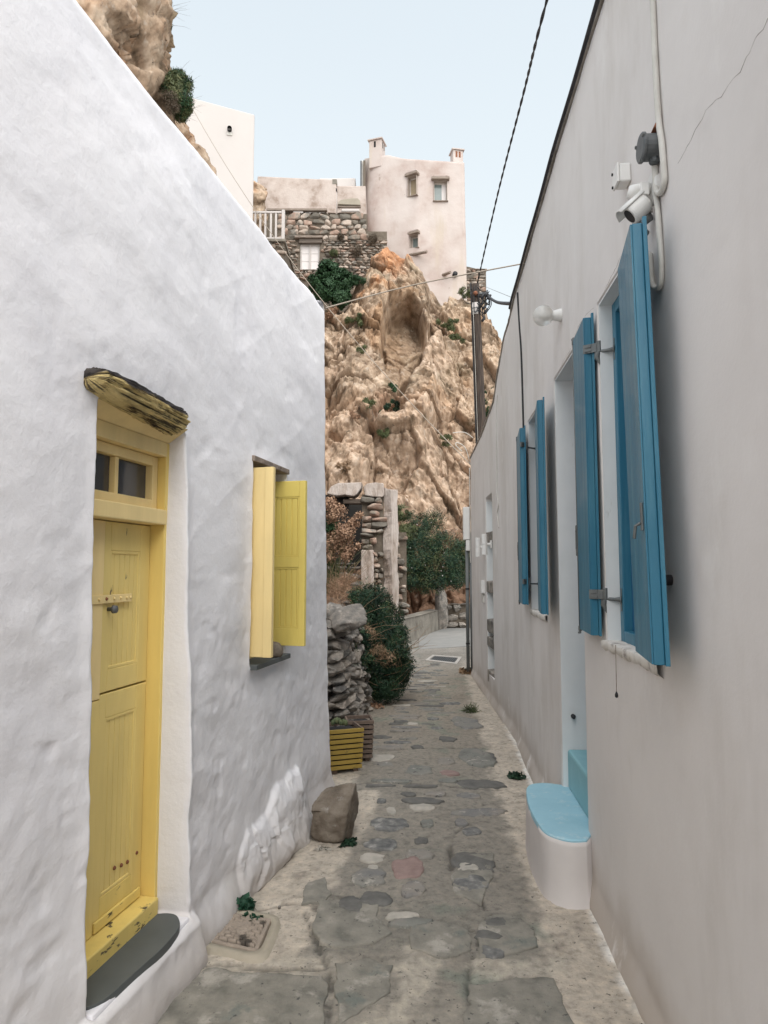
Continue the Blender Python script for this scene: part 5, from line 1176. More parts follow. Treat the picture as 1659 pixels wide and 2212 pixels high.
# soil slope behind the low wall and below the ruin
sx = lines((-6, 3.6, 0.12)); sy = lines((7.0, 21.5, 0.12)); SXg, SYg = np.meshgrid(sx, sy, indexing='ij')
lane_edge = np.interp(SYg, [7, 9, 11, 13, 15, 17, 19, 21.5], [-0.25, -0.1, -0.15, -0.1, 0.15, 0.8, 1.4, 3.2])
hgt = (1 - 0.78 * sstep(14.2, 15.5, SYg) * sstep(-1.4, -.6, SXg)) * sstep(0.0, 0.9, lane_edge - SXg) * (0.35 + 0.5 * sstep(8, 11, SYg)) + sstep(0.3, 3.0, lane_edge - SXg) * 1.2
hgt = hgt * (1 - 0.8 * sstep(14.2, 15.6, SYg) * sstep(-1.4, -.6, SXg)); SZ = np.where(SXg < lane_edge, hgt, -0.1) - 0.06 + 0.08 * fbm(SXg * 1.5, SYg * 1.5, 0, 4, 9) * (SXg < lane_edge)
tag(grid_mesh("soil_bank", np.stack([SXg, SYg, SZ], -1), M("reddish_soil", [(0.05, 0.033, 0.024), (0.10, 0.068, 0.05), (0.17, 0.12, 0.09)], 5, detail=9, bump=1.0, bscale=14, bdist=0.04)), kind='structure')
# smooth concrete road at the bend
rp = [gp(x, y) for x, y in ((905, 1402), (1010, 1395), (1240, 1400), (1240, 1366), (1020, 1354), (975, 1352), (945, 1362), (905, 1372))]
m_ = MB(); m_.prism([(p.x, p.y) for p in rp], -0.05, -0.004); tag(m_.build("road_patch", ASPH), kind='structure')

# ------------------------------------------------------------------ crag above the white house, left
def column_rock(name, pts, Y0, dY, xl, seed, lab, cat="rock", kd_=1.0):
    """upright crag: pts = (z, right edge X), xl = left edge"""
    zs = np.array([p[0] for p in pts]); xr = np.array([p[1] for p in pts]); o = np.argsort(zs); zs, xr = zs[o], xr[o]
    Zl = np.linspace(zs[0], zs[-1], 200); th = np.linspace(0, 2 * math.pi, 260)
    Zg, Tg = np.meshgrid(Zl, th, indexing='ij'); XR = np.interp(Zg, zs, xr)
    XL = xl(Zg) if callable(xl) else xl + 0 * Zg
    cx = (XR + XL) / 2; rx = (XR - XL) / 2; tp_ = sstep(zs[-1], zs[-1] - 0.5, Zg) * 0.98 + 0.02
    X = cx + rx * np.cos(Tg) * tp_; Y = Y0 + dY * np.sin(Tg) * tp_
    f1, f2, c1 = worley(X * .9 + seed, Y * .9, Zg * .7 + X * .3, seed); g1, g2, d1 = worley(X * 2.6, Y * 2.6, Zg * 2.1 + X * .8, seed + 9)
    fa, ea = facets(X * 1.1 + Zg * .3, Y * 1.1, Zg * .8, seed + 20); fb, eb = facets(X * 3 + Zg, Y * 3, Zg * 2.4, seed + 25); fc, ec = facets(X * 7, Y * 7, Zg * 6, seed + 27)
    dd_ = kd_ * 0.42 * fa + .15 * kd_ * fb + .05 * fc - .08 * sstep(.06, 0, ea) + .06 * fbm(X * 2, Y * 2, Zg * 2, 4, seed, ridge=True) + .03 * fbm(X * 9, Y * 9, Zg * 9, 3, seed)
    X = X + np.cos(Tg) * dd_ * tp_; Y = Y + np.sin(Tg) * dd_ * tp_
    n1 = fbm(X, Y, Zg, 4, seed + 1); col = np.ones(X.shape + (3,)); col = blend(col, [.75, .75, .66], sstep(.05, .5, n1)); col = blend(col, [1.0, .72, .52], sstep(.1, .5, -n1) * .8)
    o = grid_mesh(name, np.stack([X, Y, Zg], -1), CLIFF, attr=col, flip=False, smooth=False); tag(o, lab, cat, "crags above the houses"); return o
YR = 13.0
rp_ = [(at(x, y, YR).z, at(x, y, YR).x) for x, y in ((290, -60), (325, -20), (344, 8), (356, 38), (366, 83), (362, 123), (349, 155), (345, 197), (338, 260), (345, 330), (350, 450))]
rp_.append((-1, rp_[-1][1]))
column_rock("crag", rp_, YR, 1.5, lambda z: -7.4 + 0 * z, 401, "tall tan crag bulging over the roof of the white house")
rp2 = [(at(x, y, 11.6).z, at(x, y, 11.6).x) for x, y in ((200, -70), (240, -30), (262, 5), (272, 40), (270, 75), (255, 110), (250, 200))]; rp2.append((-1, rp2[-1][1]))
column_rock("crag", rp2, 11.6, 1.0, -6.6, 431, "grey tan rock at the top left edge, in front of the tall crag")
rp3 = [(at(x, y, 14.5).z, at(x, y, 14.5).x) for x, y in ((370, 215), (392, 245), (405, 268), (412, 283), (424, 300), (436, 330), (460, 400))]; rp3.append((-1, rp3[-1][1]))
column_rock("crag", rp3, 14.5, 0.8, -7.0, 451, "low rock ridge under the round bush above the white house", kd_=.3)
rp4 = [(at(x, y, 30.5).z, at(x, y, 30.5).x) for x, y in ((553, 385), (560, 398), (572, 425), (577, 445), (575, 462), (560, 560))]; rp4.append((8, rp4[-1][1]))
column_rock("crag", rp4, 30.5, 0.8, rp4[0][1] - 2.5, 471, "rock sliver between the white house gable and the flaking house", kd_=.5)

# ================================================================== HOUSES ON THE CLIFF
def wall_poly(fr, pts, n0, n1): return None
def box_px(Y, x0, x1, y0, y1, dY, name, mat, par, bv=0.0, fr=None):
    a = at(x0, y1, Y); b = at(x1, y0, Y); return MB().box(wf(Y), a.x, b.x, -dY, 0, a.z, b.z).build(name, mat, par, bevel=bv)
# white house, upper left
YW_ = 22.0; a_ = at(418, 236, YW_); b_ = at(550, 247, YW_); yaw = math.atan2(-b_.x, b_.y) * 1.03
tW = Vector((math.cos(yaw), math.sin(yaw))); kW = Frame((b_.x, b_.y), tW, (tW.y, -tW.x))
WH = thing("tall_white_house", (b_.x - 3, b_.y + 2, 7), "plain white house with a small drain spout, behind the crag and bush", "house")
m_ = MB(); m_.hexa([kW.w(-5, -5, 7), kW.w(0, -5, 7), kW.w(0, 0, 7), kW.w(-5, 0, 7), kW.w(-5, -5, a_.z + .3), kW.w(0.02, -5, b_.z), kW.w(0.0, 0, b_.z), kW.w(-5, 0, a_.z + .55)]); m_.build("wall", WHITEFAR, WH, bevel=0.04)
s_, z_ = kW.hit(496, 281); m_ = MB(); m_.tube([kW.w(s_, -.01, z_), kW.w(s_, .14, z_ - .01)], .075, 12, cap=False); m_.build("drain_spout", BLACK, WH, True)
m_ = MB(); m_.box(kW, s_ - .09, s_ + .09, 0, .03, z_ - .19, z_ - .09); m_.build("spout_bracket", CABLE_W, WH)

# stone variants
STONES = [rock_mesh("stone", 50 + i, ICO3, STONE_WARM, rough=0.10, box=0.92, cuts=6) for i in range(14)]
GSTONES = [rock_mesh("stone", 80 + i, ICO4, STONE_GREY, rough=0.20, box=0.6, cuts=12) for i in range(10)]
def lay_stones(k, s0, s1, z0, z1, par, n, hmin, hmax, wmin, wmax, variants, dep=0.12, skip=None, jit=0.02, gap=0.015, mat=None):
    cnt = 0; z = z0; row = 0
    while z < z1 - 0.02:
        h = random.uniform(hmin, hmax); h = min(h, z1 - z)
        s = s0 + random.uniform(-wmin, 0) * 0.6
        while s < s1:
            w_ = random.uniform(wmin, wmax) * (0.8 + 0.4 * h / hmax)
            hh = h * random.uniform(0.82, 1.08); cs, cz_ = s + w_ / 2, z + h / 2 + random.uniform(-.1, .1) * h
            if (skip is None or not skip(cs, cz_, w_ / 2, h / 2)) and cs - w_ / 2 > s0 - .25 * w_ and cs + w_ / 2 < s1 + .25 * w_:
                o = bpy.data.objects.new("stone", random.choice(variants)); COL.objects.link(o); o.parent = par
                o.location = Vector(k.w(cs, n - dep * random.uniform(0.25, 0.45), cz_)) - origin_of(par)
                o.scale = ((w_ - gap) / 2 * 1.06, dep, (hh - gap) / 2 * 1.08)
                o.rotation_euler = (random.uniform(-.06, .06), random.uniform(-.09, .09), math.atan2(k.t.y, k.t.x) + random.choice((0, math.pi)) + random.uniform(-.1, .1)); cnt += 1
            s += w_ * random.uniform(0.97, 1.03)
        z += h * 0.97; row += 1
    return cnt
# rubble house: stone wall below, flaking stucco upper storey
YS = 32.5; kS = wf(YS); P_ = lambda x, y: at(x, y, YS)
SHs = thing("rubble_house", (P_(700, 590).x, YS + 1, P_(700, 590).z), "rubble stone house with a white paned window, below the flaking stucco storey", "house")
xw0, xw1, zw0, zw1 = P_(648, 582).x, P_(690, 582).x, P_(670, 582).z, P_(670, 527).z
m_ = MB(); zlo = P_(700, 690).z
m_.box(kS, P_(560, 500).x, xw0, -.6, 0, zlo, P_(600, 462).z); m_.box(kS, xw1, P_(793, 500).x, -.6, 0, zlo, P_(700, 462).z)
m_.box(kS, xw0, xw1, -.6, 0, zlo, zw0); m_.box(kS, xw0, xw1, -.6, 0, zw1, P_(700, 462).z)
m_.box(kS, P_(793, 500).x, P_(836, 500).x, -.6, 0, zlo, P_(800, 500).z); m_.build("wall", MORTAR, SHs)
lin = (P_(637, 525).x, P_(698, 525).x, P_(660, 528).z, P_(660, 514).z)
def skip_w(s, z, hw, hh):
    if s + hw > xw0 - .02 and s - hw < xw1 + .02 and z + hh > zw0 and z - hh < zw1 + .02: return True
    if s + hw > lin[0] + .1 and s - hw < lin[1] - .1 and z + hh > lin[2] and z - hh < lin[3]: return True
    if s > P_(793, 500).x and z > P_(800, 502).z: return True
    return False
c_ = lay_stones(kS, P_(617, 500).x, P_(836, 500).x, P_(700, 606).z, P_(700, 520).z, SHs, 0.03, .09, .20, .14, .40, STONES, .13, skip_w)
c_ += lay_stones(kS, P_(600, 500).x, P_(793, 500).x, P_(700, 521).z, P_(700, 461).z, SHs, 0.03, .22, .38, .26, .58, STONES, .13, skip_w)
print("rubble stones", c_)
WN = thing("x", (0, 0, 0), None, None); bpy.data.objects.remove(WN)
f = MB(); t_ = .05
for (a, b, c, d_) in ((xw0 + .004, xw0 + t_ * 1.2, zw0, zw1), (xw1 - t_ * 1.2, xw1 - .004, zw0, zw1), (xw0 + t_, xw1 - t_, zw1 - t_, zw1 - .003), (xw0 + t_, xw1 - t_, zw0 + .003, zw0 + t_), ((xw0 + xw1) / 2 - .04, (xw0 + xw1) / 2 + .04, zw0 + t_, zw1 - t_)): f.box(kS, a, b, -.16, -.06, c, d_)
wn_ = f.build("window", WHITEFAR, SHs, bevel=.006)
CURT = M("pale_window_board", [(0.68, 0.64, 0.63), (0.74, 0.70, 0.69)], 3, bump=0)
for i in range(2):
    a = xw0 + t_ * 1.2 if i == 0 else (xw0 + xw1) / 2 + .04; b = (xw0 + xw1) / 2 - .04 if i == 0 else xw1 - t_ * 1.2
    for j in range(3):
        c = zw0 + t_ + (zw1 - zw0 - 2 * t_) * j / 3; d_ = zw0 + t_ + (zw1 - zw0 - 2 * t_) * (j + 1) / 3
        MB().box(kS, a + .012, b - .012, -.14, -.125, c + .012, d_ - .012).build("pane", CURT, wn_)
MB().box(kS, xw0 + t_, xw1 - t_, -.155, -.142, zw0 + t_, zw1 - t_).build("glazing_frame", CABLE_W, wn_)
MB().box(kS, lin[0], lin[1], -.2, .22, lin[3] - .09, lin[3] + .03).build("lintel", OLDWOOD, SHs, bevel=.03)
MB().box(kS, xw0 - .06, xw1 + .12, -.2, .12, zw1 + .005, lin[3] - .095).build("lintel", M("dark_lintel_wood", [(.10, .08, .065), (.2, .165, .14)], 5, stretch=(.4, 1, 4), bump=.5), SHs, bevel=.02)
# flaking upper storey
FH = thing("flaking_stucco_house", (P_(670, 460).x, YS + 1, P_(670, 460).z), "long low storey of flaking pink stucco left of the tower", "house")
kF = wf(YS + .35); F_at = lambda x, y: at(x, y, YS + .35)
m_ = MB(); m_.hexa([kF.w(F_at(554, 500).x, -3, F_at(600, 466).z), kF.w(F_at(726, 500).x, -3, F_at(600, 466).z), kF.w(F_at(726, 500).x, 0, F_at(600, 466).z), kF.w(F_at(554, 500).x, 0, F_at(600, 466).z),
                    kF.w(F_at(554, 500).x, -3, F_at(600, 381).z), kF.w(F_at(726, 500).x, -3, F_at(600, 386).z), kF.w(F_at(726, 500).x, 0, F_at(720, 388).z), kF.w(F_at(554, 500).x, 0, F_at(560, 380).z)]); m_.build("wall", STUCCO2, FH, bevel=.05)
kF2 = wf(YS + .6); F2 = lambda x, y: at(x, y, YS + .6)
MB().box(kF2, F2(712, 400).x, F2(790, 400).x, -3, 0, F2(740, 468).z, F2(750, 401).z).build("wall", STUCCO2, FH, bevel=.05)
kF3 = wf(YS + 4); F3 = lambda x, y: at(x, y, YS + 4)
MB().box(kF3, F3(690, 400).x, F3(768, 400).x, -3, 0, F3(740, 430).z, F3(740, 384).z).build("rear_parapet", WHITEFAR, FH, bevel=.06)
MB().box(kF, F_at(717, 500).x, F_at(727, 500).x, -.4, .012, F_at(720, 398).z, F_at(720, 387).z).build("parapet_block", CONC, FH, bevel=.02)
MB().box(kF, F_at(576, 500).x, F_at(707, 500).x, -.1, .16, F_at(640, 458).z, F_at(640, 453).z).build("timber_beam", OLDWOOD, FH, bevel=.02)
MB().box(kF, F_at(580, 500).x, F_at(704, 500).x, -.05, .02, F_at(640, 462).z, F_at(640, 458.5).z).build("beam_shade_strip", DARK, FH)  # dark strip painting in the shade below the beam
MB().box(kF, F_at(659, 500).x, F_at(701, 500).x, 0, .05, F_at(640, 464).z, F_at(640, 459.5).z).build("window_frame", WHITEFAR, FH, bevel=.01)
MB().box(kF, F_at(633, 500).x, F_at(655, 500).x, 0, .10, F_at(640, 464).z, F_at(640, 456).z).build("stone", WHITEFAR, FH, bevel=.04)
pz = F2(725, 412); m_ = MB(); m_.tube([(pz.x, YS + .52, F2(725, 466).z), (pz.x, YS + .52, F2(725, 418).z)], .085, 10); m_.build("white_pipe", WHITEFAR, FH, True)
m_ = MB(); m_.tube([(pz.x, YS + .6, F2(725, 415).z), (pz.x, YS + .36, F2(725, 415).z)], .09, 10); m_.build("pipe_mouth", BLACK, FH, True)
q = F2(755, 434); m_ = MB(); c0 = [F2(x, y) for x, y in ((730, 444), (731, 439), (738, 434), (760, 431), (773, 431), (778, 436), (779, 446))]
m_.add([(p.x, YS + .46, p.z) for p in c0] + [(p.x, YS + .62, p.z) for p in c0], [list(range(7)), list(range(7, 14))[::-1]] + [[i, (i + 1) % 7, 7 + (i + 1) % 7, 7 + i][::-1] for i in range(7)]); m_.build("bare_stone_lintel", M("bare_lintel_stone", [(.30, .265, .21), (.38, .34, .28)], 3, bump=.5), FH, bevel=.02)
MB().box(kF2, F2(730, 400).x, F2(780, 400).x, .0, .08, F2(750, 449).z, F2(750, 446).z).build("timber_beam", OLDWOOD, FH, bevel=.02)
MB().box(kF2, F2(737, 400).x, F2(779, 400).x, .0, .10, F2(750, 462.5).z, F2(750, 460).z).build("timber_beam", OLDWOOD, FH, bevel=.02)
MB().box(kF2, F2(738, 400).x, F2(777, 400).x, .0, .12, F2(750, 459.5).z, F2(750, 453).z).build("window_hood", WHITEFAR, FH, bevel=.05)
# white balcony railing
YB = 27.0; kB = wf(YB); B_ = lambda x, y: at(x, y, YB)
RL = thing("balcony_railing", (B_(585, 515).x, YB, B_(585, 515).z), "white wooden balcony railing above the sloping white roof edge", "railing")
zr0, zr1 = B_(585, 516).z, B_(585, 456).z; xr0 = B_(520, 500).x; xr1 = B_(615, 500).x
MB().box(kB, xr0, xr1 - .13, -.05, .05, zr1 - .10, zr1 - .02).build("top_rail", WHITEFAR, RL, bevel=.01)
MB().box(kB, xr0, xr1 - .13, -.05, .05, zr0 - .02, zr0 + .05).build("bottom_rail", WHITEFAR, RL, bevel=.01)
MB().box(kB, xr1 - .125, xr1, -.07, .07, zr0 - .10, zr1 + .03).build("post", WHITEFAR, RL, bevel=.015)
for xx in (536, 551, 562, 573, 585, 596):
    x_ = B_(xx, 500).x; MB().box(kB, x_ - .04, x_ + .04, -.03, .03, zr0 + .05, zr1 - .10).build("baluster", WHITEFAR, RL, bevel=.006)
TS = thing("terrace", (B_(585, 520).x, YB + 2, B_(585, 520).z), "stone terrace edge carrying the white balcony railing", "terrace")
MB().box(kB, B_(500, 500).x, B_(617, 500).x, -5.2, .12, B_(585, 524).z, B_(585, 518).z).build("slab", CONC, TS, bevel=.02)
m_ = MB(); m_.box(kB, B_(500, 500).x, B_(614, 500).x, -5.2, 0, B_(585, 620).z, B_(585, 524.5).z); m_.build("wall", MORTAR, TS)
lay_stones(kB, B_(560, 500).x, B_(614, 500).x, B_(585, 580).z, B_(585, 526).z, TS, 0.02, .12, .22, .2, .4, STONES, .1)
# tower house
YTW = 35.0; TA = lambda x, y: at(x, y, YTW)
TW = thing("tower_house", (TA(930, 650).x, YTW + 2, TA(930, 650).z), "tall pinkish white tower house with a rounded corner and two chimneys", "house")
plan_px = []
xr_t, xr_b = TA(1003, 352), TA(1011, 648)
z_b, z_t = TA(950, 690).z, TA(930, 342).z
X_fl = TA(838, 400).x; X_k = TA(902, 400).x; X_l = TA(785, 400).x; X_r = xr_t.x
path = [(X_r + .25, YTW + 5), (X_r, YTW)]
npth = [Vector((X_r, YTW + 5.0)), Vector((X_r, YTW + 2.5)), Vector((X_r, YTW + 0.05))] + [Vector((X_r + (X_k - X_r) * i / 18, YTW)) for i in range(18)] + [Vector((X_k + (X_fl - X_k) * i / 10, YTW + .4 * i / 10)) for i in range(11)]
rad_x, rad_y = X_fl - X_l, 1.0
for i in range(1, 25):
    a = math.pi / 2 * i / 24; npth.append(Vector((X_fl - rad_x * math.sin(a), YTW + .4 + rad_y * (1 - math.cos(a)) + .2 * math.sin(a))))
npth += [Vector((X_l, YTW + 3.6)), Vector((X_l, YTW + 5))]
zl_ = np.concatenate([np.linspace(z_b, z_t, 90)]); 
TP = np.zeros((len(npth), len(zl_) + 3, 3)); cx_, cy_ = (X_l + X_r) / 2, YTW + 2.5
for i, p in enumerate(npth):
    ztp_ = at(900, float(np.interp(p.x, [X_l, TA(838, 400).x, TA(872, 400).x, X_r], [344, 336, 344, 352])), min(p.y, YTW + 1.6)).z
    for j, z in enumerate(zl_):
        zz_ = z_b + (z - z_b) * (ztp_ - z_b) / (z_t - z_b); bt = 1 + 0.028 * (z_t - z) / (z_t - z_b)
        w_ = 0.05 * float(fbm(np.array([p.x * .8]), np.array([p.y * .8]), zz_ * .6, 3, 501)[0])
        TP[i, j] = (cx_ + (p.x - cx_) * bt + w_ * .6, cy_ + (p.y - cy_) * bt + w_, zz_)
    for j, (sc_, dz) in enumerate(((.985, .05), (.95, .06), (.2, .06))): TP[i, len(zl_) + j] = (cx_ + (p.x - cx_) * sc_, cy_ + (p.y - cy_) * sc_, ztp_ + dz)
def cut(i0, i1, z0, z1): pass
keep = np.ones((len(npth) - 1, len(zl_) + 2), bool)
# window openings: (x0, x1, y0, y1) in the front wall, found on the wall itself
def tw_plane(x, y, Y=YTW - 0.02): return at(x, y, Y)
tw_wall = grid_mesh("wall", TP, TOWERW, TW, flip=True)
FRM = M("worn_white_frame", [(0.42, 0.36, 0.32), (0.70, 0.66, 0.62)], 7, bump=.3, stretch=(3, 3, .5))
SHADE = M("tan_blind", [(0.30, 0.24, 0.16), (0.36, 0.29, 0.20)], 3, bump=0)
REV = M("weathered_reveal", [(0.30, 0.25, 0.215), (0.42, 0.36, 0.32)], 3, bump=.3)
def cutter_window(k, s0, s1, z0, z1, dep, glass, curtain=False, frame_r=True, lint=(0.1, 0.14, 0.30), bl=0.12):
    """opening cut right through the tower wall, then lined"""
    m_ = MB(); m_.box(k, s0, s1, -dep, .3, z0, z1); c = m_.build("cut_helper", None)
    b = tw_wall.modifiers.new("opening", 'BOOLEAN'); b.operation = 'DIFFERENCE'; b.solver = 'FAST'; b.object = c
    cutters.append(c)
    for (a0, a1, b0, b1, nm) in ((s0 - .0, s0 + .02, z0, z1, "reveal"), (s1 - .02, s1, z0, z1, "reveal"), (s0 + .021, s1 - .021, z1 - .02, z1, "soffit")):
        MB().box(k, a0 + .002, a1 - .002, -dep + .01, .0, b0 + .002, b1 - .002).build(nm, REV, TW)
    w = MB(); t_ = .06
    for (a0, a1, b0, b1) in ((s0 + .021, s0 + t_, z0 + .01, z1 - .021), (s1 - t_, s1 - .021, z0 + .01, z1 - .021), (s0 + t_, s1 - t_, z1 - .02 - t_, z1 - .021), (s0 + t_, s1 - t_, z0 + .01, z0 + t_)): w.box(k, a0, a1, -dep + .03, -dep + .10, b0, b1)
    wn_ = w.build("window", FRM, TW, bevel=.004)
    MB().box(k, s0 + t_, s1 - t_, -dep + .04, -dep + .05, z0 + t_, z1 - .02 - t_).build("pane", glass, wn_)
    if curtain: MB().box(k, s1 - t_ - (s1 - s0) * .3, s1 - t_ - .002, -dep + .052, -dep + .065, z0 + t_, z1 - .02 - t_).build("curtain", CURT, wn_)
    MB().box(k, s0 - .05, s1 + .05, -dep + .02, .04, z0 - .05, z0 - .002).build("sill", OLDWOOD, TW, bevel=.01)
    MB().box(k, s0 - bl, s1 + bl, -dep + .02, .16, z1 + .003, z1 + lint[1]).build("lintel", OLDWOOD, TW, bevel=.02)
    m_ = MB(); m_.box(k, s0 - bl * .3, s1 + bl * .7, -.05, .14, z1 + lint[1] + .002, z1 + lint[1] + .10); m_.build("lintel_render", TOWERW, TW, bevel=.035)
cutters = []
kT = wf(YTW - 0.06)
a_, b_ = kT.hit(937, 433), kT.hit(966, 392); cutter_window(kT, a_[0], b_[0], a_[1], b_[1] + .06, .35, GLASS_P, True)
# windows on the curve: a straight plan frame tangent to it
def curve_frame(x):
    a_px = TA(x, 450).x; sa = min(max((X_fl - a_px) / rad_x, 0), 1); a = math.asin(sa)
    p = Vector((X_fl - rad_x * math.sin(a), YTW - 0.05 + rad_y * (1 - math.cos(a)))); t = Vector((rad_x * math.cos(a), -rad_y * math.sin(a) if a > 0 else 0)).normalized()
    return p, t
t_ = Vector((0.80, -0.60)); 
pA = at(880, 400, YTW + .15)
kC = Frame((pA.x, pA.y), (0.86, -0.51), (-0.51, -0.86))
a_ = kC.hit(881, 425); b_ = kC.hit(895, 378); cutter_window(kC, a_[0] - .02, b_[0] + .12, a_[1], b_[1], .34, SHADE, bl=.10)
pB = at(890, 520, YTW + .10); kC2 = Frame((pB.x, pB.y), (0.86, -0.51), (-0.51, -0.86))
a_ = kC2.hit(885, 538); b_ = kC2.hit(898, 506); cutter_window(kC2, a_[0], b_[0] + .14, a_[1], b_[1], .34, GLASS_P, bl=.08)
# chimneys
def chimney(x0, x1, y0, y1, yb, slots, rot):
    a = TA(x0, y1); b = TA(x1, yb); cx, w_ = (a.x + b.x) / 2, (b.x - a.x) / 2 * 0.86; zb_, zt_ = TA(x0, yb).z - .3, TA(x0, y1).z + .5; zc_ = TA(x0, y0).z + .5
    t = Vector((math.cos(rot), math.sin(rot))); k = Frame((cx, YTW + .9), t, (t.y, -t.x))
    ch = MB().box(k, -w_, w_, -w_, w_, zb_, zt_).build("chimney", TOWERW, TW, bevel=.03)
    m_ = MB(); e = w_ + .07; V = [k.w(-e, -e, zt_ + .002), k.w(e, -e, zt_ + .002), k.w(e, e, zt_ + .002), k.w(-e, e, zt_ + .002), k.w(-e, -e, zt_ + .06), k.w(e, -e, zt_ + .06), k.w(e, e, zt_ + .06), k.w(-e, e, zt_ + .06), k.w(0, 0, zc_)]
    m_.add(V, [[0, 3, 2, 1], [0, 1, 5, 4], [1, 2, 6, 5], [2, 3, 7, 6], [3, 0, 4, 7], [4, 5, 8], [5, 6, 8], [6, 7, 8], [7, 4, 8]]); m_.build("cap", TOWERW, ch)
    for s in slots: MB().box(k, s - .055, s + .055, w_ - .03, w_ + .006, zt_ - .42, zt_ - .08).build("smoke_slot", RUST if len(slots) > 1 else DARK, ch)
    m_ = MB(); [m_.box(k, w_ - .03, w_ + .006, s - .05, s + .05, zt_ - .42, zt_ - .08) for s in (-.12, .12)]; m_.build("smoke_slot", DARK, ch)
chimney(798, 831, 298, 307, 336, (-.02,), R(-18)); chimney(977, 1004, 321, 328, 356, (-.09, .09), R(10))
for nm, xa, xb, ya, yb_, Yo in (("timber_spout", 880, 922, 552, 544, -.8), ("timber_spout", 950, 973, 597, 588, -.7)):
    a = at(xa, ya, YTW + .2); b = at(xb, yb_, YTW - .5); m_ = MB(); m_.tube([a, b], [.09, .075], 9); m_.build(nm, OLDWOOD, TW, False)
a = at(982, 594, YTW - .1); m_ = MB(); m_.tube([a + Vector((0, .2, 0)), a + Vector((0.02, -.15, .02))], .13, 12); m_.build("drain_spout", BLACK, TW, True)
# side strip of bare stone and grey pipe left of the tower
m_ = MB(); a = at(781, 350, YTW + .9); b = at(786, 470, YTW + .9); m_.box(wf(YTW + .9), a.x, b.x, -.3, 0, b.z - .4, a.z + .1); m_.build("side_wall", CABLE_W, TW, bevel=.02)
m_ = MB(); a = at(780, 348, YTW + .8); m_.tube([(a.x, YTW + .8, b.z - .4), (a.x, YTW + .8, a.z)], .05, 8); m_.build("grey_pipe", METAL_D, TW, True)
m_ = MB(); a = at(787, 350, YTW + .8); m_.box(wf(YTW + .8), a.x - .06, a.x + .06, -.2, 0.02, b.z - .4, a.z + .1); m_.build("bare_stone_edge", MORTAR, TW, bevel=.02)
# rubble hut right of the tower
YH = 37.0; HT = thing("rubble_hut", (at(1030, 650, YH).x, YH + 1, at(1030, 650, YH).z), "rubble stone gable seen between the tower house and the utility pole", "house")
kH = wf(YH); x0, x1 = at(1006, 600, YH).x, at(1050, 600, YH).x; z0, zz0, zz1 = at(1030, 680, YH).z, at(1010, 575, YH).z, at(1050, 585, YH).z
m_ = MB(); m_.hexa([kH.w(x0, -3, z0 - 3), kH.w(x1, -3, z0 - 3), kH.w(x1, 0, z0 - 3), kH.w(x0, 0, z0 - 3), kH.w(x0, -3, zz0), kH.w(x1, -3, zz1), kH.w(x1, 0, zz1), kH.w(x0, 0, zz0)]); m_.build("wall", MORTAR, HT)
lay_stones(kH, x0, x1 + .02, z0, zz1 + .1, HT, .03, .13, .24, .18, .42, STONES, .12)
MB().box(kH, x0, x1 + .05, -3, .06, zz1 + .03, zz1 + .10).build("coping", OLDWOOD, HT, bevel=.01)
# remove helper solids once the openings are cut
dg = bpy.context.evaluated_depsgraph_get(); me = bpy.data.meshes.new_from_object(tw_wall.evaluated_get(dg)); tw_wall.modifiers.clear(); tw_wall.data = me
for c in cutters: bpy.data.objects.remove(c)

# ================================================================== RUINED DOORWAY
YU = 14.6; kU = wf(YU); U = lambda x, y, dy=0: at(x, y, YU + dy)
RU = thing("ruined_doorway", (U(790, 1330).x, YU + .5, 0.3), "ruined stone doorway with a tall cracked white pillar and broken lintel", "ruin")
# pillar: two faces
pl_ = [(U(829, 1050).x, YU), (U(845, 1060).x, YU - .12), (U(859, 1070).x, YU + .05), (U(858, 1070, .4).x, YU + .45), (U(830, 1050, .4).x, YU + .4)]
n = len(pl_); V = []; F_ = []; zz_ = np.linspace(-.1, U(840, 1052).z, 40)
for z in zz_:
    for i, (x, y) in enumerate(pl_):
        w_ = .025 * math.sin(z * 5 + i) + .02 * random.uniform(-1, 1); zt = z if not (z > zz_[-2] and i in (1, 2)) else z - (0.1 if i == 1 else .22)
        V.append((x + (.02 * (1 - z / 3.5) if i in (1, 2) else 0) + w_ * .5, y + w_, zt))
for j in range(len(zz_) - 1):
    for i in range(n): F_.append([j * n + i, j * n + (i + 1) % n, (j + 1) * n + (i + 1) % n, (j + 1) * n + i])
F_.append([(len(zz_) - 1) * n + i for i in range(n)])
raw("pillar", V, F_, RUINPL, RU, False)
# lintel: two broken slabs
def slab(px, y0, y1, name):
    n = len(px); V = [(U(x, y).x, y0, U(x, y).z) for x, y in px] + [(U(x, y).x, y1, U(x, y).z) for x, y in px]
    return raw(name, V, [list(range(n))[::-1], list(range(n, 2 * n))] + [[i, (i + 1) % n, n + (i + 1) % n, n + i] for i in range(n)], RUINPL, RU, False, bevel=.02)
slab([(706, 1068), (716, 1052), (730, 1045), (760, 1044), (783, 1043), (780, 1056), (772, 1068), (765, 1073), (745, 1070), (728, 1072)], YU - .12, YU + .5, "broken_lintel")
slab([(785, 1053), (792, 1046), (812, 1043), (829, 1045), (830, 1070), (826, 1075), (805, 1074), (788, 1071)], YU - .10, YU + .5, "broken_lintel")
m_ = MB(); m_.box(kU, U(745, 1100).x, U(792, 1100).x, -1.6, -1.5, U(760, 1230).z, U(760, 1065).z); m_.box(kU, U(700, 1100).x, U(752, 1100).x, -.6, -.25, U(700, 1330).z, U(700, 1066).z); m_.build("room_shade_panel", DARK, RU)  # near-black panels painting in the shade inside the doorway
MB().box(kU, U(740, 1090).x, U(795, 1090).x, -.5, -.15, U(760, 1086).z, U(760, 1076).z).build("timber_beam", OLDWOOD, RU, bevel=.02)
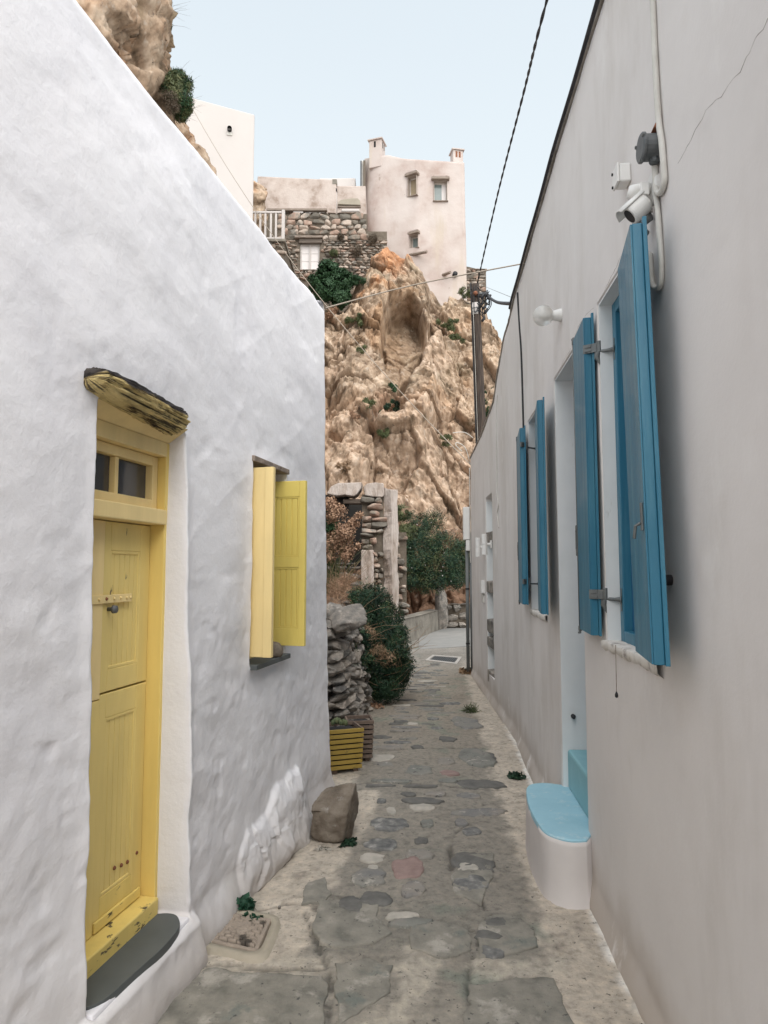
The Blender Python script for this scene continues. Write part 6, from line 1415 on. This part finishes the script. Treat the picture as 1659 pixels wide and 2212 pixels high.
m_ = MB(); m_.box(kU, U(782, 1100).x, U(829, 1100).x, -.5, -.02, -.1, U(800, 1068).z); m_.build("wall_core", MORTAR, RU)
c_ = lay_stones(kU, U(783, 1200).x, U(829, 1200).x, U(800, 1190).z, U(800, 1074).z, RU, .06, .09, .18, .14, .32, STONES, .12)
c_ += lay_stones(kU, U(806, 1200).x, U(829, 1200).x, U(800, 1345).z, U(800, 1191).z, RU, .05, .07, .14, .08, .16, STONES, .12)
c_ += lay_stones(kU, U(700, 1200).x, U(784, 1200).x, U(740, 1330).z, U(740, 1215).z, RU, -.2, .10, .22, .18, .4, GSTONES, .15)
m_ = MB(); a, b = U(780, 1255), U(808, 1188); m_.box(kU, a.x, b.x, -.1, .13, a.z - .45, b.z); m_.build("plaster_face", RUINPL, RU, bevel=.03)
print("ruin stones", c_)
# pier right of the pillar, in the bushes
YP = 16.5; m_ = MB(); a, b = at(848, 1300, YP), at(878, 1150, YP); m_.box(wf(YP), a.x, b.x, -.5, 0, -.1, b.z); m_.build("wall_core", MORTAR, RU)
lay_stones(wf(YP), a.x, b.x, .3, b.z + .02, RU, .05, .10, .2, .14, .3, STONES, .12)

# ------------------------------------------------------------------ low concrete wall at the bend
LWp = [gp(848, 1400), gp(905, 1378), gp(948, 1360)]
lw_top = [(848, 1342), (905, 1330), (946, 1318)]
LWL = thing("low_wall", (LWp[1].x, LWp[1].y, 0), "low mossy concrete wall curving along the bend of the lane", "wall")
V = []; F_ = []
for i, (p, (x, y)) in enumerate(zip(LWp, lw_top)):
    h_ = at(x, y, p.y).z; d_ = Vector((-.7, .7, 0)).normalized() * .32
    V += [(p.x, p.y, -.06), (p.x - .03, p.y + .03, h_ - .02), (p.x, p.y, h_ - .0), (p.x + d_.x, p.y + d_.y, h_ + .02), (p.x + d_.x, p.y + d_.y, -.06)]
for i in range(2):
    for j in range(4): F_.append([i * 5 + j, (i + 1) * 5 + j, (i + 1) * 5 + j + 1, i * 5 + j + 1])
F_ += [[0, 1, 2, 3, 4], [14, 13, 12, 11, 10]]
raw("wall", V, F_, CONC, LWL, False, bevel=.025)
fS = Frame((at(958, 1340, 19.2).x, 19.2), (1, .02), (.02, -1))
a = at(1000, 1350, 19.4); RW2 = thing("retaining_wall", (a.x, a.y, 0), "short grey stone retaining wall at the foot of the cliff past the low wall", "wall")
m_ = MB(); m_.box(wf(19.6), at(960, 1340, 19.6).x, at(1100, 1340, 19.6).x, -.5, 0, -.1, at(990, 1306, 19.6).z); m_.build("wall_core", MORTAR, RW2)
lay_stones(wf(19.6), at(962, 1340, 19.6).x, at(1020, 1340, 19.6).x, 0, at(990, 1303, 19.6).z, RW2, .04, .16, .28, .22, .42, GSTONES, .13)
q = at(952, 1320, 19.5); o = link('rock_pier', GSTONES[3], None, RW2, (q.x, 19.55, .45)); o.scale = (.22, .25, .75)

# ------------------------------------------------------------------ dry stone wall beyond the white house
DW = thing("dry_stone_wall", (-.5, 7.2, 0), "grey dry stone wall leaning out between the white house and the dark bush", "wall")
pA_, pB_ = gp(716, 1590), gp(790, 1500)
kD1 = Frame((-.62, 6.35), (1, .12), (.12, -1)); 
cnt = 0
def dstone(c, sx, sy, sz, rz=None):
    global cnt
    o = bpy.data.objects.new("stone", random.choice(GSTONES)); COL.objects.link(o); o.parent = DW; o.location = Vector(c) - origin_of(DW); o.scale = (sx, sy, sz)
    o.rotation_euler = (random.uniform(-.25, .25), random.uniform(-.3, .3), random.uniform(-.5, .5) if rz is None else rz); cnt += 1
def right_edge(z): return np.interp(z, [0, .4, .8, 1.2], [-0.31, -0.36, -0.42, -0.50])
z = 0.0
while z < 1.12:
    h = random.uniform(.075, .15); x = right_edge(z)
    s = -.95
    while s < x:
        w_ = random.uniform(.09, .22); 
        dstone((min(s + w_ / 2, x - w_ * .35), 6.55 + random.uniform(-.04, .04) + z * .12, z + h / 2), w_ / 2 * 1.08, .14, h / 2 * 1.12, random.uniform(-.2, .2)); s += w_
    yy = 6.7
    while yy < 9.0:
        w_ = random.uniform(.16, .34); dstone((right_edge(z) - .06 + (yy - 6.6) * .07, yy + w_ / 2, z + h / 2 * random.uniform(.8, 1.1)), .14, w_ / 2 * 1.08, h / 2 * 1.12, random.uniform(-.2, .2)); yy += w_
    z += h * .92
m_ = MB(); m_.hexa([(-1.6, 6.62, -.1), (-.43, 6.62, -.1), (-.21, 9.4, -.1), (-1.6, 9.4, -.1), (-1.6, 6.8, 1.02), (-.59, 6.8, 1.02), (-.41, 9.4, 1.05), (-1.6, 9.4, 1.05)]); m_.build("wall_core", MORTAR, DW)
c_ = at(748, 1330, 6.75); dstone((c_.x - .02, 6.75, c_.z - .02), .22, .22, .10, .1); dstone((c_.x - .3, 6.8, c_.z + .02), .2, .2, .10, .3)
for i in range(6): dstone((-.75 + random.uniform(-.3, .3), 6.8 + i * .4, 1.12 + random.uniform(0, .1)), .16, .18, .10)
print("dry stones", cnt)
# ================================================================== PLANTS
def leaves_mesh(name, blobs, n, size, mat, par=None, seed=1, asp=0.45, shell=0.55, curl=0.3, up=0.2, stuff=False, density_clumps=24, core=False):
    """leaf faces gathered in clumps through the crown's volume"""
    rs = np.random.default_rng(seed); B = np.array(blobs, float); vol = B[:, 3] * B[:, 4] * B[:, 5]; pr_ = vol ** (2 / 3); pr_ /= pr_.sum()
    bi = rs.choice(len(B), n, p=pr_)
    dirs = rs.normal(size=(n, 3)); dirs /= np.linalg.norm(dirs, axis=1)[:, None]
    cl = rs.normal(size=(len(B), density_clumps, 3)); cl /= np.linalg.norm(cl, axis=2)[..., None]
    ci = rs.integers(0, density_clumps, n); cd = cl[bi, ci]
    dirs = dirs * 0.42 + cd; dirs /= np.linalg.norm(dirs, axis=1)[:, None]
    cr_ = (0.75 + 0.5 * rs.random((len(B), density_clumps)))[bi, ci]
    r = (shell + (1 - shell) * rs.random(n) ** 0.6) * cr_
    P = B[bi, :3] + dirs * B[bi, 3:6] * r[:, None]
    nrm = dirs + rs.normal(size=(n, 3)) * 0.6 + np.array([0, 0, up]); nrm /= np.linalg.norm(nrm, axis=1)[:, None]
    t = np.cross(nrm, rs.normal(size=(n, 3))); t /= np.linalg.norm(t, axis=1)[:, None]; b = np.cross(nrm, t)
    s = size * (0.6 + 0.8 * rs.random(n)); L_ = s[:, None] * t; W_ = (s * asp)[:, None] * b; C_ = (s * curl)[:, None] * nrm
    V = np.stack([P, P + L_ * .5 + W_ * .5 - C_ * .1, P + L_ - C_ * .3, P + L_ * .5 - W_ * .5 - C_ * .1], 1).reshape(-1, 3)
    L0 = origin_of(par) if par is not None else Vector(tuple(B[:, :3].mean(0)))
    me = bpy.data.meshes.new(name); me.vertices.add(len(V)); me.vertices.foreach_set("co", (V - np.array(L0)).astype(np.float32).ravel())
    me.loops.add(4 * n); me.loops.foreach_set("vertex_index", np.arange(4 * n, dtype=np.int32)); me.polygons.add(n)
    me.polygons.foreach_set("loop_start", np.arange(0, 4 * n, 4, dtype=np.int32)); me.polygons.foreach_set("loop_total", np.full(n, 4, np.int32)); me.update(calc_edges=True)
    o = link(name, me, mat, par, L0); o['kind'] = 'stuff' if par is not None or stuff else o.get('kind', 'thing'); return o
def twigs(name, pts0, n, length, mat, par, seed=1, spread=0.6, r=0.004, dirz=0.8, k=4, segs=4):
    rs = random.Random(seed); m_ = MB()
    for i in range(n):
        p = Vector(rs.choice(pts0)) + Vector((rs.uniform(-.06, .06), rs.uniform(-.06, .06), 0)); d_ = Vector((rs.uniform(-1, 1) * spread, rs.uniform(-1, 1) * spread, dirz + rs.uniform(-.2, .3))).normalized(); L_ = length * rs.uniform(.5, 1.1); pts = [p]
        for j in range(segs): d_ = (d_ + Vector((rs.uniform(-.3, .3), rs.uniform(-.3, .3), rs.uniform(-.25, .15)))).normalized(); p = p + d_ * L_ / segs; pts.append(p)
        m_.tube(pts, [r * (1 - .8 * q / segs) for q in range(segs + 1)], k, cap=False)
    o = m_.build(name, mat, par, True); o['kind'] = 'stuff'; return o
def bush(label, blobs, n, size, mat, cat="bush", seed=1, asp=.45, stem_mat=None, twig_n=20, twig_len=.5, extra=None, group=None, name="bush"):
    B = np.array(blobs); base = (B[:, 0].mean(), B[:, 1].mean(), (B[:, 2] - B[:, 5]).min())
    T = thing(name, base, label, cat, group)
    leaves_mesh("crown", blobs, n, size, mat, T, seed, asp)
    for i in range(2):
        m_ = MB(); c = blobs[i % len(blobs)]; bx_ = base[0] + (.05 if i else -.05)
        m_.tube(spline([(bx_, base[1], base[2] - .05), ((bx_ + c[0]) / 2, (base[1] + c[1]) / 2, (base[2] + c[2]) / 2 - .02), (c[0], c[1], c[2])], 4), [.03 * max(B[:, 3].max(), .3)] * 4 + [.02 * max(B[:, 3].max(), .3)] * 5, 6)
        m_.build("stem", TWIG, T, True)
    if extra:
        for e in extra: leaves_mesh(e[0], e[1], e[2], e[3], e[4], T, seed + 7, e[5])
    if twig_n:
        tb = [(b[0], b[1], b[2] - b[5] * .3) for b in blobs]; twigs("twigs", tb, twig_n, twig_len, stem_mat or TWIG, T, seed, 1.0, .004 * max(1, B[:, 3].max() * 2), .5)
    return T
def blobs_px(lst, Y=None, k=1.0):
    """(x, y, radius px, depth) -> world ellipsoids"""
    out = []
    for (x, y, r, Y_) in lst:
        p = at(x, y, Y_); rr = r / FL * math.hypot(Y_, p.z - EYE) ; out.append((p.x, p.y, p.z, rr * k, rr * 0.9 * k, rr * k))
    return out
# big dark bush spilling over the dry stone wall
bb = blobs_px([(752, 1400, 20, 7.6), (757, 1450, 18, 7.5), (750, 1345, 18, 8.0), (770, 1380, 30, 8.2), (785, 1430, 26, 8.1), (765, 1330, 24, 8.5), (858, 1430, 34, 8.6), (865, 1400, 24, 8.8), (800, 1300, 42, 9.3), (835, 1330, 34, 9.2), (855, 1375, 30, 9.0), (820, 1385, 42, 9.0), (785, 1350, 30, 9.0), (848, 1430, 34, 8.8), (815, 1450, 44, 8.7), (840, 1480, 32, 8.6), (862, 1462, 24, 8.7), (790, 1455, 24, 8.8), (775, 1290, 22, 9.6), (822, 1490, 30, 8.6), (845, 1405, 30, 8.9)])
bush("big dark green bush spilling over the dry stone wall onto the lane", bb, 64000, .026, LEAF_DK, seed=3, asp=.42, stem_mat=DRY, twig_n=150, twig_len=.55,
     extra=[("dry_sprigs", blobs_px([(790, 1370, 26, 8.75), (815, 1410, 24, 8.55), (770, 1330, 18, 8.9), (840, 1420, 20, 8.5)]), 2600, .03, DRY, .2), ("light_leaves", bb, 9000, .026, LEAF_MID, .45), ("olive_leaves", bb, 5000, .026, LEAF_OL, .35)])
# flowering dry shrub in front of the ruin
tbase = [gp(735, 1420) + Vector((-.1 + .12 * i, 3.2, .6)) for i in range(4)]
T = thing("dry_shrub", (tbase[0].x, tbase[0].y, .6), "tall dry shrub with brown seed heads in front of the dark ruined doorway", "shrub")
tb = [(at(x, 1290, 12.8).x, 12.8, at(x, 1290, 12.8).z) for x in (705, 715, 725, 735)]
twigs("stalks", tb, 80, 1.5, LEAF_OL, T, 5, .42, .006, 1.0, 4, 5); twigs("stalks", tb, 70, 1.2, DRY, T, 6, .7, .005, .8, 4, 5)
leaves_mesh("seed_heads", blobs_px([(722, 1110, 26, 12.6), (745, 1150, 26, 12.6), (765, 1130, 14, 12.5), (720, 1170, 28, 12.7), (750, 1195, 20, 12.6), (712, 1085, 16, 12.7), (772, 1180, 9, 12.5), (705, 1200, 24, 12.7), (775, 1112, 9, 12.5)]), 9000, .034, DRYPINK, T, 8, .8, .2)
leaves_mesh("green_leaves", blobs_px([(716, 1140, 20, 12.8), (712, 1210, 14, 12.8), (708, 1100, 12, 12.8)]), 2600, .04, LEAF_MID, T, 9, .6)
T2 = bush("pinkish dry scrub covering the bank under the ruined doorway", blobs_px([(730, 1270, 26, 12.2), (760, 1290, 24, 12.0), (720, 1300, 24, 11.4), (750, 1255, 20, 12.4), (790, 1285, 16, 11.8)]), 9000, .028, DRYPINK, "scrub", seed=12, asp=.15, stem_mat=DRY, twig_n=170, twig_len=.5, name="dry_scrub")
# bushes at the foot of the cliff
bb = blobs_px([(905, 1135, 30, 18.6), (925, 1165, 38, 18.4), (965, 1185, 40, 18.4), (900, 1200, 42, 18.2), (945, 1215, 42, 18.2), (990, 1210, 38, 18.4), (880, 1225, 34, 18.1), (925, 1240, 34, 18.2), (1015, 1195, 34, 18.6), (935, 1125, 26, 18.8), (975, 1235, 30, 18.3), (885, 1252, 24, 18.0), (915, 1262, 22, 18.0), (945, 1256, 24, 18.0), (985, 1250, 24, 18.1), (1010, 1240, 22, 18.4), (870, 1195, 30, 18.2)])
bush("wide dark green bush hanging over the undercut foot of the cliff", bb, 60000, .042, LEAF_DK, seed=21, asp=.35, twig_n=60, twig_len=.9, extra=[("pale_flowers", bb, 150, .035, WHITEFAR, .9), ("olive_leaves", bb, 12000, .042, LEAF_OL, .3)])
bush("olive green shrub rising behind the cracked white pillar", blobs_px([(870, 1110, 18, 18.6), (880, 1150, 22, 18.4), (872, 1185, 22, 18.3)]), 8000, .06, LEAF_OL, seed=23, asp=.3, twig_n=30, twig_len=.7)
# bushes below the rubble house and on the rocks
bb = blobs_px([(710, 588, 22, 28.2), (735, 610, 24, 28.0), (700, 625, 24, 27.8), (725, 645, 24, 27.6), (682, 610, 18, 28.0), (745, 640, 14, 27.9)])
bush("dense green bush below the white paned window on the cliff", bb, 26000, .10, LEAF_MID, seed=31, asp=.55, twig_n=16, twig_len=.8)
def cliff_tuft(x, y, r, mat, lab, n=1800, size=.07, seed=1, asp=.3, off=.35, cat="shrub"):
    X, Y, Z = surf_hit(x, y); rr = r / FL * Y; rs_ = random.Random(seed); bush(lab, [(X + rs_.uniform(-1.1, 1.1) * rr, Y - off + rs_.uniform(-.2, .1), Z + rs_.uniform(-1, .6) * rr, rr * rs_.uniform(.25, .6), rr * .5, rr * rs_.uniform(.2, .5)) for _ in range(6)], n, size, mat, cat, seed, asp, twig_n=14, twig_len=rr * 1.3, name="shrub", group="shrubs growing on the cliff")
for i, (x, y, r, mat, lab, n) in enumerate((
    (776, 612, 17, LEAF_MID, "small green shrub on the left shoulder of the orange tipped crag", 2600), (858, 1, 1, None, None, 0),
    (765, 700, 14, LEAF_OL, "small olive shrub left of the scooped hollow", 2000), (725, 690, 24, DRYPINK, "rusty dry grass patch on the ledge left of the hollow", 4200),
    (960, 706, 18, LEAF_OL, "yellow green shrub right of the scooped hollow", 3000), (985, 740, 12, LEAF_OL, "low olive tuft below the yellow green shrub beside the pole", 1500),
    (848, 880, 14, LEAF_DK, "small dark shrub below the crack of the cliff", 2000), (808, 885, 18, LEAF_OL, "bare olive shrub left of the dark one below the hollow", 2200),
    (772, 742, 12, DRY, "brown dry tuft by the blocky rocks on the left", 1600), (826, 940, 12, LEAF_OL, "pale shrub on the lower face under the bare olive one", 1500),
    (1052, 855, 15, LEAF_MID, "green tuft just right of the utility pole, upper of two", 1800), (1054, 885, 16, LEAF_MID, "green tuft just right of the utility pole, lower of two", 1800),
    (770, 905, 9, DRYPINK, "tiny rusty tuft low on the left of the cliff", 900), (1000, 640, 16, LEAF_OL, "dry olive scrub at the foot of the tower beside the pole", 2000),
    (845, 845, 8, LEAF_MID, "tiny green tuft inside the crack of the cliff", 900), (785, 760, 10, LEAF_OL, "small tuft left of the hollow's dark slit", 900), (960, 955, 12, LEAF_OL, "grey green tuft low on the face behind the pole", 1200), (745, 1010, 12, DRY, "dry tuft above the broken lintel", 1000))):
    if mat is not None: cliff_tuft(x, y, r, mat, lab, n, seed=60 + i, off=.45)
for (x, y, r, lab) in ((770, 540, 14, "dark dry clump growing out of the rubble wall"), (722, 548, 9, "little green clump growing out of the rubble wall"), (806, 517, 13, "reddish dry clump at the top of the rubble wall by the tower"), (735, 512, 8, "small brown clump at the end of the wooden lintel")):
    p = at(x, y, YS - .25); rr = r / FL * YS; bush(lab, [(p.x, p.y, p.z, rr, .2, rr)], 1500, .07, LEAF_OL if "green" in lab else TWIG, "plant", int(x), .2, twig_n=40, twig_len=rr * 1.2, name="wall_plant", group="plants in the rubble wall")
# bush beside the crag, and scrub on its top
bb = blobs_px([(372, 195, 24, 12.9), (388, 215, 24, 12.8), (395, 185, 18, 13.1), (380, 175, 20, 13.0), (400, 232, 14, 12.9), (362, 210, 18, 13.1), (392, 248, 14, 13.0)])
bush("round green bush against the sky beside the tall crag", bb, 22000, .05, LEAF_OL, seed=41, asp=.3, twig_n=80, twig_len=.5, extra=[("dark_leaves", bb, 9000, .05, LEAF_MID, .3), ("dry_sprigs", blobs_px([(366, 215, 18, 12.6), (372, 232, 14, 12.6)]), 1800, .06, TWIG, .12)])
bb = blobs_px([(300, 5, 24, 12.4), (330, -5, 22, 12.6), (345, 15, 15, 12.7), (318, 25, 14, 12.3), (355, 30, 11, 12.8), (280, -10, 20, 12.2), (362, 52, 7, 12.9)])
bush("dark scrub on top of the tall crag at the upper left", bb, 15000, .055, LEAF_OL, seed=43, asp=.22, twig_n=90, twig_len=.6, extra=[("dark_leaves", bb, 9000, .05, LEAF_DK, .3)])
# weeds in the lane
def weed(x, y, r, lab, n=260, size=.03, mat=LEAF_WEED, zup=.0, seed=1, asp=.8, cat="weed", flat=.8):
    p = gp(x, y); z = gz1(p.x, p.y); T = thing("weed", (p.x, p.y, z), lab, cat, "weeds along the lane" if cat == "weed" else None)
    rs_ = random.Random(seed); leaves_mesh("leaves", [(p.x, p.y, z + r * flat * .5 + zup, r * .75, r * .6, r * flat * .8)] + [(p.x + rs_.uniform(-1, 1) * r, p.y + rs_.uniform(-.8, .8) * r, z + r * flat * rs_.uniform(.2, .7) + zup, r * .4, r * .35, r * flat * .4) for _ in range(4)], n, size, mat, T, seed, asp, .25, .2, .6)
    m_ = MB(); 
    for i in range(5):
        a = i * 1.3; m_.tube([(p.x, p.y, z - .01), (p.x + math.cos(a) * r * .4, p.y + math.sin(a) * r * .3, z + r * flat * .6 + zup), (p.x + math.cos(a) * r * .8, p.y + math.sin(a) * r * .6, z + r * flat + zup)], [.003, .002, .001], 5)
    m_.build("stems", LEAF_MID, T, True); return T
weed(524, 1960, .062, "round dark green weed against the white wall behind the drain cover", 520, .030, seed=1, flat=.9)
weed(548, 1984, .050, "flat dark green weed sprawling on the back edge of the drain cover", 260, .024, seed=2, flat=.35)
weed(438, 2010, .028, "small upright weed at the wall on the near side of the drain cover", 120, .022, seed=3, flat=1.2)
weed(434, 1985, .016, "tiny sprig above the small upright weed by the wall", 40, .018, seed=4, zup=.03)
weed(575, 1975, .016, "tiny sprig on the far corner of the drain cover", 40, .018, seed=14)
weed(658, 1795, .075, "green leaves in the gap between the white wall and the boulder", 220, .035, LEAF_DK, seed=5, flat=1.4)
weed(752, 1815, .050, "low green weed at the right foot of the boulder", 160, .026, LEAF_DK, seed=6, flat=.4)
weed(1022, 1535, .085, "spiky grass tuft near the right wall in mid lane", 240, .07, LEAF_OL, seed=7, asp=.12, flat=.8)
weed(1112, 1672, .055, "dark weed by the right wall just past the doorstep", 200, .03, LEAF_DK, seed=8, flat=.8)
weed(1000, 1452, .11, "brown and green weeds at the foot of the downpipe", 260, .05, DRY, seed=9, flat=.5)
weed(1014, 1449, .06, "green weed tight against the foot of the downpipe", 150, .04, LEAF_DK, seed=10, flat=.8)
weed(800, 1525, .16, "reddish litter and dry leaves under the big dark bush", 420, .035, DRYPINK, seed=11, flat=.18, cat="dry leaves")
weed(700, 1826, .05, "pale crumbs and dry leaves at the foot of the boulder", 120, .014, PAVE_PALE, seed=13, flat=.2, cat="debris")
for (x, y, r, lab) in ((568, 2048, .011, "small brown pebble right of the drain cover"), (603, 1955, .009, "pebble on the pale ground beyond the drain cover"), (553, 1878, .012, "reddish stone chip at the foot of the white wall")):
    p = gp(x, y); o = link("pebble", GSTONES[1], None, None, (p.x, p.y, gz1(p.x, p.y) + r * .8)); o.scale = (r, r, r * .8); tag(o, lab, "pebble")

# ================================================================== PLANTERS
def planter(cx, cy, rot, w_, h, lab, front, side, rows, plants):
    t = Vector((math.cos(rot), math.sin(rot))); k = Frame((cx, cy), t, (t.y, -t.x)); z = gz1(cx, cy) + .03
    T = thing("slatted_planter", (cx, cy, z - .03), lab, "planter", "slatted wooden planters")
    sh = h / rows; hw = w_ / 2
    for i in range(rows):
        a, b = z + sh * i + .008, z + sh * (i + 1) - .004; g = 1.0 - .10 * (1 - i / rows); q = hw * g
        MB().box(k, -q, q, q - .016, q, a, b).build("slat", front, T, bevel=.002)
        MB().box(k, q - .0155, q - .0005, -q, q - .0165, a, b).build("slat", side, T, bevel=.002)
        MB().box(k, -q, -q + .016, -q, q - .0165, a, b).build("slat", side, T, bevel=.002)
        MB().box(k, -q + .0165, q - .016, -q, -q + .016, a, b).build("slat", side, T, bevel=.002)
    q = hw * .86; MB().box(k, -q + .02, q - .02, -q + .02, q - .02, z + .01, z + h * .9).build("liner", BLACK, T)
    for (a, b) in ((-1, 1), (1, 1), (1, -1), (-1, -1)): MB().box(k, a * (q - .04) - .02, a * (q - .04) + .02, b * (q - .04) - .02, b * (q - .04) + .02, z - .035, z + .009).build("leg", side, T)
    return T, k, z + h
p = gp(745, 1668); T, k, zt = planter(p.x - .035, p.y + .14, R(20), .30, .335, "slatted planter painted yellow on its front, by the corner of the white house", SLATEYEL, SLATBRN, 8, True)
C_ = thing("succulent", (p.x - .05, p.y + .14, zt - .02), "small succulent growing in the yellow slatted planter", "plant")
CAC = M("succulent_green", [(0.05, 0.09, 0.05), (0.16, 0.17, 0.08)], 20, bump=.2)
for i in range(9):
    V = ICO2[0] * np.array([.018, .018, .026]) + np.array([p.x - .10 + .025 * (i % 5) + random.uniform(-.01, .01), p.y + .10 + .03 * (i // 5), zt + .012 + random.uniform(0, .03)]); raw("pad", V, ICO2[1], CAC, C_, True)
p = gp(782, 1655); T, k, zt = planter(p.x - .035, p.y + .25, R(8), .24, .33, "bare brown slatted planter with a black liner, behind the yellow one", SLATBRN, SLATBRN, 8, False)

# ================================================================== POLE AND WIRES
PB = at(1040, 955, 13.0); PT = at(1026, 615, 13.0)
UP = thing("utility_pole", (PB.x + .1, 13.0, 0), "dark wooden utility pole with a white band and a tangle of cables at its top", "pole")
pbx = PB.x + (PB.x - PT.x) * (PB.z) / (PT.z - PB.z) * .9
pts = [Vector((PT.x + (PB.x - PT.x) * (PT.z - z) / (PT.z - PB.z), 13.0, z)) for z in np.linspace(PT.z, 0, 14)]
m_ = MB(); m_.tube(pts, [.082 + .055 * i / 13 for i in range(14)], 14); m_.build("pole_shaft", POLEW, UP, True)
za, zb = at(1028, 656, 13).z, at(1028, 681, 13).z; xb = pts[1].x
m_ = MB(); m_.tube([(xb - .01, 13, za), (xb - .005, 13, zb)], .088, 16); m_.build("white_band", WHITEFAR, UP, True)
for yy in (668, 676): z = at(1028, yy, 13).z; m_ = MB(); m_.tube([(xb - .008, 13, z - .008), (xb - .008, 13, z + .008)], .094, 14); m_.build("clamp", METAL_D, UP)
m_ = MB(); m_.tube([pts[0] + Vector((-.085, -.03, .02))] + [q + Vector((-.09 - .003 * i, -.04, 0)) for i, q in enumerate(pts)], .013, 6); m_.build("pole_cable", BLACK, UP, True)
m_ = MB(); m_.tube([q + Vector((-.065 - .003 * i, -.075, 0)) for i, q in enumerate(pts[1:])], .0035, 6); m_.build("pole_cable", CABLE_W, UP, True)
tp0 = pts[0] + Vector((0, 0, -.1)); cx0 = at(1050, 640, 13.0)
m_ = MB(); m_.box(wf(12.98), tp0.x - .1, cx0.x + .03, -.02, .02, tp0.z - .10, tp0.z - .07); m_.build("bracket", METAL_D, UP)
rs = random.Random(5); m_ = MB()
for i in range(9):
    a = tp0 + Vector((rs.uniform(-.05, .08), -.08, rs.uniform(-.15, .08))); e = Vector((cx0.x + rs.uniform(-.1, .05), 12.9, cx0.z + rs.uniform(-.2, .1)))
    md = (a + e) / 2 + Vector((rs.uniform(-.12, .12), rs.uniform(-.1, .1), -rs.uniform(.05, .55)))
    m_.tube(spline([a, md, e], 7), .009, 5)
for i in range(6):
    a = tp0 + Vector((.06, -.05, rs.uniform(-.2, .0))); e = at(1047 + rs.uniform(-3, 2), 690 - 12 * (i % 3), 12.9); m_.tube(spline([a, (a + e) / 2 + Vector((-.08 + rs.uniform(-.1, .1), 0, -.05)), e], 6), .008, 5)
    e2 = Vector((cx0.x + rs.uniform(-.05, .05), 12.9, cx0.z)); m_.tube(spline([e2, (e2 + e) / 2 + Vector((rs.uniform(-.05, .1), 0, 0)), e], 5), .009, 5)
cc_ = at(1016, 640, 12.95); m_.tube([cc_ + Vector((.15 * math.cos(a), 0, .15 * math.sin(a))) for a in np.linspace(0, 6.28, 26)], .006, 5, cap=False)
m_.build("cable_tangle", BLACK, UP, True)
for (x, y) in ((1042, 640), (1050, 636), (1057, 642), (1046, 664), (1044, 690), (1050, 672)):
    q = at(x, y, 12.88); m_ = MB(); m_.tube([q + Vector((-.03, 0, -.04)), q, q + Vector((.03, 0, .05))], [.02, .03, .018], 8); m_.build("connector", BLACK, UP, True)
q = at(1027, 634, 12.9); m_ = MB(); m_.tube([q, q + Vector((0, -.06, 0))], [.05, .03], 10); m_.build("insulator", RUST, UP, True)
WIREM = M('tan_wire', [(0.30, 0.25, 0.20), (0.36, 0.31, 0.26)], 3, bump=0)
def wire(pts, r, mat, lab, twist=0):
    m_ = MB(); sp = spline(pts, 14 if not twist else 10)
    if twist:
        L_ = 0; ph = [0]
        for a, b in zip(sp[:-1], sp[1:]): L_ += (b - a).length; ph.append(L_)
        fine = []
        n = int(L_ / .035)
        for i in range(n + 1):
            d_ = L_ * i / n; j = min(max(0, next((q for q in range(len(ph)) if ph[q] >= d_), len(ph) - 1) - 1), len(sp) - 2); f_ = (d_ - ph[j]) / max(ph[j + 1] - ph[j], 1e-6); fine.append(sp[j].lerp(sp[j + 1], min(f_, 1)))
        for s_ in range(twist):
            m_.tube([p + Vector((math.cos(i * .42 + s_ * 6.283 / twist), 0, math.sin(i * .42 + s_ * 6.283 / twist))) * r * .85 for i, p in enumerate(fine)], r, 6)
    else: m_.tube(sp, r, 6)
    o = m_.build("overhead_cable", mat, None, True); tag(o, lab, "cable"); return o
wire([at(1031, 612, 13.0), at(1075, 420, 10.2), at(1130, 205, 7.4), at(1180, 5, 5.4), Vector((at(1180, 5, 5.4).x + .05, 3.0, at(1180, 5, 5.4).z + .25)), Vector((1.15, -6, 7.2))], .0085, BLACK, "thick twisted black cable rising from the pole over the lane", 2)
e_ = RP(rw(1108, 661)[0], -.1, rw(1108, 661)[1] + .02)
wire([at(1054, 640, 12.9), at(1075, 653, 10.5), e_], .014, BLACK, "short twisted black cable from the pole to the roof edge", 2)
wire([at(1050, 620, 12.95), RP(rw(1112, 655)[0], -.1, rw(1112, 655)[1])], .003, METAL, "thin grey wire from the pole to the roof edge, above the twisted one")
a0 = LF.w(s_end - .05, -.05, 3.70); e_ = RP(rw(1133, 568)[0], -.15, rw(1133, 568)[1] + .02)
pm = at(905, 613, 5.75)
wire([a0, pm, e_], .006, WIREM, "pale cable strung across the lane from the white corner to the right roof")
eR = Vector(RP(sE - .02, .0, 3.36)); sW = kW.w(*[kW.hit(440, 262)[0], -.3, 15.4]); 
aW = at(414, 231, 20)
wire([aW.lerp(eR, i / 10) - Vector((0, 0, .62 * 4 * (i / 10) * (1 - i / 10))) for i in range(11)], .008, WIREM, "long pale wire slanting from the upper left down to the end of the right wall")
wire([at(998, 975, 10.9), at(985, 962, 10.9), at(988, 956, 10.9), at(1005, 968, 10.95), eR], .007, CABLE_W, "loose loop of pale wire at the end of the right wall")
wire([at(978, 935, 12.8), at(1003, 934, 12.9), at(1022, 946, 12.95)], .007, CABLE_W, "short pale pipe sticking out of the pole")
# street lamp bulb on the rock
q = at(965, 945, 18); 
# ================================================================== ADDED SUN BLOCKER, UNSEEN BEHIND THE VIEWPOINT
BH = thing("unseen_sun_blocker", (0, -16, 0), "unseen block added behind the viewpoint to hold low sun off the lane", "house")
m_ = MB(); m_.box(WF, -14, 14, 15, 19, -.1, 3.6); m_.build("wall", WHITE_L2, BH, bevel=.05)
